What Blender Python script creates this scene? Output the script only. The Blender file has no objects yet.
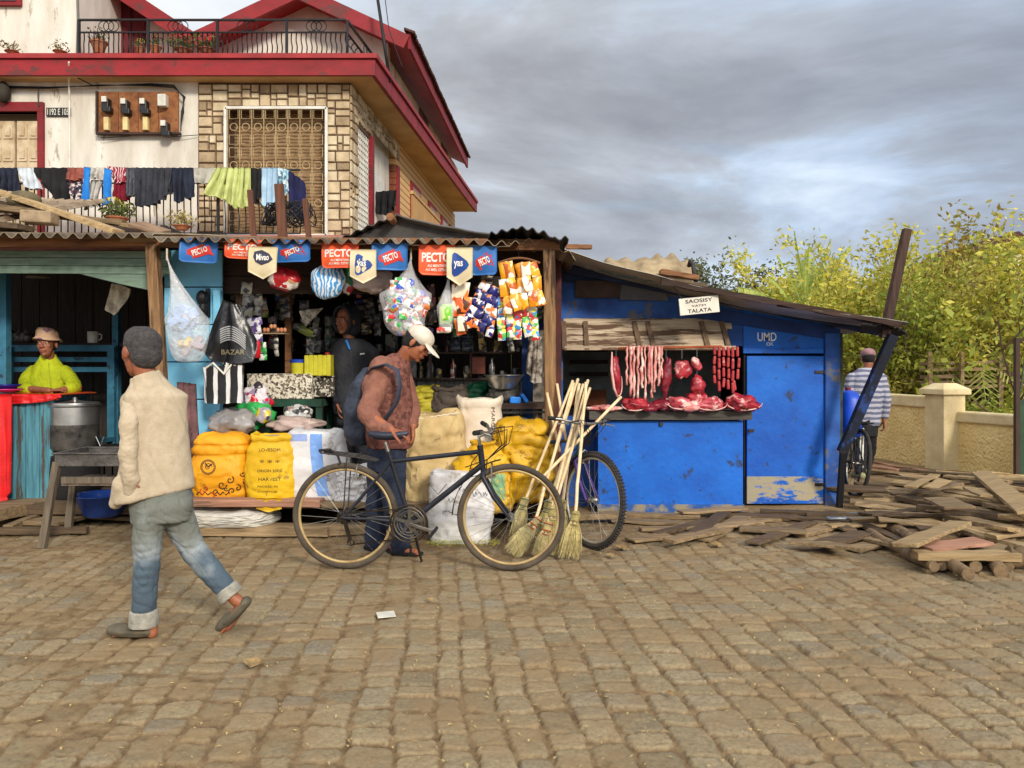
import bpy, bmesh, math, random
import numpy as np
from mathutils import Vector, Matrix, Euler, noise
from mathutils.bvhtree import BVHTree
random.seed(7)
R = math.radians
PI = math.pi
F = 760.0
H = 1.4
SC = bpy.context.scene
COL = SC.collection

def W(px, py, Y):
    """a point of the street, read off the photo at its real distance Y from the eye"""
    return Vector(((px - 512) / F * Y, Y, H + (368 - py) / F * Y))
def GY(py):
    return H * F / (py - 368)
def X(px, Y): return (px - 512) / F * Y
def Z(py, Y): return H + (368 - py) / F * Y
def V(*a): return Vector(a)
def rnd(a, b): return random.uniform(a, b)
def nz(p, f=1.0): return noise.noise(Vector(p) * f)

# ------------------------------------------------------------------ materials
MATS = {}
def node_mat(name):
    m = bpy.data.materials.new(name); m.use_nodes = True
    nt = m.node_tree
    return m, nt, nt.nodes['Principled BSDF']

def M(name, c1, c2=None, scale=6, rough=.8, metal=0., bump=.25, bscale=45, stretch=(1, 1, 1),
      wear=None, wthr=.62, wscale=9, rnd_v=0., spec=.35, trans=0., coords='Object', bdist=.01, contrast=.15, alpha=None):
    if name in MATS: return MATS[name]
    m, nt, b = node_mat(name)
    N, L = nt.nodes, nt.links
    tc = N.new('ShaderNodeTexCoord')
    oi = N.new('ShaderNodeObjectInfo')
    mp = N.new('ShaderNodeMapping'); mp.inputs['Scale'].default_value = stretch
    ad = N.new('ShaderNodeVectorMath'); ad.operation = 'ADD'
    cb = N.new('ShaderNodeVectorMath'); cb.operation = 'SCALE'
    cb.inputs[0].default_value = (7.3, 3.1, 5.7)
    L.new(oi.outputs['Random'], cb.inputs['Scale'])
    L.new(tc.outputs[coords], ad.inputs[0]); L.new(cb.outputs[0], ad.inputs[1])
    L.new(ad.outputs[0], mp.inputs['Vector'])
    n1 = N.new('ShaderNodeTexNoise'); n1.inputs['Scale'].default_value = scale; n1.inputs['Detail'].default_value = 7
    n1.inputs['Roughness'].default_value = .62
    L.new(mp.outputs[0], n1.inputs['Vector'])
    cr = N.new('ShaderNodeValToRGB')
    c2 = c2 or tuple(x * .72 for x in c1)
    cr.color_ramp.elements[0].position = .5 - contrast; cr.color_ramp.elements[1].position = .5 + contrast
    cr.color_ramp.elements[0].color = (*c2, 1); cr.color_ramp.elements[1].color = (*c1, 1)
    L.new(n1.outputs['Fac'], cr.inputs[0])
    out = cr.outputs[0]
    if wear:
        n2 = N.new('ShaderNodeTexNoise'); n2.inputs['Scale'].default_value = wscale; n2.inputs['Detail'].default_value = 9
        n2.inputs['Roughness'].default_value = .7
        L.new(mp.outputs[0], n2.inputs['Vector'])
        r2 = N.new('ShaderNodeValToRGB')
        r2.color_ramp.elements[0].position = wthr; r2.color_ramp.elements[1].position = wthr + .05
        L.new(n2.outputs['Fac'], r2.inputs[0])
        mx = N.new('ShaderNodeMixRGB'); mx.inputs[2].default_value = (*wear, 1)
        L.new(r2.outputs[0], mx.inputs[0]); L.new(out, mx.inputs[1]); out = mx.outputs[0]
    if rnd_v:
        mr = N.new('ShaderNodeMapRange'); mr.inputs[3].default_value = 1 - rnd_v; mr.inputs[4].default_value = 1 + rnd_v
        L.new(oi.outputs['Random'], mr.inputs[0])
        hv = N.new('ShaderNodeHueSaturation'); L.new(mr.outputs[0], hv.inputs['Value']); L.new(out, hv.inputs['Color'])
        out = hv.outputs[0]
    L.new(out, b.inputs['Base Color'])
    b.inputs['Roughness'].default_value = rough; b.inputs['Metallic'].default_value = metal
    b.inputs['Specular IOR Level'].default_value = spec
    if trans: b.inputs['Transmission Weight'].default_value = trans
    if alpha is not None: b.inputs['Alpha'].default_value = alpha
    if bump:
        n3 = N.new('ShaderNodeTexNoise'); n3.inputs['Scale'].default_value = bscale; n3.inputs['Detail'].default_value = 6
        L.new(mp.outputs[0], n3.inputs['Vector'])
        bp = N.new('ShaderNodeBump'); bp.inputs['Strength'].default_value = bump; bp.inputs['Distance'].default_value = bdist
        L.new(n3.outputs['Fac'], bp.inputs['Height']); L.new(bp.outputs[0], b.inputs['Normal'])
    MATS[name] = m
    return m

def print_mat(name, cols, scale=20, rough=.3, stretch=(1, 1, 1), spec=.6):
    """printed plastic film: patches of ink"""
    if name in MATS: return MATS[name]
    m, nt, b = node_mat(name); N, L = nt.nodes, nt.links
    tc = N.new('ShaderNodeTexCoord'); oi = N.new('ShaderNodeObjectInfo')
    cb = N.new('ShaderNodeVectorMath'); cb.operation = 'SCALE'; cb.inputs[0].default_value = (9, 5, 7)
    L.new(oi.outputs['Random'], cb.inputs['Scale'])
    ad = N.new('ShaderNodeVectorMath'); ad.operation = 'ADD'
    L.new(tc.outputs['Object'], ad.inputs[0]); L.new(cb.outputs[0], ad.inputs[1])
    mp = N.new('ShaderNodeMapping'); mp.inputs['Scale'].default_value = stretch; L.new(ad.outputs[0], mp.inputs[0])
    ns = N.new('ShaderNodeTexNoise'); ns.inputs['Scale'].default_value = scale * 1.2
    mx = N.new('ShaderNodeMixRGB'); mx.inputs[0].default_value = .04
    L.new(mp.outputs[0], ns.inputs['Vector']); L.new(mp.outputs[0], mx.inputs[1]); L.new(ns.outputs['Color'], mx.inputs[2])
    vo = N.new('ShaderNodeTexVoronoi'); vo.inputs['Scale'].default_value = scale; L.new(mx.outputs[0], vo.inputs['Vector'])
    sp = N.new('ShaderNodeSeparateColor'); L.new(vo.outputs['Color'], sp.inputs[0])
    cr = N.new('ShaderNodeValToRGB'); cr.color_ramp.interpolation = 'CONSTANT'
    el = cr.color_ramp.elements
    while len(el) < len(cols): el.new(.5)
    for i, c in enumerate(cols): el[i].position = i / len(cols)
    for i, c in enumerate(cols): el[i].color = (*c, 1)
    L.new(sp.outputs[0], cr.inputs[0]); L.new(cr.outputs[0], b.inputs['Base Color'])
    b.inputs['Roughness'].default_value = rough; b.inputs['Specular IOR Level'].default_value = spec
    n3 = N.new('ShaderNodeTexNoise'); n3.inputs['Scale'].default_value = 30; L.new(mp.outputs[0], n3.inputs['Vector'])
    bp = N.new('ShaderNodeBump'); bp.inputs['Strength'].default_value = .5; bp.inputs['Distance'].default_value = .01
    L.new(n3.outputs['Fac'], bp.inputs['Height']); L.new(bp.outputs[0], b.inputs['Normal'])
    MATS[name] = m
    return m

def stripe_mat(name, c1, c2, freq, axis='X', rough=.85, duty=.5, wob=.0, bump=.2, phase=0):
    if name in MATS: return MATS[name]
    m, nt, b = node_mat(name); N, L = nt.nodes, nt.links
    tc = N.new('ShaderNodeTexCoord'); se = N.new('ShaderNodeSeparateXYZ'); L.new(tc.outputs['Object'], se.inputs[0])
    ns = N.new('ShaderNodeTexNoise'); ns.inputs['Scale'].default_value = 9; L.new(tc.outputs['Object'], ns.inputs['Vector'])
    a = N.new('ShaderNodeMath'); a.operation = 'MULTIPLY_ADD'; L.new(ns.outputs['Fac'], a.inputs[0]); a.inputs[1].default_value = wob
    L.new(se.outputs[axis], a.inputs[2])
    k = N.new('ShaderNodeMath'); k.operation = 'MULTIPLY_ADD'; L.new(a.outputs[0], k.inputs[0]); k.inputs[1].default_value = freq; k.inputs[2].default_value = phase
    f = N.new('ShaderNodeMath'); f.operation = 'FRACT'; L.new(k.outputs[0], f.inputs[0])
    g = N.new('ShaderNodeMath'); g.operation = 'GREATER_THAN'; L.new(f.outputs[0], g.inputs[0]); g.inputs[1].default_value = duty
    mx = N.new('ShaderNodeMixRGB'); mx.inputs[1].default_value = (*c1, 1); mx.inputs[2].default_value = (*c2, 1)
    L.new(g.outputs[0], mx.inputs[0]); L.new(mx.outputs[0], b.inputs['Base Color'])
    b.inputs['Roughness'].default_value = rough
    n3 = N.new('ShaderNodeTexNoise'); n3.inputs['Scale'].default_value = 60; L.new(tc.outputs['Object'], n3.inputs['Vector'])
    bp = N.new('ShaderNodeBump'); bp.inputs['Strength'].default_value = bump; bp.inputs['Distance'].default_value = .01
    L.new(n3.outputs['Fac'], bp.inputs['Height']); L.new(bp.outputs[0], b.inputs['Normal'])
    MATS[name] = m
    return m

def film_mat(name, tint=(.9, .9, .9), alpha=.3):
    """clear or cloudy polythene"""
    if name in MATS: return MATS[name]
    m, nt, b = node_mat(name)
    b.inputs['Base Color'].default_value = (*tint, 1); b.inputs['Roughness'].default_value = .22
    b.inputs['Alpha'].default_value = alpha; b.inputs['Specular IOR Level'].default_value = .9
    N, L = nt.nodes, nt.links
    n3 = N.new('ShaderNodeTexNoise'); n3.inputs['Scale'].default_value = 25
    tc = N.new('ShaderNodeTexCoord'); L.new(tc.outputs['Object'], n3.inputs['Vector'])
    bp = N.new('ShaderNodeBump'); bp.inputs['Strength'].default_value = .8; bp.inputs['Distance'].default_value = .02
    L.new(n3.outputs['Fac'], bp.inputs['Height']); L.new(bp.outputs[0], b.inputs['Normal'])
    MATS[name] = m
    return m

# ------------------------------------------------------------------ mesh builder
class MB:
    def __init__(s): s.v = []; s.f = []; s.m = []
    def add(s, vs, fs, mi=0):
        o = len(s.v); s.v += [tuple(v) for v in vs]; s.f += [tuple(i + o for i in f) for f in fs]; s.m += [mi] * len(fs)
        return s
    def box(s, c, size, rot=None, mi=0, taper=1.0):
        x, y, z = [q / 2 for q in size]
        vs = [Vector(p) for p in ((-x,-y,-z),(x,-y,-z),(x,y,-z),(-x,y,-z),(-x*taper,-y*taper,z),(x*taper,-y*taper,z),(x*taper,y*taper,z),(-x*taper,y*taper,z))]
        if rot is not None:
            if isinstance(rot, (int, float)): rot = Matrix.Rotation(rot, 3, 'Z')
            elif isinstance(rot, (tuple, list)): rot = Euler(rot).to_matrix()
            vs = [rot @ v for v in vs]
        c = Vector(c)
        return s.add([v + c for v in vs], [(0,3,2,1),(4,5,6,7),(0,1,5,4),(1,2,6,5),(2,3,7,6),(3,0,4,7)], mi)
    def bb(s, x0, x1, y0, y1, z0, z1, mi=0):
        return s.box(((x0+x1)/2, (y0+y1)/2, (z0+z1)/2), (abs(x1-x0), abs(y1-y0), abs(z1-z0)), None, mi)
    def bar(s, p1, p2, w, h, up=(0, 0, 1), mi=0, jit=0, seg=1):
        """box beam from p1 to p2; w across, h along up"""
        p1, p2 = Vector(p1), Vector(p2); d = (p2 - p1)
        dn = d.normalized(); up = Vector(up)
        if abs(dn.dot(up)) > .98: up = Vector((0, 1, 0))
        sd = dn.cross(up).normalized(); u = sd.cross(dn).normalized()
        vs, fs = [], []
        for i in range(seg + 1):
            t = i / seg; c = p1 + d * t
            for a, b in ((-1,-1),(1,-1),(1,1),(-1,1)):
                q = c + sd * a * w / 2 + u * b * h / 2
                if jit: q += Vector((rnd(-jit, jit), rnd(-jit, jit), rnd(-jit, jit)))
                vs.append(q)
        for i in range(seg):
            o = i * 4
            for k in range(4):
                fs.append((o + k, o + (k + 1) % 4, o + 4 + (k + 1) % 4, o + 4 + k))
        fs.append((3, 2, 1, 0)); o = seg * 4; fs.append((o, o + 1, o + 2, o + 3))
        return s.add(vs, fs, mi)
    def tube(s, pts, r, seg=8, mi=0, closed=False, caps=True, flat=1.0):
        pts = [Vector(p) for p in pts]; n = len(pts)
        rs = list(r) if isinstance(r, (list, tuple)) else [r] * n
        vs, fs = [], []; prev = None
        for i, p in enumerate(pts):
            if closed: t = (pts[(i + 1) % n] - pts[i - 1])
            else: t = pts[min(i + 1, n - 1)] - pts[max(i - 1, 0)]
            if t.length < 1e-9: t = Vector((0, 0, 1))
            t.normalize()
            if prev is None:
                a = Vector((0, 0, 1)) if abs(t.z) < .9 else Vector((1, 0, 0))
                u = t.cross(a).normalized()
            else:
                u = (prev - t * prev.dot(t))
                u = u.normalized() if u.length > 1e-6 else t.orthogonal().normalized()
            prev = u; w = t.cross(u)
            for k in range(seg):
                an = 2 * PI * k / seg
                vs.append(p + (u * math.cos(an) + w * math.sin(an) * flat) * rs[i])
        m = n if closed else n - 1
        for i in range(m):
            a, b = i * seg, ((i + 1) % n) * seg
            for k in range(seg): fs.append((a + k, a + (k + 1) % seg, b + (k + 1) % seg, b + k))
        if caps and not closed:
            fs.append(tuple(range(seg - 1, -1, -1))); fs.append(tuple((n - 1) * seg + k for k in range(seg)))
        return s.add(vs, fs, mi)
    def ring(s, c, rad, r, ax=(0, 1, 0), seg=48, cs=8, mi=0, flat=1.0):
        ax = Vector(ax).normalized(); u = ax.orthogonal().normalized(); w = ax.cross(u); c = Vector(c)
        return s.tube([c + (u * math.cos(2*PI*i/seg) + w * math.sin(2*PI*i/seg)) * rad for i in range(seg)], r, cs, mi, closed=True, flat=flat)
    def lathe(s, prof, c=(0, 0, 0), seg=24, mi=0, ax=None, sx=1, sy=1, caps=True):
        """profile [(r,z)] spun about z (or about ax)"""
        c = Vector(c); q = Vector((0, 0, 1)).rotation_difference(Vector(ax)) if ax is not None else None
        vs, fs = [], []
        for r, z in prof:
            for k in range(seg):
                a = 2 * PI * k / seg; p = Vector((r * math.cos(a) * sx, r * math.sin(a) * sy, z))
                if q: p = q @ p
                vs.append(c + p)
        for i in range(len(prof) - 1):
            for k in range(seg): fs.append((i*seg+k, i*seg+(k+1)%seg, (i+1)*seg+(k+1)%seg, (i+1)*seg+k))
        if caps:
            fs.append(tuple(range(seg - 1, -1, -1))); fs.append(tuple((len(prof)-1)*seg+k for k in range(seg)))
        return s.add(vs, fs, mi)
    def ell(s, c, rad, rot=None, seg=16, rings=10, mi=0):
        c = Vector(c); vs, fs = [], []
        for i in range(1, rings):
            th = PI * i / rings
            for k in range(seg):
                a = 2 * PI * k / seg
                p = Vector((math.sin(th)*math.cos(a)*rad[0], math.sin(th)*math.sin(a)*rad[1], math.cos(th)*rad[2]))
                vs.append(p)
        vs.append(Vector((0, 0, rad[2]))); vs.append(Vector((0, 0, -rad[2])))
        if rot is not None: vs = [rot @ v for v in vs]
        vs = [v + c for v in vs]
        for i in range(rings - 2):
            for k in range(seg): fs.append((i*seg+k, (i+1)*seg+k, (i+1)*seg+(k+1)%seg, i*seg+(k+1)%seg))
        T, B = len(vs) - 2, len(vs) - 1; l = (rings - 2) * seg
        for k in range(seg): fs.append((T, k, (k + 1) % seg)); fs.append((B, l + (k + 1) % seg, l + k))
        return s.add(vs, fs, mi)
    def cap(s, p1, p2, r1, r2, seg=14, flat=None, mi=0):
        """tapered capsule; flat=(axis vector, factor) squashes its section along a direction"""
        p1, p2 = Vector(p1), Vector(p2); d = p2 - p1; L = d.length
        if L < 1e-6: return s.ell(p1, (r1, r1, r1))
        dn = d / L; vs = []; rows = []
        for i in range(5):
            a = PI / 2 * (1 - i / 4); rows.append((-math.sin(a) * r1, max(math.cos(a) * r1, 1e-4)))
        n = max(2, int(L / max(r1, r2, .01)) + 1)
        for i in range(1, n): rows.append((L * i / n, r1 + (r2 - r1) * i / n))
        for i in range(5):
            a = PI / 2 * (i / 4); rows.append((L + math.sin(a) * r2, max(math.cos(a) * r2, 1e-4)))
        u = dn.orthogonal().normalized(); w = dn.cross(u)
        for t, r in rows:
            for k in range(seg):
                an = 2 * PI * k / seg; o = (u * math.cos(an) + w * math.sin(an)) * r
                if flat: o = o - flat[0] * o.dot(flat[0]) * (1 - flat[1])
                vs.append(p1 + dn * t + o)
        fs = []
        for i in range(len(rows) - 1):
            for k in range(seg): fs.append((i*seg+k, i*seg+(k+1)%seg, (i+1)*seg+(k+1)%seg, (i+1)*seg+k))
        fs.append(tuple(range(seg-1, -1, -1))); fs.append(tuple((len(rows)-1)*seg+k for k in range(seg)))
        return s.add(vs, fs, mi)
    def loft(s, rings, seg=24, ex=2.3, mi=0):
        """closed body through elliptical rings: (centre, half width, half depth, yaw[, tilt])"""
        vs, fs = [], []
        for c, rx, ry, yaw, *t in rings:
            m = Matrix.Rotation(yaw, 3, 'Z')
            if t: m = Matrix.Rotation(t[0], 3, 'Y') @ m
            for k in range(seg):
                a = 2 * PI * k / seg; ca, sa = math.cos(a), math.sin(a)
                p = Vector((math.copysign(abs(ca) ** (2 / ex), ca) * rx, math.copysign(abs(sa) ** (2 / ex), sa) * ry, 0))
                vs.append(Vector(c) + m @ p)
        n = len(rings)
        for i in range(n - 1):
            for k in range(seg): fs.append((i*seg+k, i*seg+(k+1)%seg, (i+1)*seg+(k+1)%seg, (i+1)*seg+k))
        fs.append(tuple(range(seg-1, -1, -1))); fs.append(tuple((n-1)*seg+k for k in range(seg)))
        return s.add(vs, fs, mi)
    def prism(s, pts, d, mi=0):
        """planar outline pts (3D) pushed along d"""
        n = len(pts); d = Vector(d); a = [Vector(p) for p in pts]
        vs = a + [p + d for p in a]
        fs = [tuple(range(n - 1, -1, -1)), tuple(range(n, 2 * n))]
        for i in range(n): fs.append((i, (i + 1) % n, n + (i + 1) % n, n + i))
        return s.add(vs, fs, mi)
    def grid(s, fn, nu, nv, mi=0, th=0.):
        """surface fn(u,v); th gives it a thickness"""
        P = [[Vector(fn(i / nu, j / nv)) for j in range(nv + 1)] for i in range(nu + 1)]
        vs = [P[i][j] for i in range(nu + 1) for j in range(nv + 1)]
        w = nv + 1
        fs = [(i*w+j, (i+1)*w+j, (i+1)*w+j+1, i*w+j+1) for i in range(nu) for j in range(nv)]
        if not th: return s.add(vs, fs, mi)
        nr = []
        for i in range(nu + 1):
            for j in range(nv + 1):
                a = P[min(i+1, nu)][j] - P[max(i-1, 0)][j]; b = P[i][min(j+1, nv)] - P[i][max(j-1, 0)]
                c = a.cross(b); nr.append(c.normalized() if c.length > 1e-12 else Vector((0, -1, 0)))
        o = len(vs); vs2 = vs + [v - n * th for v, n in zip(vs, nr)]
        fs2 = fs + [tuple(o + q for q in reversed(f)) for f in fs]
        bd = [(0, j) for j in range(nv)] + [(i, nv) for i in range(nu)] + [(nu, j) for j in range(nv, 0, -1)] + [(i, 0) for i in range(nu, 0, -1)]
        ids = [i * w + j for i, j in bd]
        for k in range(len(ids)):
            a, b = ids[k], ids[(k + 1) % len(ids)]
            fs2.append((b, a, a + o, b + o))
        return s.add(vs2, fs2, mi)
    def mesh(s, name, mats, smooth=False, off=None):
        me = bpy.data.meshes.new(name)
        vs = s.v if off is None else [(v[0]-off[0], v[1]-off[1], v[2]-off[2]) for v in s.v]
        me.from_pydata(vs, [], s.f)
        for m in (mats if isinstance(mats, (list, tuple)) else [mats]): me.materials.append(m)
        me.polygons.foreach_set('material_index', s.m)
        if smooth: me.polygons.foreach_set('use_smooth', [True] * len(me.polygons))
        me.update()
        return me
    def build(s, name, mats, parent=None, smooth=False, bevel=0., auto=False, kind=None, label=None, cat=None, group=None, fix=False):
        if parent is not None: off = wloc(parent)
        else:
            xs = [v[0] for v in s.v]; ys = [v[1] for v in s.v]; zs = [v[2] for v in s.v]
            off = Vector(((min(xs)+max(xs))/2, (min(ys)+max(ys))/2, min(zs)))
        me = s.mesh(name, mats, smooth, off)
        if fix:
            bm = bmesh.new(); bm.from_mesh(me); bmesh.ops.recalc_face_normals(bm, faces=bm.faces); bm.to_mesh(me); bm.free()
        o = bpy.data.objects.new(name, me); COL.objects.link(o)
        if parent is not None: o.parent = parent
        else: o.location = off
        if auto:
            me.polygons.foreach_set('use_smooth', [True] * len(me.polygons))
            me.set_sharp_from_angle(angle=R(38))
        if bevel:
            b = o.modifiers.new('bevel', 'BEVEL'); b.width = bevel; b.segments = 2; b.limit_method = 'ANGLE'; b.angle_limit = R(40)
        if kind: o['kind'] = kind
        if label: o['label'] = label
        if cat: o['category'] = cat
        if group: o['group'] = group
        return o

def wloc(o):
    p = Vector((0, 0, 0))
    while o is not None: p += o.location; o = o.parent
    return p
def thing(name, label, cat, loc=(0, 0, 0), group=None, rz=0):
    o = bpy.data.objects.new(name, None); COL.objects.link(o); o.location = loc; o.empty_display_size = .2
    o.rotation_euler = (0, 0, rz); o['label'] = label; o['category'] = cat
    if group: o['group'] = group
    return o
def copy_tree(o, parent=None):
    c = o.copy(); COL.objects.link(c); c.parent = parent
    for ch in [x for x in bpy.data.objects if x.parent == o]: copy_tree(ch, c)
    return c
def relabel(o, label=None, group=None):
    if label: o['label'] = label
    if group: o['group'] = group
    return o

def remesh(mb, name, mats, voxel=.006, smooth=3, parent=None, disp=None, **kw):
    me = mb.mesh(name + '_tmp', []); o = bpy.data.objects.new(name + '_tmp', me); COL.objects.link(o)
    r = o.modifiers.new('r', 'REMESH'); r.mode = 'VOXEL'; r.voxel_size = voxel; r.use_smooth_shade = True
    if smooth:
        sm = o.modifiers.new('s', 'SMOOTH'); sm.factor = .6; sm.iterations = smooth
    bpy.context.view_layer.update()
    dg = bpy.context.evaluated_depsgraph_get()
    m2 = bpy.data.meshes.new_from_object(o.evaluated_get(dg)); m2.name = name
    bpy.data.objects.remove(o); bpy.data.meshes.remove(me)
    n = len(m2.vertices); co = np.empty(n * 3, np.float32); m2.vertices.foreach_get('co', co); co = co.reshape(-1, 3)
    if disp:
        nr = np.empty(n * 3, np.float32); m2.vertices.foreach_get('normal', nr); nr = nr.reshape(-1, 3)
        d = np.array([disp(Vector(p), Vector(q)) for p, q in zip(co.tolist(), nr.tolist())], np.float32)
        co = co + nr * d[:, None]
    if parent is not None: off = wloc(parent)
    else: off = Vector(((co[:,0].min()+co[:,0].max())/2, (co[:,1].min()+co[:,1].max())/2, co[:,2].min()))
    co = co - np.array(off, np.float32)
    m2.vertices.foreach_set('co', co.ravel()); m2.materials.clear()
    for m in (mats if isinstance(mats, (list, tuple)) else [mats]): m2.materials.append(m)
    m2.polygons.foreach_set('use_smooth', [True] * len(m2.polygons)); m2.update()
    ob = bpy.data.objects.new(name, m2); COL.objects.link(ob)
    if parent is not None: ob.parent = parent
    else: ob.location = off
    for k, v in kw.items(): ob[{'cat': 'category'}.get(k, k)] = v
    return ob

def text_mb(txt, width=None, height=None, rot=None, at=(0, 0, 0), extrude=.0015, bold=0., shear=0.):
    """lettering as a mesh, standing upright facing -y, centred on at"""
    cu = bpy.data.curves.new('t', 'FONT'); cu.body = txt; cu.align_x = 'CENTER'; cu.align_y = 'CENTER'; cu.resolution_u = 3
    cu.extrude = extrude; cu.offset = bold; cu.shear = shear
    o = bpy.data.objects.new('t', cu); COL.objects.link(o); bpy.context.view_layer.update()
    me = bpy.data.meshes.new_from_object(o.evaluated_get(bpy.context.evaluated_depsgraph_get()))
    bpy.data.objects.remove(o); bpy.data.curves.remove(cu)
    vs = [v.co.copy() for v in me.vertices]; fs = [tuple(p.vertices) for p in me.polygons]; bpy.data.meshes.remove(me)
    mb = MB()
    if not vs: return mb
    x0, x1 = min(v.x for v in vs), max(v.x for v in vs); y0, y1 = min(v.y for v in vs), max(v.y for v in vs)
    sx = (width / (x1 - x0)) if width else None; sy = (height / (y1 - y0)) if height else None
    sx = sx or sy; sy = sy or sx
    m = Euler(rot).to_matrix() if rot else Matrix.Identity(3)
    out = [Vector(at) + m @ Vector(((v.x - (x0+x1)/2) * sx, -v.z, (v.y - (y0+y1)/2) * sy)) for v in vs]
    return mb.add(out, fs)

def project(mb, target, off=.004, dirv=(0, 1, 0)):
    """press lettering onto the surface of target"""
    dg = bpy.context.evaluated_depsgraph_get(); bpy.context.view_layer.update()
    me = target.data; o = wloc(target)
    bvh = BVHTree.FromPolygons([v.co + o for v in me.vertices], [p.vertices for p in me.polygons])
    out = []; E = Vector((0, 0, H))
    for i, v in enumerate(mb.v):
        v = Vector(v); d = (v - E).normalized(); h = bvh.ray_cast(v - d * 1.5, d)
        if h[0] is not None: v = h[0] - d * off
        out.append(tuple(v))
    mb.v = out
    return mb

def cloth(name, mat, pl, pr, bot, Yf, folds=6, amp=.02, parent=None, th=.006, nu=40, nv=26, label=None, cat=None, group=None, seed=0, pin=.3, topcurve=0):
    """hanging fabric: px outline; pl/pr top corners (px,py), bot list of (px,py) left->right along its lower edge"""
    rr = random.Random(seed); ph = [rr.uniform(0, 6.28) for _ in range(4)]
    def edge(u):
        t = u * (len(bot) - 1); i = min(int(t), len(bot) - 2); f = t - i
        return bot[i][0]*(1-f)+bot[i+1][0]*f, bot[i][1]*(1-f)+bot[i+1][1]*f
    def fn(u, v):
        bx, by = edge(u); tx = pl[0]*(1-u)+pr[0]*u; ty = pl[1]*(1-u)+pr[1]*u + topcurve*math.sin(PI*u)
        px = tx*(1-v)+bx*v; py = ty*(1-v)+by*v
        a = amp * (pin + (1-pin) * v)
        d = a * (math.sin(u*folds*2*PI+ph[0]+v*1.2) + .5*math.sin(u*folds*1.7*2*PI+ph[1]+v*2) + .8*nz((u*5, v*3, seed)))
        w = W(px, py, Yf); w.y += d; w.x += a*.35*math.sin(u*folds*2*PI+ph[2]+v*2)
        return w
    mb = MB().grid(fn, nu, nv, 0, th)
    return mb.build(name, mat, parent, smooth=True, label=label, cat=cat, group=group)
def C(r, g, b, k=1.0):
    f = lambda c: ((c/255+.055)/1.055)**2.4 if c > 10 else c/255/12.92
    return tuple(min(f(c)*k, .9) for c in (r, g, b))

# ------------------------------------------------------------------ camera and light
cam = bpy.data.cameras.new('Camera'); co_ = bpy.data.objects.new('Camera', cam); COL.objects.link(co_); SC.camera = co_
co_.location = (0, 0, H); co_.rotation_euler = (R(90), 0, 0)
cam.sensor_width = 36; cam.lens = 36 * F / 1024; cam.shift_y = -16 / 1024; cam.clip_end = 2000; cam.clip_start = .05

SUN_EL, SUN_AZ = 27, 153           # azimuth measured from +y clockwise: over the photographer's right shoulder
az = R(SUN_AZ); el = R(SUN_EL)
sd = Vector((math.sin(az)*math.cos(el), math.cos(az)*math.cos(el), math.sin(el)))
sl = bpy.data.lights.new('sun', 'SUN'); so = bpy.data.objects.new('sun', sl); COL.objects.link(so)
so.rotation_euler = sd.to_track_quat('Z', 'Y').to_euler(); sl.energy = 2.3; sl.angle = R(9); sl.color = (1, .91, .77)
wd = bpy.data.worlds.new('World'); SC.world = wd; wd.use_nodes = True
nt = wd.node_tree; N, L = nt.nodes, nt.links
bg = N['Background']; bg.inputs['Strength'].default_value = .12
sky = N.new('ShaderNodeTexSky'); sky.sky_type = 'NISHITA'; sky.sun_disc = False
sky.sun_elevation = el; sky.sun_rotation = az; sky.dust_density = 2
tc = N.new('ShaderNodeTexCoord'); sp = N.new('ShaderNodeSeparateXYZ'); L.new(tc.outputs['Generated'], sp.inputs[0])
def mth(op, a, b=None, c=None):
    n = N.new('ShaderNodeMath'); n.operation = op
    for i, x in enumerate((a, b, c)):
        if x is None: continue
        if isinstance(x, (int, float)): n.inputs[i].default_value = x
        else: L.new(x, n.inputs[i])
    return n.outputs[0]
zz = mth('ADD', mth('MAXIMUM', sp.outputs['Z'], 0.0), .30)
cx = N.new('ShaderNodeCombineXYZ'); L.new(mth('DIVIDE', sp.outputs['X'], zz), cx.inputs[0]); L.new(mth('DIVIDE', sp.outputs['Y'], zz), cx.inputs[1])
def cn(scale, loc, stretch=(1, 1, 1), detail=8, dist=.6, rough=.55):
    mp = N.new('ShaderNodeMapping'); mp.inputs['Location'].default_value = loc; mp.inputs['Scale'].default_value = stretch
    L.new(cx.outputs[0], mp.inputs[0]); n = N.new('ShaderNodeTexNoise'); n.inputs['Scale'].default_value = scale
    n.inputs['Detail'].default_value = detail; n.inputs['Distortion'].default_value = dist; n.inputs['Roughness'].default_value = rough
    L.new(mp.outputs[0], n.inputs[0]); return n.outputs['Fac']
def ramp(x, stops):
    r = N.new('ShaderNodeValToRGB'); e = r.color_ramp.elements
    while len(e) < len(stops): e.new(.5)
    for i, (p, c) in enumerate(stops): e[i].position = p; e[i].color = (*c, 1)
    L.new(x, r.inputs[0]); return r.outputs[0]
def mixc(f, a, b, mode='MIX'):
    n = N.new('ShaderNodeMixRGB'); n.blend_type = mode
    if isinstance(f, (int, float)): n.inputs[0].default_value = f
    else: L.new(f, n.inputs[0])
    for i, x in ((1, a), (2, b)):
        if isinstance(x, tuple): n.inputs[i].default_value = (*x, 1)
        else: L.new(x, n.inputs[i])
    return n.outputs[0]
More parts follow.
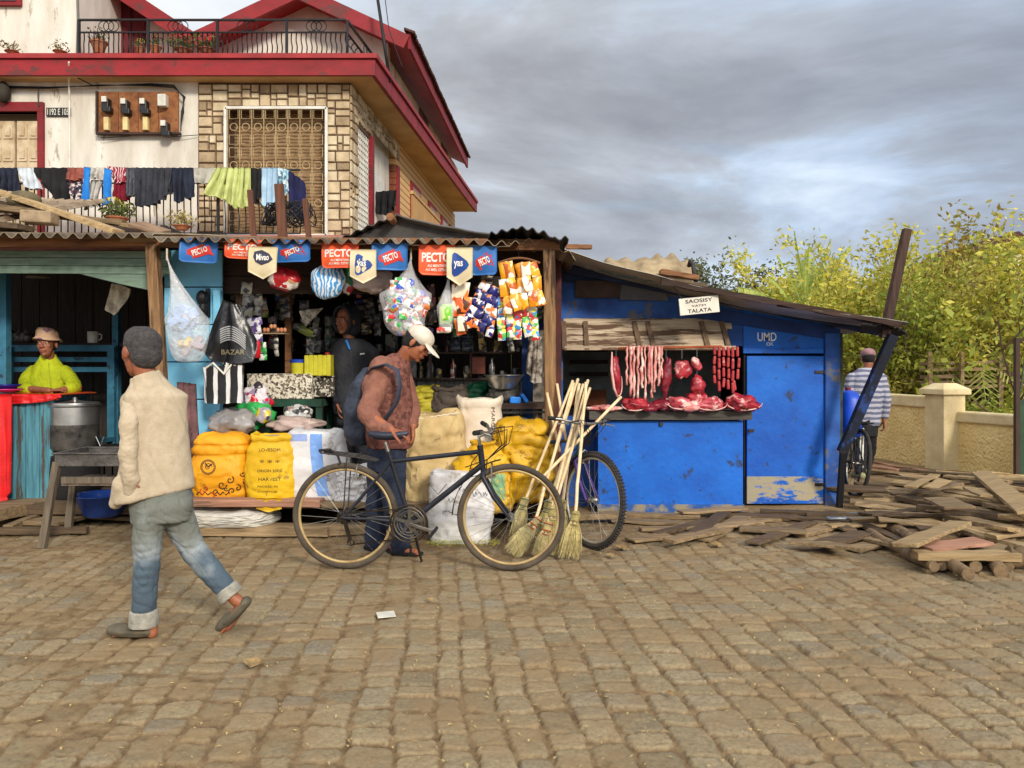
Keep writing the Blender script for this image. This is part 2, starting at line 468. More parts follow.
# cloud brightness in the units of the physical sky (the background scales everything by its strength)
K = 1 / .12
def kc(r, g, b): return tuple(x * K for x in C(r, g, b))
big = cn(.95, (3.2, 1.3, 0), (.8, 1.25, 1), 12, .45, .6)
clouds = ramp(big, [(.34, kc(130, 133, 142)), (.43, kc(148, 150, 156)), (.50, kc(163, 167, 174)), (.56, kc(178, 190, 204)), (.66, kc(208, 215, 222)), (.74, kc(246, 247, 246))])
fine = cn(2.6, (5.1, .4, 0), (.8, 1.4, 1), 10, .5, .55)
clouds = mixc(.5, clouds, ramp(fine, [(.35, (.85, .87, .90)), (.5, (1.05, 1.05, 1.05)), (.68, (1.4, 1.39, 1.36))]), 'MULTIPLY')
# pale gap near the horizon, bluer cloud low on the right, dark belly overhead, glare to the far left
hz_ = mth('SUBTRACT', 1.0, mth('MULTIPLY', mth('MAXIMUM', sp.outputs['Z'], 0.0), 3.4)); hz_ = mth('POWER', mth('MAXIMUM', hz_, 0.0), 1.6)
bl_ = mth('MINIMUM', mth('MAXIMUM', mth('MULTIPLY', mth('ADD', sp.outputs['X'], .05), 1.5), 0.0), 1.0)
clouds = mixc(mth('MULTIPLY', bl_, .8), clouds, mixc(1.0, clouds, (.78, .88, 1.02), 'MULTIPLY'))
clouds = mixc(mth('MULTIPLY', hz_, .55), clouds, kc(178, 193, 209))
lf = mth('MULTIPLY', mth('MAXIMUM', mth('SUBTRACT', mth('MULTIPLY', sp.outputs['X'], -1.0), .10), 0.0), 2.6)
lf = mth('MINIMUM', lf, 1.0)
clouds = mixc(mth('MULTIPLY', lf, .85), clouds, kc(238, 238, 236))
# unseen sky behind camera and overhead, towards the sun, boosted as fill light
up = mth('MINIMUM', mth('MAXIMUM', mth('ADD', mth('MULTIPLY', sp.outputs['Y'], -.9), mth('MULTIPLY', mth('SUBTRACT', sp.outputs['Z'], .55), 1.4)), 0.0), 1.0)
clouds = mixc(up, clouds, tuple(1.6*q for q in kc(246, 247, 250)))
gap = cn(.9, (8.4, 2.2, 0), (1, 2.2, 1), 6, .5)
gapf = ramp(gap, [(.60, (0, 0, 0)), (.72, (1, 1, 1))])
clouds = mixc(mixc(1.0, gapf, (.45, .45, .45), 'MULTIPLY'), clouds, sky.outputs[0])
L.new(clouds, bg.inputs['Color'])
SC.view_settings.view_transform = 'Standard'; SC.view_settings.look = 'None'; SC.view_settings.exposure = .46; SC.view_settings.gamma = 1
SC.cycles.use_denoising = True; SC.cycles.max_bounces = 8; SC.cycles.transparent_max_bounces = 16

# ------------------------------------------------------------------ the road: stone setts worn and half buried in dirt
def build_road():
    nx, ny = 1050, 520
    Yr = 1.9 * (9.8 / 1.9) ** (np.linspace(0, 1, ny + 1))
    tr = np.linspace(-1.0, 1.15, nx + 1)
    Y = np.repeat(Yr[:, None], nx + 1, 1); Xg = tr[None, :] * Y
    rs = np.random.RandomState(3)
    # value noise
    def vn(x, y, f, seed):
        r = np.random.RandomState(seed); T = r.rand(256, 256)
        x = x * f + 100; y = y * f + 100; xi = np.floor(x).astype(int); yi = np.floor(y).astype(int)
        a = x - xi; b = y - yi; a = a*a*(3-2*a); b = b*b*(3-2*b)
        g = lambda i, j: T[i % 256, j % 256]
        return (g(xi, yi)*(1-a)+g(xi+1, yi)*a)*(1-b) + (g(xi, yi+1)*(1-a)+g(xi+1, yi+1)*a)*b - .5
    def fb(x, y, f, seed, o=4):
        return sum(vn(x, y, f * 2**i, seed + i) / 2**i for i in range(o))
    # courses run away from the eye, slightly fanned, with warped joints
    u = (Xg + .10 * Y - .05) + .05 * fb(Xg, Y, .9, 11) + .022 * fb(Xg, Y, 4.5, 12, 2)
    v = Y + .10 * Xg * Xg * .12 - .03 * Xg + .06 * fb(Xg, Y, .8, 21) + .03 * fb(Xg, Y, 4.5, 22, 2)
    w, l = .172, .165
    ed = np.concatenate([[0], np.cumsum(np.random.RandomState(8).uniform(.105, .19, 190))]) - 12.0
    ci = np.searchsorted(ed, u.ravel()).reshape(u.shape) - 1; ci = np.clip(ci, 0, 188)
    cw = ed[ci + 1] - ed[ci]
    off = np.random.RandomState(5).rand(4096)[(ci + 2000) % 4096]
    wv = 1 + .0 * off
    vv = v / l + off * 3.0
    # uneven stone lengths along each course
    vv = vv + .2 * np.sin(vv * 2 * PI / 3.0 + off * 9) + .12 * np.sin(vv * 2 * PI / 7.0 + off * 5)
    cj = np.floor(vv).astype(int)
    fu = (u - ed[ci]) / cw; fv = vv - cj
    hsh = np.random.RandomState(9).rand(65536)
    idx = (ci * 7919 + cj * 104729) % 65536
    r1 = hsh[idx]; r2 = hsh[(idx + 777) % 65536]; r3 = hsh[(idx + 4321) % 65536]; r4 = hsh[(idx + 999) % 65536]
    # a few stones are half width
    g = .002 + .008 * r4
    du = np.minimum(fu, 1 - fu) * cw; dv = np.minimum(fv, 1 - fv) * l
    rc = .035
    qx = np.maximum(rc - du, 0); qy = np.maximum(rc - dv, 0)
    d = rc - np.sqrt(qx**2 + qy**2)          # distance to the rounded outline
    d = d - g - .013 * vn(Xg, Y, 20, 31) - .009 * vn(Xg, Y, 60, 32)
    dome = 1 - np.clip(1 - d / .012, 0, 1) ** 2.2
    stone = np.where(d > 0, -.011 + .013 * dome, -.03)
    stone += (d > 0) * (.009 * (r1 - .5) + .015 * (r2 - .5) * (fu - .5) + .015 * (r3 - .5) * (fv - .5))
    stone += .0055 * fb(Xg, Y, 24, 41, 4) + .0022 * vn(Xg, Y, 150, 47) - .012 * np.clip(vn(Xg, Y, 9, 43) - .3, 0, 1)
    far = np.clip((Y - 4.9) / 1.5, 0, 1); near = np.clip((3.8 - Y) / 1.5, 0, 1)
    dirt = -.0082 + .007 * far + .012 * fb(Xg, Y, 1.3, 51, 4) + .005 * fb(Xg, Y, 13, 55, 3) + .0022 * vn(Xg, Y, 90, 58) + .0012 * vn(Xg, Y, 190, 59)
    und = .012 * fb(Xg, Y, .5, 61, 2)
    z = np.maximum(stone, dirt)
    mask = np.clip((stone - dirt) / .005, 0, 1)
    # grit and pebbles
    gr = vn(Xg, Y, 48, 71) + .5 * vn(Xg, Y, 110, 72); peb = np.clip((gr - .42) * 6, 0, 1)
    z = z + peb * .004 + und
    me = bpy.data.meshes.new('road'); nv = (nx + 1) * (ny + 1)
    co = np.stack([Xg, Y, z], -1).reshape(-1, 3).astype(np.float32)
    me.vertices.add(nv); me.vertices.foreach_set('co', co.ravel())
    a = (np.arange(ny)[:, None] * (nx + 1) + np.arange(nx)[None, :]).ravel()
    q = np.stack([a, a + 1, a + nx + 2, a + nx + 1], -1).astype(np.int32)
    me.loops.add(q.size); me.loops.foreach_set('vertex_index', q.ravel())
    me.polygons.add(len(q)); me.polygons.foreach_set('loop_start', np.arange(0, q.size, 4, dtype=np.int32))
    me.update(calc_edges=True); me.validate()
    me.polygons.foreach_set('use_smooth', np.ones(len(q), bool))
    ca = me.color_attributes.new('stones', 'FLOAT_COLOR', 'POINT')
    cc = np.stack([mask, r1, r3, peb], -1).reshape(-1, 4).astype(np.float32)
    ca.data.foreach_set('color', cc.ravel())
    m, nt, b = node_mat('setts'); N, L = nt.nodes, nt.links
    at = N.new('ShaderNodeAttribute'); at.attribute_name = 'stones'
    se = N.new('ShaderNodeSeparateColor'); L.new(at.outputs['Color'], se.inputs[0])
    tc = N.new('ShaderNodeTexCoord')
    def nzs(s, d=8, r=.65):
        n = N.new('ShaderNodeTexNoise'); n.inputs['Scale'].default_value = s; n.inputs['Detail'].default_value = d; n.inputs['Roughness'].default_value = r
        L.new(tc.outputs['Object'], n.inputs['Vector']); return n.outputs['Fac']
    def rp(x, st):
        r = N.new('ShaderNodeValToRGB'); e = r.color_ramp.elements
        while len(e) < len(st): e.new(.5)
        for i, (p, c) in enumerate(st): e[i].position = p; e[i].color = (*c, 1)
        L.new(x, r.inputs[0]); return r.outputs[0]
    def mx(f, a, b, mode='MIX'):
        n = N.new('ShaderNodeMixRGB'); n.blend_type = mode
        if isinstance(f, (int, float)): n.inputs[0].default_value = f
        else: L.new(f, n.inputs[0])
        for i, x in ((1, a), (2, b)):
            if isinstance(x, tuple): n.inputs[i].default_value = (*x, 1)
            else: L.new(x, n.inputs[i])
        return n.outputs[0]
    st = rp(se.outputs[1], [(0, C(122, 111, 89)), (.35, C(136, 122, 96)), (.7, C(147, 132, 104)), (1, C(127, 118, 101))])
    st = mx(.65, st, rp(nzs(55), [(.32, (.5, .49, .48)), (.5, (.95, .95, .95)), (.7, (1.3, 1.28, 1.24))]), 'MULTIPLY')
    st = mx(rp(nzs(2.2, 5), [(.42, (0, 0, 0)), (.62, (.75, .75, .75))]), st, C(136, 113, 82))
    dt = rp(nzs(14), [(.3, C(88, 70, 48)), (.5, C(118, 97, 70)), (.72, C(148, 126, 94))])
    dt = mx(rp(nzs(180, 3), [(.62, (0, 0, 0)), (.72, (.7, .7, .7))]), dt, C(196, 176, 140))
    dt = mx(rp(nzs(120, 3), [(.26, (.7, .7, .7)), (.36, (0, 0, 0))]), dt, C(74, 58, 40))
    col = mx(se.outputs[0], dt, st)
    L.new(col, b.inputs['Base Color']); b.inputs['Roughness'].default_value = .92; b.inputs['Specular IOR Level'].default_value = .2
    bp = N.new('ShaderNodeBump'); bp.inputs['Strength'].default_value = .55; bp.inputs['Distance'].default_value = .006
    L.new(nzs(170, 5, .7), bp.inputs['Height']); L.new(bp.outputs[0], b.inputs['Normal'])
    me.materials.append(m)
    o = bpy.data.objects.new('road', me); COL.objects.link(o); o['kind'] = 'structure'
build_road()

# ------------------------------------------------------------------ common materials
earth = M('earth', C(146, 122, 88), C(112, 90, 62), scale=1.6, bump=.8, bscale=14, rough=.95, bdist=.03, wear=C(120, 112, 70), wthr=.6)
plaster = M('plaster', C(222, 217, 206), C(192, 184, 170), scale=1.6, bump=.25, bscale=24, rough=.9, wear=C(160, 148, 130), wthr=.6, wscale=2.6, stretch=(2, 2, .5))
plaster_y = M('plaster_yellowed', C(226, 214, 186), C(200, 184, 150), scale=2, bump=.15)
redp = M('red_paint', C(146, 32, 38), C(112, 24, 30), scale=3, rough=.6, bump=.2, wear=C(96, 44, 42), wthr=.55, wscale=5, stretch=(.6, 2, 1))
redp2 = M('red_paint_paler', C(160, 44, 46), C(128, 34, 38), scale=3, rough=.55, bump=.1)  # paler red for the terrace edge band, roof soffits and caps
soffit = M('soffit', C(206, 172, 122), C(176, 140, 92), scale=1.5, bump=.1, wear=C(130, 104, 74), wthr=.64, wscale=3)
stone_m = M('cladding_stone', C(200, 180, 148), C(156, 136, 106), scale=5, bump=.6, bscale=30, rnd_v=.1)
stone_b = M('cladding_stone_dark', C(176, 154, 122), C(130, 110, 84), scale=5, bump=.6, bscale=30)
stone_c = M('cladding_stone_pale', C(214, 200, 170), C(180, 162, 130), scale=5, bump=.6, bscale=30)
mortar_d = M('dark_mortar', C(96, 74, 58), C(70, 52, 42), scale=9)
iron = M('black_iron', C(38, 38, 42), C(24, 24, 26), rough=.5, metal=.3, bump=.1)
rooft = M('roof_tile', C(92, 52, 44), C(60, 36, 32), scale=8, bump=.7, bscale=18)
whitep = M('white_paint', C(226, 224, 216), C(196, 192, 182), scale=6, rough=.6, bump=.08)
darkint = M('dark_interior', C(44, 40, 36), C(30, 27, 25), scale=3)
woodg = M('grey_wood', C(158, 142, 118), C(108, 94, 76), scale=5, stretch=(1, 1, 1), bump=.5, bscale=60, rnd_v=.18)
def wood(name, c1, c2, ax='X', wear=None, wthr=.6, bump=.6, rv=.12, rough=.85):
    s = {'X': (1.2, 14, 14), 'Y': (14, 1.2, 14), 'Z': (14, 14, 1.2)}[ax]
    return M(name, c1, c2, scale=2.2, stretch=s, bump=bump, bscale=5, rnd_v=rv, wear=wear, wthr=wthr, wscale=.9, rough=rough, contrast=.2)
post_w = wood('post_wood', C(160, 124, 84), C(84, 60, 42), 'Z', wear=C(60, 42, 32), wthr=.54)
beam_w = wood('beam_wood', C(150, 104, 68), C(92, 62, 44), 'X', wear=C(196, 172, 130), wthr=.66)
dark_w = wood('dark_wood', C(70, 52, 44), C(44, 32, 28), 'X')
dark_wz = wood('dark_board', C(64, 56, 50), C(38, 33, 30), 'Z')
plank_x = wood('plank_grey', C(158, 134, 100), C(98, 80, 58), 'X', wear=C(70, 56, 42), wthr=.66, rv=.25)
plank_r = wood('plank_reddish', C(178, 132, 108), C(136, 96, 76), 'X', wear=C(110, 84, 66), wthr=.56)
plank_p = wood('plank_pale', C(182, 156, 114), C(130, 106, 74), 'X', rv=.2)
plank_d = wood('plank_dark', C(104, 84, 62), C(62, 50, 38), 'X', rv=.25)
rust = M('rusty_iron_sheet', C(176, 160, 136), C(112, 92, 72), scale=3, rough=.6, metal=.35, bump=.2, wear=C(96, 62, 42), wthr=.58, wscale=4)
rust_d = M('dark_iron_sheet', C(72, 68, 66), C(40, 36, 36), scale=3, rough=.7, metal=.2, bump=.3)

# the ground sheet out to the horizon
g = MB()
def gfn(x, y):
    return -.045 + .0 * x
g.grid(lambda u, v: (-300 + 600 * u, -40 + 440 * v, -.045), 60, 44)
g.build('ground', earth, kind='structure')
# trodden earth where road meets the stalls and round the wood pile
def yfn(u, v):
    x = -9 + 22 * u; y = 6.7 + 8.6 * v
    z = -.02 + .05 * min(1, max(0, (y - 6.8) / .9)) + .03 * nz((x*.8, y*.8, 0)) + .012 * nz((x*4, y*4, 2))
    return (x, y, z)
MB().grid(yfn, 220, 90).build('earth_yard', earth, smooth=True, kind='structure')
# rising slope beyond the far wall
def hfn(u, v):
    x = -20 + 110 * u; y = 24 + 70 * v
    return (x, y, -.5 + 7.5 * v * (1 + .25 * nz((x*.05, y*.05, 3))) + 1.2 * nz((x*.08, y*.08, 1)))
MB().grid(hfn, 60, 30).build('hill', M('hill_grass', C(112, 118, 58), C(84, 84, 44), scale=.5, bump=.6, bscale=3, bdist=.3), smooth=True, kind='structure')

# ------------------------------------------------------------------ the house
CX, CY = X(350, 10), 10.0
SDX, SDY = .0855, 1.0                                 # way the side wall runs back
def side(t, z, out=0.):                               # t metres back from the corner
    n = math.hypot(SDX, SDY)
    return Vector((CX + SDX * t + out / n, CY + SDY * t - out * SDX / n, z))
zs, zt = 3.0, 5.16                                    # balcony floor, terrace slab underside
house = thing('house', 'two-storey white and stone house with red painted eaves behind the market stalls', 'house', (-5, 10, 0))
def hp(mb, name, mats, **k): return mb.build(name, mats, k.pop('parent', house), **k)
# front wall with door and window openings (solid pieces butted end to end)
dx0, dx1, dz1 = X(-40, 10), X(39, 10), Z(112, 10)
wx0, wx1, wz0, wz1 = X(229, 10), X(325, 10), Z(236, 10), Z(109, 10)
m = MB(); xs_ = X(198, 10)
m.bb(-11, dx0, 10, 10.25, 0, zt); m.bb(dx0, dx1, 10, 10.25, dz1, zt); m.bb(dx0, dx1, 10, 10.25, 0, zs); m.bb(dx1, xs_, 10, 10.25, 0, zt)
hp(m, 'plaster_wall', plaster)
m = MB(); m.bb(xs_, wx0, 10.02, 10.25, 0, zt); m.bb(wx0, wx1, 10.02, 10.25, wz1, zt); m.bb(wx0, wx1, 10.02, 10.25, 0, wz0); m.bb(wx1, CX - .02, 10.02, 10.25, 0, zt)
hp(m, 'corner_wall', mortar_d)
def cladding(rects, fn, mb):
    """split rectangles into ashlar of mixed sizes; fn(a, z, out) -> point"""
    rr = random.Random(5)
    def sub(a0, a1, z0, z1, d):
        w, h = a1 - a0, z1 - z0
        if (w > .24 or h > .17 or (d < 3 and w > .16)) and max(w, h) > .11:
            if w > h * rr.uniform(.7, 1.5):
                k = rr.uniform(.35, .65); sub(a0, a0 + w*k, z0, z1, d+1); sub(a0 + w*k, a1, z0, z1, d+1)
            else:
                k = rr.uniform(.35, .65); sub(a0, a1, z0, z0 + h*k, d+1); sub(a0, a1, z0 + h*k, z1, d+1)
            return
        g = .007; t = rr.uniform(.012, .028)
        vs = [fn(a0+g, z0+g, 0), fn(a1-g, z0+g, 0), fn(a1-g, z1-g, 0), fn(a0+g, z1-g, 0),
              fn(a0+g+.008, z0+g+.008, t), fn(a1-g-.008, z0+g+.008, t), fn(a1-g-.008, z1-g-.008, t), fn(a0+g+.008, z1-g-.008, t)]
        mb.add(vs, [(4,5,6,7),(0,1,5,4),(1,2,6,5),(2,3,7,6),(3,0,4,7)], rr.choice((0, 0, 1, 2)))
    for r_ in rects: sub(*r_, 0)
m = MB()
cladding([(xs_, wx0-.02, zs-.6, zt-.02), (wx0-.02, wx1+.02, wz1+.03, zt-.02), (wx1+.02, CX+.0, zs-.6, zt-.02), (wx0-.02, wx1+.02, zs-.6, wz0-.06)], lambda a, z, o: (a, 10.02 - o, z), m)
cladding([(0.0, .34, zs-.6, zt-.02)], lambda a, z, o: tuple(side(a, z, o)), m)
cladding([(.34, 1.1, 4.75, zt-.02), (1.1, 2.7, 4.85, zt-.02)], lambda a, z, o: tuple(side(a, z, o)), m)
hp(m, 'stone_cladding', [stone_m, stone_b, stone_c])
# side wall
def sbox(t0, t1, z0, z1, o0, o1, mb, mi=0):
    p = [side(t0, z0, o0), side(t1, z0, o0), side(t1, z0, o1), side(t0, z0, o1)]
    mb.prism(p, (0, 0, z1 - z0), mi)
m = MB(); sbox(0.02, .36, 0, zt, -.3, 0, m); sbox(.36, .95, 4.7, zt, -.3, 0, m); sbox(.36, .95, 0, 3.2, -.3, 0, m); hp(m, 'side_wall_front', mortar_d)
m = MB(); sbox(1.1, 2.55, 0, zt, -.3, -.12, m); hp(m, 'side_wall_plaster', plaster)
siding = stripe_mat('siding_boards', C(214, 172, 116), C(140, 98, 62), 9, 'Z', duty=.8, wob=.01)
m = MB(); sbox(2.55, 8.6, 0, zt, -.3, 0, m); hp(m, 'side_wall_boarded', siding)
m = MB(); sbox(8.5, 8.62, 0, zt, -7, -.31, m); hp(m, 'back_wall', plaster)
# red uprights and glazed doors on the side
for a, b in ((.95, 1.1), (2.55, 2.7)):
    m = MB(); sbox(a, b, 2.9, 4.75, -.28, .03, m); hp(m, 'door_jamb', redp)
w = MB(); sbox(1.5, 2.1, 2.9, 4.4, -.12, -.09, w); hp(w, 'side_door', whitep)
for a, b in ((3.6, 4.4), (5.2, 6.0), (6.6, 7.3), (7.7, 8.3)):
    m = MB(); sbox(a, b, 3.5, 4.75, .0, .035, m); f = hp(m, 'window', redp)
    m = MB(); sbox(a+.09, b-.09, 3.6, 4.66, .036, .045, m); hp(m, 'pane', M('warm_glass', C(150, 110, 76), C(120, 84, 60), rough=.25), parent=f)
# window grille of the narrow side opening
m = MB(); 
for i in range(8): sbox(.38 + .075*i, .39 + .075*i, 3.2, 4.7, -.03, -.01, m)
for i in range(19): sbox(.36, .95, 3.22 + .08*i, 3.23 + .08*i, -.03, -.01, m)
gr = hp(m, 'side_grille', whitep)
m = MB(); sbox(.36, .95, 3.2, 4.7, -.22, -.18, m); hp(m, 'side_window_dark', M('blind_grey', C(150, 142, 132), C(110, 104, 98), scale=8))
# side balcony
m = MB(); sbox(1.6, 3.9, 3.35, 3.47, .0, .5, m); bal = hp(m, 'side_balcony', soffit)
m = MB()
for i in range(24): sbox(1.62 + .095*i, 1.70 + .095*i, 3.47, 4.05, .46, .485, m)
sbox(1.6, 3.9, 4.05, 4.1, .44, .50, m); hp(m, 'balcony_boards', wood('balcony_wood', C(206, 164, 108), C(150, 108, 66), 'Z'), parent=bal)
# terrace slab with red fascia and warm soffit
A = Vector((-11, 9.73, 0)); B = Vector((X(375, 9.73), 9.73, 0)); Cc = Vector((X(477, 18.3), 18.3, 0)); D = Vector((-11, 18.3, 0))
m = MB().prism([A + V(0,.05,zt), B + V(-.05,.05,zt), Cc + V(-.05,0,zt), D + V(0,0,zt)], (0, 0, .2)); hp(m, 'terrace_slab', soffit)
m = MB(); m.prism([A + V(0,0,zt-.01), B + V(0,0,zt-.01), B + V(-.05,.05,zt-.01), A + V(0,.05,zt-.01)], (0, 0, .2))
m.prism([B + V(0,0,zt-.01), Cc + V(0,0,zt-.01), Cc + V(-.05,0,zt-.01), B + V(-.05,.05,zt-.01)], (0, 0, .2)); hp(m, 'fascia', redp)
m = MB(); m.prism([A + V(0,-.03,zt+.2), B + V(.03,-.03,zt+.2), Cc + V(.03,0,zt+.2), D + V(0,0,zt+.2)], (0, 0, .06)); hp(m, 'terrace_edge', redp2)
# wall lines below the soffit: cornice stain
# first floor balcony slab
m = MB(); m.bb(-11, X(352, 9.2), 9.15, 10, zs-.18, zs); hp(m, 'balcony_slab', M('faded_red_slab', C(180, 112, 104), C(140, 90, 84), scale=3))
# door
m = MB(); fx0, fx1 = X(-46, 10), X(45, 10)
m.bb(dx1, fx1, 9.96, 10.1, zs, dz1); m.bb(dx0-.08, fx1, 9.955, 10.1, dz1, Z(103, 10)); m.bb(dx0-.08, dx0, 9.96, 10.1, zs, dz1)
dr = hp(m, 'door', redp)
doorw = M('door_paint', C(206, 188, 158), C(172, 150, 118), scale=6, bump=.15)
for k in range(3):
    a = dx0 + k * (dx1 - dx0) / 3; b_ = a + (dx1 - dx0) / 3 - .03
    m = MB(); m.bb(a, b_, 10.08, 10.13, zs, Z(119, 10))
    for i in range(2):
        for j in range(6):
            cx_ = a + (i + .5) * (b_ - a) / 2; cz_ = Z(130, 10) - j * .3
            m.box((cx_, 10.075, cz_), (.13, .02, .19)); m.box((cx_, 10.062, cz_), (.07, .02, .12))
    hp(m, 'door_leaf', doorw, parent=dr, bevel=.006)
m = MB(); m.bb(dx0, dx1, 10.11, 10.14, Z(119, 10), dz1); hp(m, 'transom', M('transom_dark', C(92, 74, 52)), parent=dr)
# big window with blind and white wrought grille
m = MB(); m.bb(wx0-.0, wx1, 10.2, 10.23, wz0, wz1)
win = hp(m, 'window', stripe_mat('reed_blind', C(150, 120, 84), C(98, 74, 50), 22, 'Z', duty=.62, wob=.05))
m = MB(); t = .018
for a, b_ in ((wx0-.02, wz0-.02), ): pass
yy = 9.955
for (x0, z0, x1, z1) in ((wx0-.03, wz0, wx0-.03, wz1), (wx1+.03, wz0, wx1+.03, wz1), (wx0-.03, wz0, wx1+.03, wz0), (wx0-.03, wz1, wx1+.03, wz1)):
    m.bar((x0, yy, z0), (x1, yy, z1), .035, .035, (0, 1, 0))
frg = hp(m, 'window_frame', whitep, parent=win)
m = MB(); gx = (wx1 - wx0) / 8; gz = (wz1 - wz0) / 10
for i in range(8):
    for j in range(10):
        cx_ = wx0 + (i + .5) * gx; cz_ = wz0 + (j + .5) * gz
        if j % 3 == 2: m.ring((cx_, yy, cz_), gx*.3, .006, seg=14, cs=5)
        else:
            s_ = gx * .36; q = gz * .36
            m.tube([(cx_-s_, yy, cz_-q), (cx_+s_, yy, cz_-q), (cx_+s_, yy, cz_+q), (cx_-s_, yy, cz_+q)], .006, 5, closed=True)
    m.bar((wx0 + i*gx, yy, wz0), (wx0 + i*gx, yy, wz1), .009, .009, (0, 1, 0))
hp(m, 'grille', M('cream_iron', C(190, 170, 130), C(150, 128, 92)), parent=win)
# balcony railing (lower) and terrace railing (upper): bellied bars under a double rail
def railing(p0, p1, z0, z1, n, name, belly=.05, rings=True, midrail=.16):
    p0, p1 = Vector(p0), Vector(p1); d = (p1 - p0); nn = Vector((d.y, -d.x, 0)).normalized()
    m = MB()
    m.bar(p0 + V(0,0,z1), p1 + V(0,0,z1), .035, .02); m.bar(p0 + V(0,0,z1-midrail), p1 + V(0,0,z1-midrail), .025, .015); m.bar(p0 + V(0,0,z0+.03), p1 + V(0,0,z0+.03), .025, .015)
    for i in range(n + 1):
        q = p0 + d * i / n
        if i % 14 == 0: m.bar(q + V(0,0,z0), q + V(0,0,z1), .03, .03, (0,1,0)); continue
        pts = []
        for k in range(9):
            t = k / 8; pts.append(q + nn * belly * math.sin(t * PI * 2 ) * (.5 + .5*t) + d.normalized()*.018*math.sin(t*2*PI) + V(0, 0, z0 + .03 + (z1 - midrail - z0 - .03) * t))
        m.tube(pts, .008, 5)
        if rings and i % 14 in (5, 6, 7): m.ring(q + V(0, 0, z1 - midrail/2), midrail*.42, .006, ax=nn, seg=14, cs=4)
    return hp(m, name, iron)
zu = zt + .26
railing((X(79, 9.8), 9.8, 0), (X(346, 9.8), 9.8, 0), zu, Z(20, 9.8), 54, 'terrace_railing')
railing((X(347, 9.8), 9.82, 0), (X(347, 9.8) + .16, 11.15, 0), zu, Z(20, 9.8), 9, 'terrace_railing')
railing((-10.5, 9.2, 0), (X(300, 9.2), 9.2, 0), zs, Z(170, 9.2), 96, 'balcony_railing')
# upper floor
m = MB(); m.bb(-11, X(77, 10.1), 10.1, 12, zu, 9); hp(m, 'upper_wall_front', plaster)
YG = 11.3
m = MB()
def gx_(px, py, Y=YG): w = W(px, py, Y); return (w.x, YG, w.z)
m.prism([(X(60, YG), YG, zu), (X(388, YG), YG, zu), gx_(388, 34), gx_(302, -3), gx_(197, 36), gx_(110, -12), gx_(60, -12)], (0, .2, 0))
hp(m, 'gable_wall', plaster)
m = MB(); P = [Vector((X(388, YG), YG + .2, zu)), Vector((X(461, 18.2), 18.2, zu))]
m.prism([P[0], P[1], P[1] + V(-.2, 0, 0), P[0] + V(-.2, 0, 0)], (0, 0, 6.05 - zu)); hp(m, 'upper_side_wall', plaster)
for a, b_ in ((.30, .42), (.62, .72)):
    for q in (0, .5):
        t0 = a + (b_ - a) * q; t1 = t0 + (b_ - a) * .45
        p0 = P[0].lerp(P[1], t0); p1 = P[0].lerp(P[1], t1)
        m = MB(); m.prism([p0 + V(.02,0,0), p1 + V(.02,0,0), p1 - V(.05,0,0), p0 - V(.05,0,0)], (0, 0, .46))
        o = hp(m, 'attic_window', M('dusty_glass', C(92, 88, 84), C(70, 66, 62), rough=.3)); o.location.z = .16
# roofs: slopes with real thickness, red rake boards and soffit
def slope(p0, p1, Y0, Y1, drift, th=.1, nm='roof'):
    a = W(*p0, 11.0); b_ = W(*p1, 11.0)
    a0, b0 = Vector((a.x, Y0, a.z)), Vector((b_.x, Y0, b_.z))
    a1, b1 = a0 + V(drift, Y1 - Y0, 0), b0 + V(drift, Y1 - Y0, 0)
    m = MB(); m.prism([a0, b0, b1, a1], (0, 0, th)); r_ = hp(m, nm, rooft)
    d = (b0 - a0).normalized(); up = Vector((-d.z, 0, d.x)); up = up if up.z > 0 else -up
    m = MB(); m.bar(a0 + V(0,-.03,-.03), b0 + V(0,-.03,-.03), .05, .2, up); hp(m, 'rake_board', redp, parent=r_)
    m = MB(); m.prism([a0 + V(0,.0,-.035), b0 + V(0,.0,-.035), b1 + V(0,0,-.035), a1 + V(0,0,-.035)], (0, 0, .03)); hp(m, 'roof_soffit', redp2, parent=r_)
    return r_
slope((300, -6), (408, 44), 10.9, 17.4, .45); slope((197, 42), (300, -6), 10.9, 17.4, .45); slope((100, -22), (197, 42), 10.9, 17.4, .45)
a = W(408, 44, 11.0); m = MB(); q0 = Vector((a.x, 10.9, a.z)); q1 = q0 + V(.45, 6.5, 0)
m.bar(q0 + V(.03, 0, .0), q1 + V(.03, 0, .0), .04, .22); hp(m, 'eave_board', redp)
rr = random.Random(2); m = MB()
for i in range(60):
    t = i / 60; c = q0.lerp(q1, t); m.box(c + V(.04, 0, .12 + rr.uniform(-.01, .015)), (.16, .1, .03), (0, .35, 0))
hp(m, 'eave_tiles', rooft)
# dark red shuttered door with a slanting head, small window at far left
m = MB(); m.prism([(X(117, 11.2), 11.24, zu), (X(143, 11.2), 11.24, zu), (X(143, 11.2), 11.24, Z(8, 11.2)), (X(117, 11.2), 11.24, Z(-12, 11.2))], (0, .05, 0))
d2 = hp(m, 'terrace_door', M('maroon_boards', C(112, 36, 42), C(84, 26, 32), stretch=(16, 1, 1), bump=.4))
m = MB(); m.bb(X(129.5, 11.2), X(130.5, 11.2), 11.225, 11.235, zu, Z(0, 11.2)); hp(m, 'door_gap', darkint, parent=d2)
m = MB(); m.bb(X(-14, 10), X(18, 10), 10.04, 10.09, Z(7, 10.1), Z(-40, 10.1)); wf = hp(m, 'window', redp)
m = MB(); m.bb(X(-12, 10), X(14, 10), 10.02, 10.035, Z(3, 10.1), Z(-38, 10.1)); hp(m, 'pane', M('blue_glass', C(120, 128, 140), rough=.2, bump=0), parent=wf)
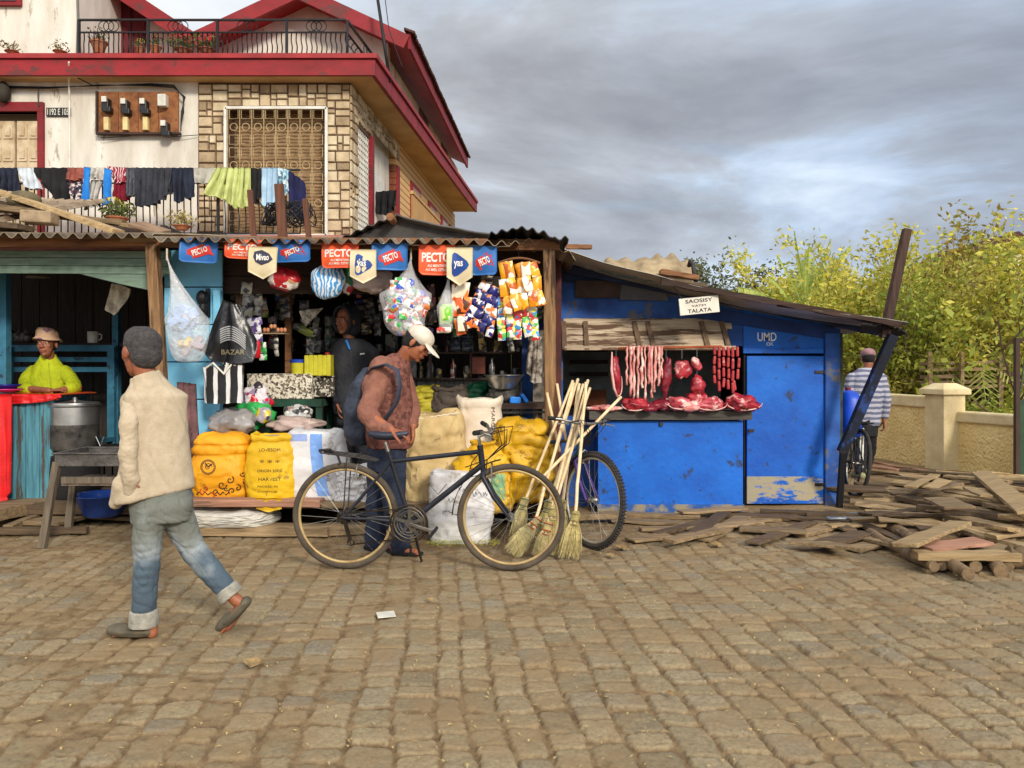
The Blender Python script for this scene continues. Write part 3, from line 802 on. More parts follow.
# pipe down the front wall
m = MB(); m.tube([W(69, 62, 9.7), W(69, 82, 9.9), W(69.5, 100, 9.97), W(69.5, 230, 9.97)], .012, 6); hp(m, 'downpipe', whitep)
m = MB(); m.tube([W(77, -20, 10.05), W(78, 20, 10.05), W(77, 54, 10.05)], .015, 6); hp(m, 'drain_pipe', M('grey_pipe', C(120, 116, 110)))
# mast, meters, number plate, cables
m = MB(); m.tube([W(376, -12, 10.6), W(390, 82, 10.4)], .022, 8); mast = m.build('antenna_mast', iron, smooth=True, label='thin dark metal pole leaning against the upper terrace corner of the house', cat='pole')
m = MB(); m.tube([W(384, -10, 10.4), W(389, 30, 10.2), W(402, 66, 10.1), W(412, 84, 10.4)], .006, 5); m.build('cable', iron, label='thin loose wire hanging down beside the leaning roof pole', cat='cable')
mb_ = thing('meter_board', 'brown wooden board of electricity meters on the white upstairs wall', 'meter board', W(139, 133, 9.96))
mw = M('meter_wood', C(150, 98, 58), C(104, 62, 38), scale=9, wear=C(80, 50, 34))
m = MB(); 
for k in range(4): m.bb(X(99 + 20*k, 9.94), X(118.4 + 20*k, 9.94), 9.93, 9.96, Z(133, 9.94), Z(92, 9.94))
m.build('board', mw, mb_)
m = MB(); m.bb(X(97, 9.94), X(181, 9.94), 9.90, 9.96, Z(135, 9.94), Z(133, 9.94)); m.bb(X(97, 9.94), X(98.8, 9.94), 9.90, 9.96, Z(133, 9.94), Z(92, 9.94)); m.build('board_frame', dark_w, mb_)
blk = M('meter_black', C(34, 34, 36), rough=.4, bump=0); wh = M('meter_white', C(214, 212, 200), rough=.4, bump=0); cr_ = M('meter_cream', C(214, 196, 138), C(180, 158, 104), rough=.5)
for k, (px, py) in enumerate(((105, 101), (124, 103), (143, 103), (164, 125))):
    m = MB(); m.box(W(px + 1.5, py + 4, 9.88), (.09, .1, .16)); m.box(W(px + 3, py + 9, 9.87), (.1, .09, .07)); e = m.build('meter', blk, mb_, bevel=.01)
    m = MB(); m.box(W(px - 1, py - 2, 9.82), (.06, .02, .07)); m.build('meter_dial', wh, e)
m = MB(); m.box(W(163, 101, 9.88), (.11, .1, .16)); m.build('meter', wh, mb_, bevel=.012)
for px in (107, 126, 146): m = MB(); m.box(W(px, 124, 9.9), (.065, .06, .17)); m.build('fuse_box', cr_, mb_, bevel=.006)
m = MB()
for k in range(4):
    m.tube([W(0, 86 + k*.7, 9.95), W(50, 87 + k*.5, 9.94), W(100, 86 - k*.4, 9.93), W(150, 83.5 + k*.8, 9.92), W(174, 85 + k, 9.9), W(183 + k*.8, 97, 9.9), W(184 - k*.9, 112, 9.9), W(181, 122 + k*3, 9.9)], .006, 5)
m.tube([W(39, 87, 9.93), W(38, 96, 9.93), W(39, 106, 9.93)], .008, 5); m.tube([W(70, 66, 9.75), W(78, 78, 9.85), W(92, 85, 9.9)], .008, 5)
m.tube([W(100, 134, 9.92), W(101, 138, 9.92), W(130, 136, 9.95)], .005, 5); m.tube([W(164, 134, 9.92), W(168, 137, 9.92), W(198, 135, 9.96)], .005, 5)
m.build('power_cable', iron, label='bundle of black electric cables sagging along the upstairs wall to the meters', cat='cable')
m = MB(); m.bb(X(46, 9.97), X(70, 9.97), 9.975, 9.995, Z(116, 9.97), Z(107.5, 9.97)); npl = m.build('number_plate', M('plate_black', C(34, 32, 30), rough=.6), label='small black house number plate with white characters beside the red door', cat='number plate')
text_mb('1192 E 105', width=.28, height=.085, at=W(58, 111.8, 9.972), bold=.012).build('lettering', wh, npl)
m = MB(); m.ell(W(3, 92, 9.9), (.09, .08, .14)); m.tube([W(3, 84, 9.95), W(3, 90, 9.9)], .02); m.build('wall_lamp', M('lamp_dark', C(58, 52, 44), C(40, 36, 30)), smooth=True, label='dark round lamp on the white wall above the panelled double door', cat='lamp')

# flower pots on the terrace and balcony
leafm = M('pot_leaf', C(104, 112, 52), C(66, 74, 36), scale=12, bump=0)
def leaf_cloud(mb, c, rad, n, sz, mi=0, rr=random, up=.2):
    for _ in range(n):
        a = rr.uniform(0, 2*PI); h = rr.uniform(-1, 1); r_ = rr.random() ** .5
        s_ = math.sqrt(1 - h*h); p = Vector(c) + Vector((s_*math.cos(a)*rad[0], s_*math.sin(a)*rad[1], h*rad[2])) * r_
        d = Vector((rr.gauss(0, 1), rr.gauss(0, 1), rr.gauss(0, 1) + up)).normalized(); e = d.orthogonal().normalized()
        e = Matrix.Rotation(rr.uniform(0, 6.28), 3, d) @ e; s2 = sz * rr.uniform(.6, 1.3); f = d.cross(e)
        mb.add([p - e*s2, p + f*s2*.42, p + e*s2, p - f*s2*.42], [(0, 1, 2, 3)], mi)
terra = M('terracotta', C(172, 108, 74), C(130, 78, 54))
def pot(px, py, Y, r_, label, fl=None, lv=leafm, n=90, h=.16, spread=1.6, potm=terra, loc_z=None):
    base = W(px, py, Y)
    t = thing('flower_pot', label, 'plant pot', base, 'pots of plants along the house balconies')
    MB().lathe([(r_*.6, 0), (r_*.8, h*.5), (r_, h*.85), (r_*1.08, h*.85), (r_*1.08, h), (r_*.95, h), (r_*.9, h*.8)], base, 14).build('pot', potm, t, smooth=False)
    m = MB(); rr = random.Random(int(px)); leaf_cloud(m, base + V(0, 0, h + r_*.8), (r_*spread, r_*spread, r_*1.1), n, r_*.3, 0, rr)
    for k in range(7): m.tube([base + V(0,0,h*.7), base + V(rr.uniform(-1,1)*r_*spread*.7, rr.uniform(-1,1)*r_, h + r_*rr.uniform(.5, 1.6))], .005, 4)
    m.build('leaves', lv, t)
    if fl:
        m = MB(); leaf_cloud(m, base + V(0, 0, h + r_*1.5), (r_*spread*.8, r_*spread*.8, r_*.5), 34, r_*.2, 0, rr); m.tube([base + V(0,0,h*.7), base + V(0,0,h + r_*1.5)], .004, 4); m.build('flowers', fl, t)
redf = M('red_petals', C(206, 36, 42), bump=0); yelf = M('yellow_petals', C(214, 190, 40), bump=0); dryl = M('dry_leaf', C(120, 104, 62), C(80, 70, 44), bump=0)
pot(99, 54, 9.95, .1, 'terracotta pot with a dark rosette plant on the terrace edge', None, dryl, 60)
pot(140, 54, 9.95, .06, 'small pot with yellow flowers on the terrace edge', yelf, leafm, 40, .08)
pot(155, 54, 9.95, .08, 'pot with one red flower on the terrace near the maroon door', redf, leafm, 60, .1)
pot(183, 54, 9.95, .1, 'left of two thick red geranium pots on the terrace', redf, leafm, 140, .06, 2.2)
pot(207, 54, 9.95, .1, 'right of two thick red geranium pots on the terrace', redf, leafm, 150, .06, 2.2)
pot(12, 54, 9.78, .08, 'low straggly plant at the far left of the terrace edge', None, dryl, 60, .03, 2)
pot(60, 54, 9.78, .08, 'low dark plant on the terrace edge by the drainpipe', None, dryl, 60, .03, 1.8)
pot(117, 226, 8.95, .12, 'yellow green potted plant on the roof edge below the blue shirt', yelf, leafm, 200, .1, 1.8)
pot(182, 230, 8.95, .1, 'dry yellowish potted plant on the balcony edge', None, M('dry_yellow', C(170, 156, 96), C(120, 104, 60), bump=0), 130, .05, 2.0)
# ------------------------------------------------------------------ stalls
blue = M('blue_paint', C(18, 108, 208), C(12, 78, 170), scale=2.2, rough=.6, bump=.4, bscale=18, wear=C(40, 58, 92), wthr=.59, wscale=8, contrast=.2)
blue_d = M('blue_paint_worn', C(44, 96, 176), C(28, 58, 120), scale=3, rough=.7, bump=.5, bscale=20, wear=C(92, 92, 98), wthr=.56, wscale=4)
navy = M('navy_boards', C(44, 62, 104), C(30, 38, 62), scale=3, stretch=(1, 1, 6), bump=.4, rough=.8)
skyb = M('sky_blue_boards', C(132, 204, 236), C(106, 178, 216), scale=2, rough=.75, bump=.35, bscale=25, wear=C(140, 168, 164), wthr=.6)
greenb = M('green_grey_boards', C(124, 146, 130), C(96, 116, 104), scale=3, stretch=(1, 1, 9), rough=.85, bump=.5, wear=C(92, 88, 74), wthr=.6)
bench_b = M('bench_blue', C(60, 124, 152), C(42, 92, 118), scale=4, rough=.7, bump=.3, wear=C(40, 52, 60), wthr=.58)
teal_w = wood('teal_planks', C(84, 142, 156), C(52, 92, 108), 'Z', wear=C(70, 66, 60), wthr=.56, rv=.2)

def corr(m, x0, x1, y0, y1, z0, z1, pitch=.115, amp=.023, zx=None, mi=0, th=.006, edge=0.):
    """corrugated iron: waves along x, sloping from (y0,z0) to (y1,z1); zx(x) adds sag"""
    n = max(6, int((x1 - x0) / pitch * 8))
    def fn(u, v):
        x = x0 + (x1 - x0) * u; y = y0 + (y1 - y0) * v
        z = z0 + (z1 - z0) * v + amp * math.sin(2*PI*x/pitch)
        if zx: z += zx(x, v)
        return (x, y + edge * nz((x*3, 0, 1)) * (1 - v), z)
    return m.grid(fn, n, 6, mi, th)

# --- left food stall
lst = thing('food_stall', 'dark open food stall at the left with green grey boards over its opening', 'stall', (-4.6, 6.6, 0))
x0, x1 = -6.4, X(168, 6.6)
m = MB(); m.bar((x0, 6.56, Z(243.5, 6.56)), (X(150, 6.56), 6.56, Z(241, 6.56)), .09, .1, jit=.004, seg=6); m.build('front_beam', beam_w, lst)
m = MB(); m.bar((X(122, 6.5), 6.49, Z(239, 6.5)), (X(158, 6.5), 6.49, Z(239, 6.5)), .03, .05); m.build('beam_patch', plank_p, lst)
m = MB()
for k, (za, zb) in enumerate(((249, 256), (256.5, 264), (264.5, 272))):
    m.prism([(x0, 6.72, Z(za+ .0, 6.72)), (X(170, 6.72), 6.72, Z(za + 7*.3, 6.72)), (X(170, 6.72), 6.72, Z(zb+ 7*.3, 6.72)), (x0, 6.72, Z(zb, 6.72))], (0, .03, 0))
m.prism([(X(40, 6.72), 6.73, Z(264, 6.72)), (X(170, 6.72), 6.73, Z(268, 6.72)), (X(148, 6.72), 6.73, Z(290, 6.72)), (X(120, 6.72), 6.73, Z(284, 6.72))], (0, .03, 0))
m.build('header_boards', greenb, lst, bevel=.004)
m = MB()
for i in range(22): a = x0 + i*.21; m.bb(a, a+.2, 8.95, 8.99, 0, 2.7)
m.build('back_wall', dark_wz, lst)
m = MB(); m.bb(X(160, 6.9), X(160, 6.9)+.04, 6.9, 8.9, 0, 2.7); m.build('partition_wall', dark_wz, lst)
m = MB(); m.bb(-6.5, -6.44, 6.7, 9, 0, 2.6); m.build('side_wall', bench_b, lst)
m = MB(); m.bb(X(-4, 7.4), X(6, 7.4), 7.4, 7.48, .1, 2.5); m.build('blue_post', bench_b, lst)
m = MB(); m.bb(X(113, 8.3), X(119, 8.3), 8.28, 8.35, .1, 2.6); m.build('inner_post', bench_b, lst)
m = MB(); m.bar(W(157.5, 532, 6.5)+V(.1,0,0), W(152.5, 245, 6.5), .1, .085, (0, 1, 0), jit=.004, seg=8); m.build('post', post_w, lst, bevel=.006)
m = MB(); corr(m, x0, X(155, 6.35), 6.32, 9.1, Z(236, 6.4), 2.95, zx=lambda x, v: .02*nz((x*.7, v, 0)), edge=.06); m.build('roof_sheet', rust, lst, smooth=True)
m = MB(); corr(m, x0, -4.75, 6.5, 8.9, Z(229, 6.5), 3.38, zx=lambda x, v: .03*nz((x*.9, v, 4))); m.build('upper_roof_sheet', rust, lst, smooth=True)
m = MB(); m.bb(x0, X(168, 7), 6.75, 8.95, .1, .18); m.build('floor', plank_d, lst)
lamp = thing('hanging_lamp', 'small pale ceiling lamp hanging in the dark food stall', 'lamp', W(39, 277, 8.2))
MB().lathe([(.02, .03), (.12, .0), (.13, -.012), (.03, -.012)], W(39, 277, 8.2), 18).build('lamp_shade', M('dull_cream', C(150, 140, 118)), lamp, smooth=True)
MB().tube([W(39, 277, 8.2), W(39, 258, 8.2)], .005).build('cord', iron, lamp)

# --- middle grocery stall
gst = thing('grocery_stall', 'open grocery stall with rusty corrugated roof and pennants along its front beam', 'stall', (-1.3, 6.6, 0))
gx0, gx1 = X(196, 6.6), X(552, 6.6)
m = MB(); m.bar((X(146, 6.5), 6.53, Z(241, 6.5)), (X(560, 6.5), 6.53, Z(245, 6.5)), .08, .09, jit=.004, seg=8); m.build('front_beam', beam_w, gst)
m = MB(); m.bar(W(552, 530, 6.5), W(549, 250, 6.5), .1, .09, (0, 1, 0), jit=.004, seg=8); m.build('post', post_w, gst, bevel=.006)
m = MB()
for k in range(7):
    z0 = .1 + k*.34; m.bb(X(160, 6.9), X(222, 6.9), 6.9, 6.93, z0, z0+.33)
m.build('blue_wall_boards', skyb, gst, bevel=.004)
m = MB(); m.bb(X(214, 6.86), X(221, 6.86), 6.84, 6.895, .1, 2.1); m.build('door_edge', skyb, gst)
m = MB(); m.bb(X(216, 7.0), X(556, 7), 7.0, 7.03, Z(276, 7), Z(240, 7)); m.bb(X(216, 7.0), X(420, 7), 6.97, 6.995, Z(294, 7), Z(277, 7)); m.build('header_boards', dark_w, gst)
m = MB()
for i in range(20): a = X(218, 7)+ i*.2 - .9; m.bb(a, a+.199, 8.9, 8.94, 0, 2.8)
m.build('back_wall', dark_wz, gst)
m = MB()
for i in range(16): a = X(405, 7.9) + i*.1; m.bb(a, a+.092, 8.1, 8.12, .3, Z(378, 8.1))
m.build('whitewashed_boards', M('whitewash', C(150, 150, 142), C(104, 104, 98), scale=4, stretch=(1,1,.3), wear=C(70,64,58), wthr=.58), gst)
m = MB(); m.bb(X(556, 7.05), X(556, 7.05)+.05, 7.05, 8.9, 0, 2.5); m.build('side_wall', M('maroon_wall', C(92, 44, 40), C(60, 32, 30)), gst)
m = MB(); m.bb(X(533, 7.2), X(546, 7.2), 7.2, 7.24, .3, Z(330, 7.2)); m.build('inner_post', M('peeled_post', C(120, 112, 100), C(62, 56, 50), scale=6, contrast=.08), gst)
m = MB(); m.bb(X(236, 7.1), X(241, 7.1), 7.1, 7.14, 1.2, Z(282, 7.1)); m.build('orange_upright', post_w, gst)
m = MB(); m.bb(X(285, 7.5), X(291, 7.5), 7.5, 7.54, .9, 2.3); m.build('inner_upright', beam_w, gst)
for z in (Z(378, 8.2), Z(352, 8.2), Z(326, 8.2)):
    m = MB(); m.bb(X(395, 8.2), X(545, 8.2), 8.0, 8.3, z-.02, z); m.build('shelf', dark_w, gst)
for z in (Z(352, 8.4), Z(322, 8.4), Z(298, 8.4)):
    m = MB(); m.bb(X(290, 8.4), X(392, 8.4), 8.2, 8.5, z-.02, z); m.build('shelf', dark_w, gst)
for px in (430, 470, 520): m = MB(); m.bb(X(px, 8.05), X(px+2, 8.05), 8.0, 8.03, 1.3, Z(326, 8.05)); m.build('shelf_upright', dark_w, gst)
m = MB(); m.bb(X(190, 6.5), X(560, 6.8), 6.48, 8.9, .2, .27); m.build('platform', plank_d, gst)
m = MB(); m.bar((X(188, 6.36), 6.37, Z(502, 6.36)), (X(322, 6.36), 6.37, Z(502.5, 6.36)), .16, .06, jit=.003, seg=6); m.build('platform_edge_board', plank_r, gst, bevel=.006)
m = MB(); m.bar((X(322, 6.36), 6.4, Z(505, 6.36)), (X(432, 6.36), 6.4, Z(505, 6.36)), .14, .05, jit=.003, seg=6); m.build('platform_edge_board', plank_x, gst, bevel=.006)
# roof: rusty front sheet, darker bits to the right, raised sheet in the middle
m = MB(); corr(m, X(152, 6.3), X(520, 6.3), 6.28, 9.1, Z(240.5, 6.3), 2.95, zx=lambda x, v: .02*nz((x*.7, v, 9)) - .012*(x+2)*(1-v), edge=.05); m.build('roof_sheet', rust, gst, smooth=True)
m = MB()
def rs(u, v):
    x = X(342, 6.9) + (X(396, 6.9) - X(342, 6.9)) * u; return (x, 6.9 + 1.3*v, Z(237, 6.9) + (Z(214, 6.9)-Z(237, 6.9)) * u + .012*math.sin(u*30))
m.grid(rs, 30, 4, 0, .006)
def rs2(u, v):
    x = X(396, 6.9) + (X(512, 6.9) - X(396, 6.9)) * u; return (x, 6.9 + 1.5*v, Z(214, 6.9) + (Z(238, 6.9)-Z(214, 6.9)) * u**.8 + .014*math.sin(v*62) + .02*nz((u*4, v*2, 1)))
m.grid(rs2, 16, 60, 0, .006); m.build('raised_roof_sheet', M('grey_iron', C(120, 116, 112), C(70, 64, 62), scale=3, rough=.6, metal=.3), gst, smooth=True)
m = MB(); m.prism([(X(345, 6.95), 7.0, Z(240, 6.95)), (X(508, 6.95), 7.0, Z(240, 6.95)), (X(396, 6.95), 7.0, Z(217, 6.95))], (0, .03, 0)); m.build('roof_gable_shade', rust_d, gst)  # dark sheet painted in for the shade inside the open gable
m = MB(); m.lathe([(.035, -.06), (.035, 1.2)], W(391, 218, 6.84), 10, ax=(0, 1, 0)); m.build('ridge_pole', beam_w, gst, auto=True)
m = MB()
def torn(u, v):
    x = X(488, 6.4) + (X(568, 6.4) - X(488, 6.4))*u
    zt_ = Z(240, 6.4) + .085*math.sin(PI*min(1, u*1.25))**.7 + .03*nz((u*9, 0, 3))
    return (x, 6.3 + 1.3*v, zt_ + .03*nz((u*9, v*5, 5)) - .02 * v + .014*math.sin(u*48))
m.grid(torn, 60, 14, 0, .008); m.build('torn_roof_sheet', rust_d, gst, smooth=True)
m = MB(); corr(m, X(515, 6.6), X(575, 6.6), 6.5, 8.0, Z(243, 6.6), Z(240, 6.6), zx=lambda x, v: -.6*max(0, x-X(548, 6.6)), edge=.1); m.build('roof_sheet_end', rust, gst, smooth=True)

# --- blue butcher's shack
bst = thing('butcher_shack', 'bright blue painted wooden butcher shack with meat hanging in its open hatch', 'shack', (2.2, 7.6, 0))
YB = 7.6
bx0, bx1 = X(557, YB), X(838, YB)
def rz(x, Y=7.0):   # underside line of the sloping roof at its front edge
    return Z(float(np.interp(512 + x*F/7.0, (556, 600, 640, 690, 740, 790, 838, 905), (251, 266, 277, 289, 300, 310, 318, 326))), 7.0)
hx0, hx1, hz0, hz1 = X(563, YB), X(741, YB), Z(416, YB), Z(346, YB)
dxa, dxb, dzt = X(744, YB), X(823, YB), Z(354, YB)
def wallpoly(m, xa, xb, z0, mi=0, Y=YB, th=.05, dz=-.03, n=8):
    xs = [xa + (xb-xa)*i/n for i in range(n+1)]
    m.prism([(xa, Y, z0), (xb, Y, z0)] + [(x, Y, rz(x)+dz+.03) for x in reversed(xs)], (0, th, 0), mi)
m = MB(); m.bb(bx0-.35, hx0, YB, YB+.05, 0, hz1); wallpoly(m, bx0-.35, hx1+.02, hz1); m.bb(hx0, hx1+.02, YB, YB+.05, 0, hz0)
m.build('front_wall', blue_d, bst)
m = MB(); wallpoly(m, hx1+.02, X(826, YB), Z(350, YB), Y=YB-.015); m.build('front_wall_upper_panel', blue, bst)
m = MB(); m.bar((X(742, YB), YB-.03, Z(351, YB)), (X(822, YB), YB-.03, Z(351, YB)), .03, .05, (0,0,1)); m.build('lintel', blue, bst, bevel=.004)
m = MB(); m.bb(dxa+.02, dxb, YB-.03, YB+.02, Z(478, YB), dzt-.02); dr = m.build('door', blue, bst, bevel=.005)
m = MB(); m.bb(dxa+.02, dxb-.01, YB-.034, YB+.01, Z(503, YB), Z(476, YB)); m.build('door_foot', M('bare_plaster', C(18, 100, 196), C(14, 76, 164), scale=4, wear=C(158, 148, 122), wthr=.46, wscale=5, stretch=(.5, 1, 1.3)), bst)
m = MB(); m.bb(hx1+.03, dxa+.02, YB+.0, YB+.06, 0, hz1); m.build('door_gap', darkint, bst)  # solid dark strip, coloured as the shade in the gap
m = MB(); m.bb(X(823, YB), X(838, YB), YB-.06, YB+.03, 0, Z(333, YB)); m.build('corner_post', blue_d, bst, bevel=.008)
m = MB(); m.bb(X(839, YB), X(842, YB), YB-.02, YB+.06, .0, Z(333, YB)); m.build('corner_board', M('mossy_board', C(66, 80, 50), C(40, 44, 34), scale=8), bst)
m = MB(); m.bb(bx1-.03, bx1, YB+.06, 10.3, 0, 1.9); m.build('side_wall', blue_d, bst)
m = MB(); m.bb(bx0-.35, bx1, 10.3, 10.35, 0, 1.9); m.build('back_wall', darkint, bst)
m = MB(); m.bb(hx0-.1, hx1+.1, 8.7, 8.74, 0, 1.9); m.build('inner_partition', M('slate_board', C(140, 148, 142), C(104, 112, 108), scale=3), bst)
m = MB(); m.bb(X(566, 8.5), X(606, 8.5), 8.45, 8.6, Z(405, 8.5), Z(390, 8.5)); m.build('inner_shelf', M('orange_brown_board', C(132, 76, 46)), bst)
m = MB()
for k in range(3): m.bb(X(570, 8.5), X(608, 8.5), 8.5, 8.55, Z(376 - 12*k, 8.5), Z(372 - 12*k, 8.5))
m.build('rack', dark_w, bst)
# navy boards under the roof
m = MB()
for (a, b_, c, d_) in ((575, 621, 281, 298), ):
    m.bb(X(a, YB), X(b_, YB), YB-.04, YB-.005, Z(d_, YB), Z(c, YB))
m.build('rusty_patch', M('brown_patch', C(84, 66, 60), C(58, 46, 44), scale=4), bst)
m = MB(); m.prism([(X(619, YB), YB-.045, Z(300, YB)), (X(668, YB), YB-.045, Z(301, YB)), (X(664, YB), YB-.045, Z(290, YB)), (X(621, YB), YB-.045, Z(283, YB))], (0, .03, 0)); m.build('grey_patch', M('grey_patch', C(104, 106, 112), C(78, 80, 88), scale=4), bst)
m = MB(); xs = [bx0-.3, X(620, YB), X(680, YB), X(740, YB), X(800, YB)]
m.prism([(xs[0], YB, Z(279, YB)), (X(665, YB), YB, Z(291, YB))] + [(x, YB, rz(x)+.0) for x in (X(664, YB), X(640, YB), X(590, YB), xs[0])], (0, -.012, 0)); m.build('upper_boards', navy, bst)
m = MB(); m.bar((X(690, YB), YB-.03, Z(311, YB)), (X(838, YB), YB-.03, Z(335, YB)), .02, .12, (0,0,1)); m.build('sloping_board', M('blue_mid', C(36, 66, 130), C(26, 48, 98), scale=3, bump=.4), bst)
# roof with overhang to the right
m = MB()
xr0, xr1 = X(556, 7.0), X(906, 7.0)
def rf(u, v):
    x = xr0 + (xr1 - xr0)*u; return (x, 6.95 + 3.5*v, rz(x) + .03 - .10*v + .012*math.sin((6.95+3.5*v)*60) + .02*nz((x*2, v*3, 7)) )
m.grid(rf, 70, 150, 0, .007); m.build('roof_sheet', M('pale_iron', C(176, 172, 158), C(120, 116, 108), scale=2, rough=.5, metal=.4, wear=C(84, 120, 130), wthr=.6, wscale=1.2), bst, smooth=True)
m = MB(); m.bar((X(660, 7.0), 6.97, rz(X(660,7))-.0), (X(898, 7.0), 6.97, rz(X(898, 7))-.0), .05, .05, jit=.008, seg=14); m.build('eave_batten', dark_w, bst)
m = MB(); m.bar((X(560, 7.3), 7.5, rz(X(560,7.3))-.06), (X(905, 7.3), 7.5, rz(X(905,7.3))-.06), .06, .08, jit=.004, seg=8); m.build('roof_beam', navy, bst)
m = MB()
for i in range(9): x = X(862, 7.0) + i*.05; m.bar((x, 6.94 + .02*i, rz(x)-.03), (x + .12, 7.25, rz(x)-.05-rnd(0,.05)), .05, .02)
m.build('ragged_eave', M('charred_tar', C(34, 32, 32), C(22, 20, 20), bump=.6), bst)
# counter
m = MB(); m.bb(X(598, 7.25), X(743, 7.25), 7.25, 7.28, .06, Z(421, 7.25)); m.bb(X(598, 7.25), X(598, 7.25)+.03, 7.28, YB, .06, Z(421, 7.25)); m.bb(X(743, 7.25)-.03, X(743, 7.25), 7.28, YB, .06, Z(421, 7.25)); m.build('counter_front', blue, bst, bevel=.003)
m = MB(); m.bar((X(588, 7.3), 7.4, Z(415.5, 7.2)), (X(749, 7.3), 7.4, Z(415.5, 7.2)), .42, .085, jit=.003, seg=6); m.build('counter_top', wood('counter_wood', C(88, 84, 78), C(50, 48, 46), 'X', wear=C(120, 110, 96), wthr=.64), bst, bevel=.006)
m = MB(); m.bb(X(598, 7.24), X(744, 7.24), 7.235, 7.252, 0.02, .10); m.build('counter_foot', M('foot_dirt', C(140, 130, 108), C(40, 84, 150), scale=7, contrast=.06), bst)
rr = random.Random(6); m = MB()
for i in range(34):
    if i % 2: x, z, y = rnd(X(752, YB), X(818, YB)), rnd(Z(470, YB), Z(360, YB)), YB-.0325
    else: x, z, y = rnd(X(604, 7.25), X(738, 7.25)), rnd(Z(500, 7.25), Z(430, 7.25)), 7.248
    a = rr.gauss(1.2, .5); L_ = rr.uniform(.02, .09); w_ = .0018; m.add([(x - math.cos(a)*L_, y, z - math.sin(a)*L_), (x - math.cos(a)*L_, y, z - math.sin(a)*L_ + w_), (x + math.cos(a)*L_, y, z + math.sin(a)*L_ + w_), (x + math.cos(a)*L_, y, z + math.sin(a)*L_)], [(0, 1, 2, 3)])
o = m.build('scratches', M('scratch', C(96, 140, 196)), bst); o['kind'] = 'stuff'
for z in (372, 484): m = MB(); m.box((X(818, YB), YB-.037, Z(z, YB)), (.09, .01, .03)); m.tube([(X(823, YB), YB-.045, Z(z+2, YB)), (X(823, YB), YB-.045, Z(z-2, YB))], .01, 8); m.build('hinge', rust_d, dr)
m = MB(); m.box((X(750, YB), YB-.04, Z(430, YB)), (.06, .015, .025)); m.ring((X(747, YB), YB-.055, Z(432, YB)), .014, .004, seg=14, cs=5); m.build('hasp', rust_d, dr)
m = MB(); m.box((X(661, 7.25), 7.235, Z(424, 7.25)), (.03, .02, .035)); m.build('counter_bolt', rust_d, bst)
# propped shutter: weathered pale planks with battens
shw = wood('shutter_wood', C(204, 186, 160), C(134, 114, 94), 'X', wear=C(92, 70, 54), wthr=.5, rv=.1)
sh0 = Vector((X(564, 7.5), YB-.02, Z(320, YB))); wS = X(733, 7.5) - X(564, 7.5); drop = Vector((0, -.15, -.285))
m = MB()
for k in range(3):
    a = sh0 + drop*(k/3 + .01); b_ = sh0 + drop*((k+1)/3 - .01); ex = Vector((wS - .05*k, 0, 0))
    m.prism([a, a + ex, b_ + ex, b_], (0, .02, .02))
sht = m.build('shutter', shw, bst)
shb = wood('shutter_batten', C(128, 104, 82), C(78, 62, 50), 'Z')
for f in (.0, .13, .42, .5, .82, .94):
    a = sh0 + V(wS*f, -.02, -.02); MB().bar(a, a + drop + V(.04 if f > .3 else 0, 0, 0), .045, .03, (0, 1, 1)).build('batten', shb, sht)
m = MB(); m.bar(sh0 + drop + V(.0, -.01, .0), sh0 + drop + V(wS, -.01, 0), .035, .04); m.build('shutter_edge', shw, sht)
m = MB(); m.tube([W(618, 348.5, 7.22), W(722, 346.5, 7.22)], .012, 8); m.build('hanging_rail', M('orange_pole', C(176, 96, 50), C(140, 66, 40)), bst, smooth=True)
# side brace and pole
m = MB(); m.bar(W(842, 452, 7.25), W(893, 335, 7.05), .07, .09, (1, 0, 0), jit=.003, seg=5); br = m.build('brace', M('brace_paint', C(26, 36, 62), C(18, 20, 28), scale=3, wear=C(36, 62, 120), wthr=.5, wscale=3), bst, bevel=.008)
m = MB(); m.bar(W(884, 338, 7.1), W(907, 229, 7.1), .07, .075, (1, 0, 0), jit=.003, seg=5); m.build('timber_post', wood('dark_post', C(84, 62, 52), C(46, 34, 30), 'Z'), bevel=.008, label='dark square timber post rising slanted above the right end of the blue shack roof', cat='post')
m = MB(); m.bar(W(843, 452, 7.2), W(839, 510, 7.5), .05, .05, (1,0,0)); m.build('brace_foot', M('black_tar', C(28, 28, 32)), bst)
# lettering on the wall
text_mb('UMD', width=.19, height=.085, at=(X(768, 7.55), YB-.02, Z(337, YB)), extrude=.001, bold=.01).build('lettering', M('chalk', C(236, 240, 244), C(220, 224, 230)), bst)
text_mb('OK', width=.07, height=.035, at=(X(771, 7.55), YB-.018, Z(344, YB)), extrude=.001).build('lettering', MATS['chalk'], bst)
# sign board
sg = thing('sign_board', 'small white tilted sign reading SAOSISY TALATA under the blue shack roof', 'sign', W(699, 305, 7.0))
m = MB(); mr = Matrix.Rotation(R(-5.5), 3, 'Y'); c = W(699, 305.5, 7.0)
m.box(c, (.365, .02, .155), mr); m.build('board', M('sign_white', C(222, 218, 206), C(204, 198, 184), bump=.05), sg, bevel=.003)
ink = M('ink_black', C(40, 36, 36), bump=0)
for t_, dz, w_, h_ in (('SAOSISY', .045, .25, .034), ('VATSY', .0, .14, .018), ('TALATA', -.045, .22, .034)):
    text_mb(t_, w_, h_, rot=(0, R(-5.5), 0), at=c + mr @ Vector((0, -.0115, dz)), extrude=.0008, bold=.01).build('lettering', ink, sg)
m = MB(); m.tube([c + mr @ Vector((-.15, -.01, .07)), W(672, 285, 7.05), W(662, 276, 7.1)], .003, 4); m.build('wire', iron, sg)

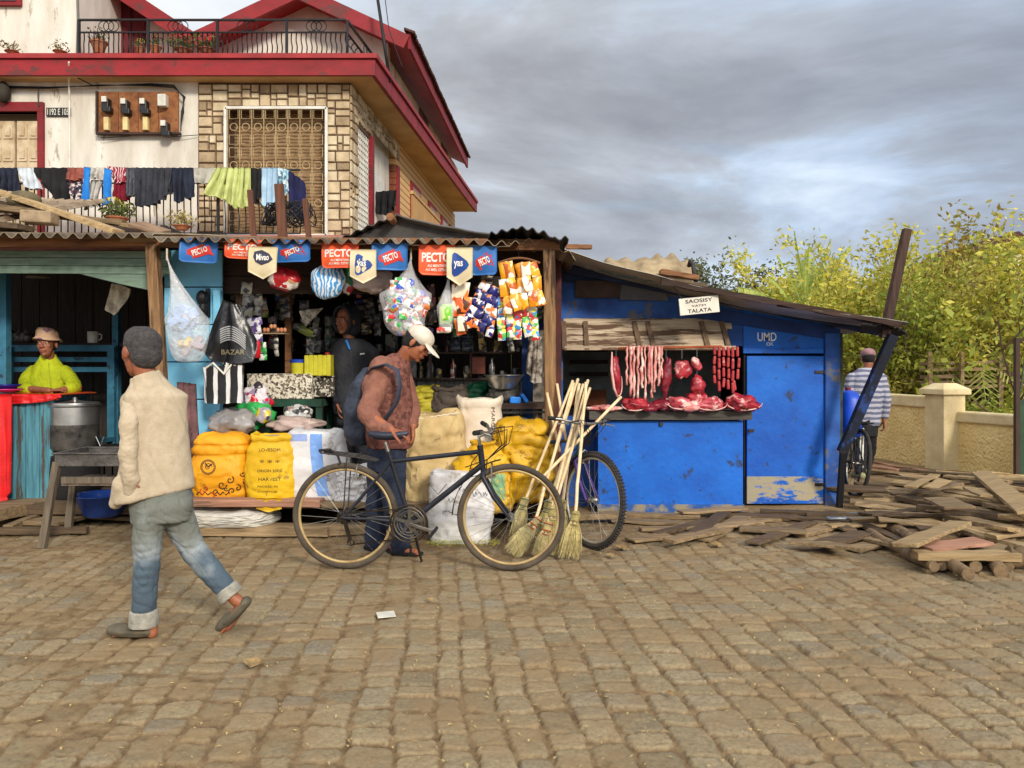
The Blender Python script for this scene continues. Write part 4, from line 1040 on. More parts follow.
# things on the roofs
def roofz(x): return rz(x) + .05
tarp = M('tan_tarpaulin', C(170, 150, 116), C(124, 106, 80), scale=4, bump=.5, bscale=12)
m = MB()
def tp(u, v):
    px = 594 + 104*u; Y = 7.5 + 1.3*v; top = 256 + 5*u + 3*math.sin(u*7) + 4*nz((u*6, 3, 1))
    w = W(px, top, Y); zr = rz(w.x) + .02; k = math.sin(PI*min(1, max(0, v)))**.5 * min(1, (u*8))**.6 * min(1, (1-u)*14)**.5
    w.z = zr + max(0.03, w.z - zr) * k + .03*k*nz((u*14, v*9, 2)) + .02*k*math.sin(u*40+v*5); return w
m.grid(tp, 60, 30, 0, .006); m.build('tarpaulin', tarp, smooth=True, label='crumpled tan tarpaulin lying on top of the blue shack roof', cat='tarpaulin')
m = MB(); m.tube([W(689, 266, 7.55), W(690, 261, 7.5), W(693, 264, 7.5), W(696, 284, 7.5)], .022, 8); m.build('bent_pipe', rust_d, smooth=True, label='bent dark pipe end sticking up from the tarpaulin on the shack roof', cat='pipe')
def plank(p1, p2, w, h, mat, label, group=None, jit=.004, up=(0, 0, 1), cat='plank', name='plank'):
    return MB().bar(p1, p2, w, h, up, jit=jit, seg=5).build(name, mat, bevel=.004, label=label, cat=cat, group=group)
plank(W(566, 247, 7.4), W(592, 247, 7.4), .09, .04, beam_w, 'short reddish board end on the blue shack roof near the stall post')
plank(W(660, 272, 7.5), W(698, 278, 7.5), .12, .05, beam_w, 'brown board on the shack roof at the right end of the tarpaulin')
plank(W(668, 280, 7.3), W(706, 286, 7.3), .08, .03, plank_d, 'short dark stick at the roof edge just above the white sign')
# load on the left roof
def rY(px, py, Y): return W(px, py, Y)
plank(rY(-30, 182, 7.6), rY(118, 232, 6.9), .14, .05, plank_p, 'pale long board sloping down over the left stall roof')
plank(rY(-20, 206, 7.2), rY(125, 224, 7.4), .16, .05, plank_x, 'grey board lying across the left roof behind the brick')
plank(rY(30, 208, 7.9), rY(140, 228, 7.3), .12, .04, plank_p, 'narrow pale board on the left roof beneath the black shirt')
plank(rY(-30, 196, 7.8), rY(60, 216, 7.2), .2, .04, plank_d, 'dark charred board at the far left of the roof')
plank(rY(-30, 222, 6.8), rY(26, 228, 6.7), .2, .05, plank_d, 'short dark board near the left roof edge')
plank(rY(100, 226, 7.6), rY(142, 232, 7.0), .12, .04, dark_w, 'dark purple brown board by the roof edge left of the flat stone')
brick = M('brick_block', C(168, 146, 118), C(128, 108, 84), scale=8, bump=.7)
m = MB(); m.box(rY(40, 218, 7.0), (.27, .18, .11), (0, .03, .1)); m.build('stone_block', brick, bevel=.012, label='pale rectangular block weighing down the left roof', cat='block')
m = MB(); m.box(rY(150, 228, 6.75), (.26, .3, .03), (.25, .3, .1)); m.build('flat_stone', M('flat_stone', C(150, 122, 96), C(118, 94, 74)), bevel=.008, label='flat brown slab on the roof above the leaning post', cat='slab')
m = MB(); m.ell(rY(24, 200, 7.4), (.16, .12, .09)); m.build('stone', M('mossy_stone', C(112, 100, 74), C(76, 68, 50), scale=9, bump=1), smooth=True, label='mossy rounded stone on the left roof under the black shirt', cat='stone')
m = MB(); m.ell(rY(8, 228, 6.9), (.13, .12, .05)); m.build('stone', plank_d, smooth=True, label='dark flat stone at the far left edge of the roof', cat='stone')
for px, t_, b_, la in ((252, 196, 236, 'left upright brown pole rising behind the roof edge below the hanging clothes'), (281, 190, 236, 'thickest upright brown pole under the blue garments'), (307, 205, 236, 'right thin upright brown pole in front of the grille window')):
    m = MB(); m.bar(W(px-2, t_-6, 7.6), W(px+2, b_+4, 7.6), .05 if px != 281 else .09, .05, (0, 1, 0)); m.build('pole', wood('pole_wood', C(112, 72, 52), C(72, 46, 36), 'Z'), bevel=.006, label=la, cat='pole')
m = MB()
rr = random.Random(8)
for i in range(26):
    a = rr.uniform(0, 6.28); c = W(289, 226, 7.9); r_ = rr.uniform(.1, .3)
    m.tube([c + V(math.cos(a+k*.5)*r_, math.sin(a+k*.5)*r_*.4, .12*math.sin(k+i)+.12) for k in range(9)], .006, 5)
m.build('wire_coil', iron, label='tangled coil of black wire lying on the roof below the window grille', cat='wire')
# ------------------------------------------------------------------ far wall, pillar, gate, fence
wallm = M('lime_wall', C(236, 212, 150), C(216, 188, 124), scale=2.2, bump=1.0, bscale=26, bdist=.03, wear=C(164, 136, 90), wthr=.6, wscale=14)  # warm sun tone painted into the yellowish wall colours
wallc = M('wall_coping', C(220, 204, 162), C(190, 170, 126), scale=3, bump=.4)
q0, q1, q2 = Vector((X(836, 13), 13, 0)), Vector((X(944, 10.3), 10.3, 0)), Vector((X(1090, 8.6), 8.6, 0))
t = thing('boundary_wall', 'roughcast yellow boundary wall running back from the pillar behind the wood pile', 'wall', q0.lerp(q1, .5))
m = MB(); m.bar(q0 + V(0,0,.35), q1 + V(0,0,.35), .2, 1.0 , seg=1); m.build('wall_panel', wallm, t)
m = MB(); m.bar(q0 + V(0,0,.93), q1 + V(0,0,.93), .26, .16); m.build('coping', wallc, t, bevel=.02)
t = thing('boundary_wall', 'lower roughcast yellow wall right of the pillar next to the green gate', 'wall', q1.lerp(q2, .5))
m = MB(); m.bar(q1 + V(.16,-.03,.25), q2 + V(0,0,.25), .2, .86); m.build('wall_panel', wallm, t)
m = MB(); m.bar(q1 + V(.16,-.03,.75), q2 + V(0,0,.75), .27, .14); m.build('coping', wallc, t, bevel=.02)
t = thing('wall_pillar', 'pale square masonry pillar with a faceted cap in the yellow wall', 'pillar', q1)
ang = math.atan2((q2-q0).y, (q2-q0).x)
m = MB(); m.box(q1 + V(.0, -.02, .42), (.34, .34, 1.3), ang); m.build('pillar_shaft', wallc, t, bevel=.01)
m = MB(); m.box(q1 + V(0, -.02, 1.08), (.44, .44, .07), ang); m.box(q1 + V(0, -.02, 1.155), (.44, .44, .08), ang, taper=.45); m.build('pillar_cap', wallc, t, bevel=.008)
grn = M('gate_green', C(44, 76, 52), C(32, 56, 40), rough=.6, bump=.2)
t = thing('gate', 'dark green metal gate with an open frame at the right edge', 'gate', (X(1030, 8.8), 8.8, 0))
m = MB()
for a, b_, c, d_ in ((1015, 1019, 338, 488), (1075, 1080, 338, 488)): m.bb(X(a, 8.8), X(b_, 8.8), 8.78, 8.83, Z(d_, 8.8), Z(c, 8.8))
m.bb(X(1019, 8.8), X(1075, 8.8), 8.78, 8.83, Z(341, 8.8), Z(338, 8.8)); m.build('gate_frame', M('gate_brown', C(70, 52, 42)), t)
m = MB(); m.bb(X(1019, 8.8), X(1075, 8.8), 8.79, 8.82, Z(484, 8.8), Z(400, 8.8)); m.build('gate_panel', grn, t)
m = MB()
for k in range(6): m.bar((X(1019 + 8*k, 8.8), 8.8, Z(400, 8.8)), (X(1027 + 8*k, 8.8), 8.8, Z(342, 8.8)), .012, .012, (0,1,0))
m.build('gate_bars', grn, t)
t = thing('rail_fence', 'grey split rail fence in front of the bushes behind the wall', 'fence', (X(985, 12.5), 12.5, 0))
for k in range(5):
    z = 360 + 6.5*k; m = MB(); m.bar(W(920, z+4+rnd(-1,1), 12.6), W(1040, z + rnd(-2, 2), 12.4), .05, .05, jit=.01, seg=8); m.build('rail', plank_x, t)
for px in (930, 962, 1000, 1036): m = MB(); m.bar(W(px, 352, 12.45), W(px, 430, 12.45), .06, .06, (0,1,0), jit=.01, seg=4); m.build('fence_post', plank_x, t)

# house glimpsed behind the trees
t = thing('house', 'pale house with a red roof edge half hidden behind the trees at the far right', 'house', (X(1010, 34), 34, 0))
m = MB(); m.bb(X(988, 34), X(1050, 34), 34, 40, 0, Z(262, 34)); m.build('wall', plaster_y, t)
m = MB(); m.prism([W(980, 264, 33.5), W(1019, 236, 33.5), W(1058, 264, 33.5), W(1058, 260, 33.5), W(1019, 231, 33.5), W(980, 260, 33.5)], (0, 7, 0)); m.build('roof', rooft, t)
m = MB(); m.prism([W(988, 262, 34.0), W(1019, 238, 34.0), W(1050, 262, 34.0)], (0, .2, 0)); m.build('gable', plaster_y, t)

# ------------------------------------------------------------------ trees and bushes
def leaf_mat(name, c1, c2, c3=None):
    m, nt, b = node_mat(name); N, L = nt.nodes, nt.links
    g = N.new('ShaderNodeNewGeometry'); cr = N.new('ShaderNodeValToRGB'); e = cr.color_ramp.elements
    e[0].color = (*c1, 1); e[1].color = (*c2, 1)
    if c3: q = e.new(.8); q.color = (*c3, 1)
    L.new(g.outputs['Random Per Island'], cr.inputs[0]); L.new(cr.outputs[0], b.inputs['Base Color'])
    b.inputs['Roughness'].default_value = .6
    tr = N.new('ShaderNodeBsdfTranslucent'); L.new(cr.outputs[0], tr.inputs[0]); mx = N.new('ShaderNodeMixShader'); mx.inputs[0].default_value = .35
    L.new(b.outputs[0], mx.inputs[1]); L.new(tr.outputs[0], mx.inputs[2]); L.new(mx.outputs[0], N['Material Output'].inputs[0])
    return m
bark = M('bark', C(112, 92, 68), C(74, 60, 46), scale=8, bump=.8)
bark_p = M('pale_bark', C(150, 134, 104), C(104, 92, 72), scale=8, bump=.8)
lf_y = leaf_mat('leaf_yellow_green', C(158, 162, 46), C(200, 192, 68), C(226, 214, 100))  # yellowish leaf colours include a painted warm sun tone
lf_o = leaf_mat('leaf_olive', C(134, 132, 48), C(166, 160, 66), C(198, 184, 88))
lf_g = leaf_mat('leaf_mid_green', C(110, 132, 42), C(146, 160, 56), C(180, 182, 74))
lf_d = leaf_mat('leaf_dark', C(66, 78, 42), C(92, 98, 54), C(116, 116, 70))
lf_b = leaf_mat('leaf_autumn', C(160, 130, 54), C(176, 152, 70), C(140, 140, 60))
def tree(name, label, base, h, spread, mat, nleaf, sz, seed, stems=3, brk=bark, droop=0., group='trees and bushes behind the yellow wall', crown0=.25, up=.6, levels=3):
    rr = random.Random(seed); base = Vector(base); t = thing(name, label, 'tree' if 'tree' in name else 'bush', base, group)
    wm = MB(); tips = []
    def grow(p, d, L, r_, lv):
        n = 5; pts = [p]; q = p; dd = d.copy()
        for i in range(n):
            dd = (dd + Vector((rr.gauss(0, .14), rr.gauss(0, .14), rr.gauss(0, .09) + .05 - droop*.1))).normalized(); q = q + dd * L / n; pts.append(q)
            if lv <= 1: tips.append((q, dd))
            elif rr.random() < .3: tips.append((q, dd))
        wm.tube(pts, [r_ * (1 - .7*i/n) for i in range(n+1)], 5 if lv > 1 else 3, caps=False)
        if lv > 0:
            k = rr.choice((3, 4, 4)) if lv > 1 else 3
            for _ in range(k):
                f = rr.uniform(.25, 1); s_ = pts[min(n, max(1, int(f*n)))]
                a = rr.uniform(0, 6.28); sp_ = rr.uniform(.5, 1.1)
                nd = (dd + Vector((math.cos(a)*sp_*spread/h*1.6, math.sin(a)*sp_*spread/h*1.6, rr.uniform(-.1, .4)*up))).normalized()
                grow(s_, nd, L * rr.uniform(.5, .75), r_ * .5, lv - 1)
    for k in range(stems):
        a = rr.uniform(0, 6.28); o = rr.uniform(0, .12) * spread
        d = Vector((math.cos(a)*rr.uniform(.1, .5)*spread/h, math.sin(a)*rr.uniform(.1, .5)*spread/h, 1)).normalized()
        grow(base + V(math.cos(a)*o, math.sin(a)*o, -.1), d, h*rr.uniform(.42, .6), .018*h*rr.uniform(.6, 1)/max(1, stems**.4), levels)
    wm.build('trunk', brk, t)
    m = MB(); vs, fs = [], []
    for i in range(nleaf):
        p, dd = rr.choice(tips)
        if p.z - base.z < h * crown0 * rr.random(): continue
        c = p + Vector((rr.gauss(0, 1), rr.gauss(0, 1), rr.gauss(0, 1))) * sz * 1.8
        d = (dd * .5 + Vector((rr.gauss(0, 1), rr.gauss(0, 1), rr.gauss(0, .8) - droop))).normalized(); e = d.cross(Vector((rr.gauss(0,1), rr.gauss(0,1), rr.gauss(0,1)))).normalized()
        s_ = sz * rr.uniform(.6, 1.4); b0 = len(vs)
        vs += [c - d*s_, c + e*s_*.45, c + d*s_, c - e*s_*.45 ]; fs.append((b0, b0+1, b0+2, b0+3))
    m.add(vs, fs); m.build('crown', mat, t)
    return t
def tb(px, Y, pt, w, name, label, mat, n, sz, seed, **k):
    """tree at px and distance Y whose top shows at pixel row pt and which spreads w metres"""
    base = (X(px, Y), Y, -.2); return tree(name, label, base, (Z(pt, Y) + .2) / k.pop('hf', .84), w, mat, n, sz, seed, **k)
tb(756, 34, 280, 5, 'round_tree', 'round yellow green tree far behind the sloping blue roof', lf_y, 9000, .11, 1, stems=5, hf=.74)
tb(742, 46, 280, 5, 'round_tree', 'distant dusty dark tree left of the round yellow one above the roof', lf_d, 8000, .14, 2, stems=5, hf=.72)
tb(780, 36, 276, 5, 'round_tree', 'distant dark green tree just behind the banana plant', lf_d, 8000, .12, 3, stems=5, hf=.76)
tb(858, 15, 232, 2.6, 'slender_tree', 'tall slender yellow leaved tree with thin shoots left of the slanted post', lf_y, 6000, .055, 4, stems=7, up=1.2, crown0=.2)
tb(838, 16, 262, 2.4, 'leafy_bush', 'yellow green bush right of the banana plant behind the shack roof', lf_y, 6500, .06, 5, stems=7)
tb(880, 14, 262, 2.4, 'leafy_bush', 'yellow green bush behind the man in the striped jumper', lf_g, 8500, .05, 6, stems=8)
tb(812, 19, 282, 3, 'leafy_bush', 'low light green bush under the banana leaves', lf_g, 7500, .07, 15, stems=7)
tb(915, 15.5, 252, 3.2, 'thin_tree', 'thin branched olive tree right of the slanted post', lf_o, 7500, .05, 7, stems=6, brk=bark_p)
tb(900, 13.6, 330, 2.2, 'leafy_bush', 'low olive bush just over the yellow wall', lf_o, 6500, .045, 8, stems=8)
tb(945, 17, 238, 3.6, 'round_tree', 'golden brown round tree in the middle of the right hand trees', lf_b, 8500, .07, 9, stems=4)
tb(975, 16, 290, 3.4, 'leafy_bush', 'bright yellow green bush behind the rail fence', lf_y, 8500, .06, 10, stems=7)
tb(945, 13.8, 320, 2.4, 'thin_tree', 'bare twiggy tree with few leaves behind the wall pillar', lf_b, 2600, .045, 11, stems=6, brk=bark_p)
tb(1010, 15, 285, 3.2, 'round_tree', 'light green tree behind the gate at the right edge', lf_y, 8000, .07, 12, stems=5)
tb(1036, 10.8, 218, 1.9, 'dark_tree', 'near tree with larger drooping green leaves at the top right corner', lf_g, 1500, .07, 13, stems=3, droop=.5, crown0=1.1)
tb(975, 12.0, 385, 1.4, 'leafy_bush', 'low green bush between pillar and rail fence', lf_g, 4200, .04, 14, stems=9)
tb(1015, 12.2, 392, 1.3, 'leafy_bush', 'low green bush behind the gate end of the wall', lf_g, 3600, .04, 16, stems=9)
tb(1012, 13.2, 262, 2.6, 'leafy_bush', 'dense yellow green bush directly behind the gate end of the wall', lf_y, 9000, .055, 27, stems=8)
tb(968, 13.6, 275, 2.4, 'leafy_bush', 'dense olive bush rising behind the rail fence and pillar', lf_o, 8500, .05, 28, stems=8)
tb(1040, 16, 232, 3.2, 'round_tree', 'tall yellow green tree at the far right edge of the trees', lf_g, 9000, .07, 29, stems=5)
tb(990, 24, 250, 5, 'round_tree', 'pale olive tree before the half hidden pale house', lf_o, 7500, .1, 17, stems=4)
tb(880, 24, 290, 6, 'leafy_bush', 'olive thicket behind the slender tree', lf_o, 8000, .11, 18, stems=8)
tb(935, 22, 280, 5, 'leafy_bush', 'yellowish thicket between the golden tree and the post', lf_y, 8000, .1, 19, stems=8)
# banana plant
t = thing('banana_plant', 'banana plant with long upright torn leaves behind the sloping roof', 'plant', (X(806, 17), 17, -.1), 'trees and bushes behind the yellow wall')
bm_ = leaf_mat('banana_leaf', C(130, 152, 54), C(166, 178, 78), C(182, 190, 100))
rr = random.Random(3); B0 = Vector((X(806, 17), 17, 0))
m = MB(); m.tube([B0, B0 + V(.05, 0, 1.5), B0 + V(.05, 0, 2.9)], [.16, .12, .07], 10); m.build('stem', M('banana_stem', C(140, 130, 84), C(100, 92, 58)), t, smooth=True)
for k, (a, L_, lean) in enumerate(((-2.9, 2.1, 1.0), (-2.5, 1.9, .65), (2.8, 1.9, .8), (.2, 1.7, .8), (1.2, 1.8, .25), (-.6, 1.9, .3), (3.1, 1.6, .4), (0, 2.0, .5), (-.2, 1.5, 1.1), (2.2, 1.7, .2))):
    top = B0 + V(0, 0, 2.2 + .07*k); pts = []
    for i in range(13):
        s_ = i / 12; r_ = L_ * (s_ * lean); z = L_ * (s_ * (1.15 - lean*.35) - .5 * lean * s_ * s_)
        pts.append(top + V(math.cos(a)*r_, math.sin(a)*r_*.6, z))
    m = MB(); sdv = Vector((-math.sin(a), math.cos(a), 0))
    if abs(math.cos(a)) > .5: sdv = Vector((0, .75, .55))
    for i in range(12):
        p, q = pts[i], pts[i+1]; w0 = .03 + .24*math.sin(PI*min(1, (i/12)*.9+.1)); w1 = .03 + .24*math.sin(PI*min(1, ((i+1)/12)*.9+.1))
        for sgn in (1, -1):
            g0 = rr.uniform(0, .25)
            m.add([p.lerp(q, g0), q, q + sdv*sgn*w1 - V(0,0,.06+rr.uniform(0,.06)), p.lerp(q, g0) + sdv*sgn*w0 - V(0,0,.05)], [(0, 1, 2, 3)])
    m.tube(pts, .012, 4); m.build('leaf', bm_, t)
# palm-like fronds by the fence
t = thing('fern_palm', 'light green frond plant drooping beside the rail fence', 'plant', (X(972, 12.9), 12.9, .3), 'trees and bushes behind the yellow wall')
B0 = Vector((X(975, 12.9), 12.9, .6)); m = MB(); m.tube([B0 - V(0,0,.8), B0 + V(0, 0, .7)], [.07, .05], 8); m.build('stem', bark, t)
for k in range(9):
    a = -2.9 + k*.55; m = MB(); pts = [B0 + V(math.cos(a)*1.1*s_, math.sin(a)*.7*s_, .7 + .9*s_ - 1.3*s_*s_) for s_ in [i/14 for i in range(15)]]
    m.tube(pts, .007, 4)
    for i in range(2, 15):
        for sgn in (1, -1):
            p = pts[i]; d = (pts[i] - pts[i-1]).normalized(); sd_ = d.cross(Vector((0, 0, 1))).normalized() * sgn
            q = p + sd_*.2 + d*.12 - V(0, 0, .08); m.add([p, p + d*.03, q + d*.02, q], [(0, 1, 2, 3)])
    m.build('leaf', bm_, t)

# ------------------------------------------------------------------ the pile of boards on the right, boards in front of the shack
rr = random.Random(21)
def gp(px, py, z=0.): # ground point seen at px,py at height z
    Y = (H - z) * F / (py - 368); return Vector((X(px, Y), Y, z))
logm = M('log_wood', C(142, 118, 88), C(92, 74, 54), scale=3, stretch=(3, 3, 3), bump=.6)
G1 = 'loose boards in the wood pile by the yellow wall'; G2 = 'boards laid over the ground before the blue counter'
pl = [  # x1,y1,x2,y2,z,width,thick,mat,label
 (958, 508, 1024, 512, .24, .16, .03, plank_p, None), (905, 545, 960, 523, .26, .17, .05, plank_p, 'pale stout board lying diagonally across the front of the wood pile'),
 (922, 548, 984, 541, .2, .19, .04, plank_r, 'pinkish board near the front of the wood pile'), (914, 555, 1018, 556, .16, .1, .09, plank_p, 'long pale squared beam along the front edge of the wood pile'),
 (980, 472, 1030, 512, .42, .17, .04, plank_p, 'wide pale board sloping down the right end of the wood pile'), (938, 498, 960, 508, .40, .24, .03, plank_x, 'small square board lying flat on top of the wood pile'),
 (888, 476, 960, 484, .34, .12, .05, plank_x, None), (893, 482, 990, 492, .32, .12, .05, plank_p, None), (886, 489, 1000, 503, .28, .12, .06, plank_x, None),
 (900, 497, 940, 505, .26, .14, .08, plank_d, 'dark thick beam end in the middle of the wood pile'), (918, 507, 1030, 520, .24, .15, .09, plank_d, 'long dark sleeper lying across the wood pile'),
 (940, 515, 1030, 533, .2, .13, .06, plank_x, None), (910, 518, 1010, 542, .16, .12, .05, plank_p, None), (960, 530, 1030, 548, .18, .12, .05, plank_x, None),
 (930, 488, 945, 480, .44, .12, .03, plank_p, None), (910, 487, 935, 475, .42, .1, .03, plank_p, None), (935, 490, 958, 483, .44, .1, .03, plank_x, None),
 (870, 462, 930, 472, .2, .14, .04, plank_r, None), (866, 466, 900, 470, .16, .14, .04, plank_r, None), (900, 470, 985, 476, .3, .14, .05, plank_d, None),
 (1000, 528, 1014, 530, .3, .13, .04, plank_p, 'short pale offcut at the right of the wood pile'), (990, 536, 1060, 528, .22, .12, .05, plank_p, None), (975, 552, 1050, 540, .14, .12, .05, plank_x, None),
 (945, 476, 1010, 482, .36, .12, .05, plank_x, None), (925, 484, 1040, 500, .34, .12, .05, plank_p, None), (950, 492, 1045, 508, .3, .14, .05, plank_x, None), (890, 502, 950, 520, .18, .12, .05, plank_x, None),
 (990, 505, 1060, 520, .28, .14, .06, plank_x, None), (1000, 487, 1060, 492, .4, .14, .05, plank_p, None), (1005, 515, 1060, 524, .3, .14, .05, plank_p, None),
 (968, 488, 986, 496, .46, .09, .03, plank_p, None), (880, 512, 925, 535, .1, .12, .04, plank_x, None), (893, 527, 935, 545, .08, .12, .04, plank_p, None),
 (850, 520, 912, 518, .08, .1, .05, plank_p, 'pale batten in front of the shack corner'), (826, 518, 872, 514, .08, .14, .03, M('zinc_strip', C(150, 160, 170), C(120, 128, 136), metal=.4, rough=.5), 'bluish grey metal strip lying by the shack corner'),
 (862, 524, 926, 553, .06, .09, .06, plank_d, 'dark straight beam pointing towards the camera at the left of the pile'),
]
for i, (xa, ya, xb, yb, z, w_, th, mt, lb) in enumerate(pl):
    z *= .72; th *= .6; a, b_ = gp(xa, ya, z), gp(xb, yb, z + rr.uniform(-.02, .03))
    plank(a, b_, w_, th, mt, lb or 'grey brown weathered board lying among the others in the wood pile', G1, jit=.006, up=(rr.uniform(-.15, .15), rr.uniform(-.15, .15), 1))
for i in range(60):   # filler boards under and between
    px = rr.uniform(885, 1040); t_ = (px - 885) / 155; py = rr.uniform(474, 520 + 30*min(1, t_*2)); z = max(.03, .25 - (py - 470) / 90 * .2) * rr.uniform(.5, 1.02)
    L_ = rr.uniform(.5, 1.3); a = rr.gauss(-.25, .35); c = gp(px, py, z); d = Vector((math.cos(a), math.sin(a)*.9, rr.uniform(-.05, .05))) * L_ / 2
    plank(c - d, c + d, rr.uniform(.06, .15), rr.uniform(.015, .04), rr.choice((plank_x, plank_p, plank_x, plank_d)), 'grey brown weathered board lying among the others in the wood pile', G1, jit=.006, up=(rr.uniform(-.2, .2), rr.uniform(-.2, .2), 1))
def log(p1, p2, r_, lb, g=None):
    p1, p2 = Vector(p1), Vector(p2); n = 7
    pts = [p1.lerp(p2, i/n) + V(rr.gauss(0, .006), rr.gauss(0, .006), rr.gauss(0, .006)) for i in range(n+1)]
    m = MB().tube(pts, [r_*rr.uniform(.88, 1.08) for _ in pts], 10); o = m.build('log', logm, label=lb, cat='log', group=g, auto=True)
    return o
for i, (xa, ya, xb, yb, z, r_) in enumerate(((932, 556, 941, 566, .045, .038), (946, 557, 955, 566, .045, .036), (962, 556, 976, 567, .045, .042), (980, 558, 1000, 570, .045, .045), (994, 556, 1008, 566, .05, .04))):
    log(gp(xa, ya-14, z), gp(xb, yb, z), r_, 'round log end poking out under the front beam of the wood pile', 'log ends under the front beam of the pile')
log(gp(893, 527, .07), gp(968, 575, .05), .045, 'longest dark round pole at the lower left of the wood pile')
log(gp(868, 532, .06), gp(935, 568, .05), .04, 'dark round pole parallel to the longest one, left of it')
log(gp(1008, 556, .1), gp(1060, 560, .08), .07, 'thick log end at the right edge of the pile')
# boards before the shack
rr = random.Random(4)
row = [(612, 520, 686, 524), (625, 514, 700, 517), (640, 529, 700, 527), (655, 534, 712, 520), (690, 537, 725, 512), (702, 540, 748, 514), (720, 514, 790, 518), (735, 522, 800, 517), (752, 543, 812, 522), (775, 516, 850, 522),
       (740, 528, 806, 532), (790, 528, 850, 518), (760, 511, 838, 514), (800, 535, 862, 520), (808, 512, 850, 530), (820, 545, 862, 533), (640, 510, 690, 512), (680, 512, 745, 508), (668, 541, 720, 530), (845, 540, 905, 534), (790, 541, 850, 547), (852, 549, 895, 541), (858, 536, 900, 546), (630, 540, 668, 535), (828, 526, 900, 524), (700, 528, 760, 522)]
for i, (xa, ya, xb, yb) in enumerate(row):
    z = rr.uniform(.02, .07); plank(gp(xa, ya, z), gp(xb, yb, z + rr.uniform(-.01, .02)), rr.uniform(.09, .17), rr.uniform(.02, .035), rr.choice((plank_x, plank_x, plank_d, plank_p)), 'flat worn board lying on the ground before the blue shack', G2, jit=.005)
# kerb timbers before the grocery and food stalls
plank(gp(176, 529, .05), gp(330, 530, .05), .16, .08, plank_x, 'long grey kerb timber on the ground below the yellow sacks')
plank(gp(326, 529, .05), gp(446, 526, .05), .14, .08, plank_x, 'grey kerb timber on the ground behind the parked bicycle wheel')
plank(gp(558, 518, .07), gp(624, 514, .07), .12, .05, plank_x, 'short board on the ground behind the leaning brooms')
plank(gp(-40, 520, .14), gp(48, 502, .14), .3, .1, plank_x, 'thick grey step timber below the red covered table')
plank(gp(8, 528, .06), gp(66, 505, .08), .08, .05, plank_x, 'narrow grey board leaning by the step at the left')
plank(gp(-30, 531, .05), gp(88, 530, .05), .07, .05, plank_d, 'thin board on the ground at the left edge')
plank(gp(40, 524, .07), gp(120, 505, .05), .35, .03, plank_x, 'wide grey board under the grill stand')
plank(gp(60, 512, .06), gp(150, 517, .06), .3, .03, plank_d, 'dark board on the ground under the blue basin')
# ------------------------------------------------------------------ sacks
sk_or = M('sack_orange', C(232, 164, 30), C(212, 138, 20), wear=C(170, 118, 40), wthr=.6, wscale=6, scale=3, rough=.55, bump=.25, bscale=70)
sk_ye = M('sack_yellow', C(224, 184, 34), C(204, 160, 22), wear=C(168, 130, 44), wthr=.6, wscale=6, scale=3, rough=.5, bump=.25, bscale=70)
sk_mu = M('sack_mustard', C(214, 168, 26), C(182, 136, 18), wear=C(140, 104, 30), wthr=.58, wscale=6, scale=3, rough=.5, bump=.3, bscale=60)
sk_wh = M('sack_white', C(222, 220, 220), C(192, 190, 192), wear=C(164, 156, 146), wthr=.6, wscale=5, scale=3, rough=.6, bump=.25, bscale=80)
sk_ta = M('sack_tan', C(206, 182, 132), C(180, 152, 102), wear=C(150, 122, 80), wthr=.58, wscale=6, scale=3, rough=.8, bump=.35, bscale=90)
sk_cr = M('sack_cream', C(224, 214, 198), C(206, 190, 168), scale=3, rough=.7, bump=.25, bscale=80)
sk_ol = M('sack_olive', C(176, 164, 44), C(140, 128, 30), scale=4, rough=.6)
sk_dk = M('sack_dark', C(92, 80, 70), C(60, 52, 46), scale=4, rough=.8)
inkb = M('sack_ink', C(52, 44, 34), bump=0); inkr = M('sack_ink_red', C(196, 84, 30), bump=0); inkbl = M('sack_ink_blue', C(56, 74, 150), bump=0)
grain = M('grain', C(206, 178, 140), C(160, 130, 96), scale=90, bump=1, bscale=160)

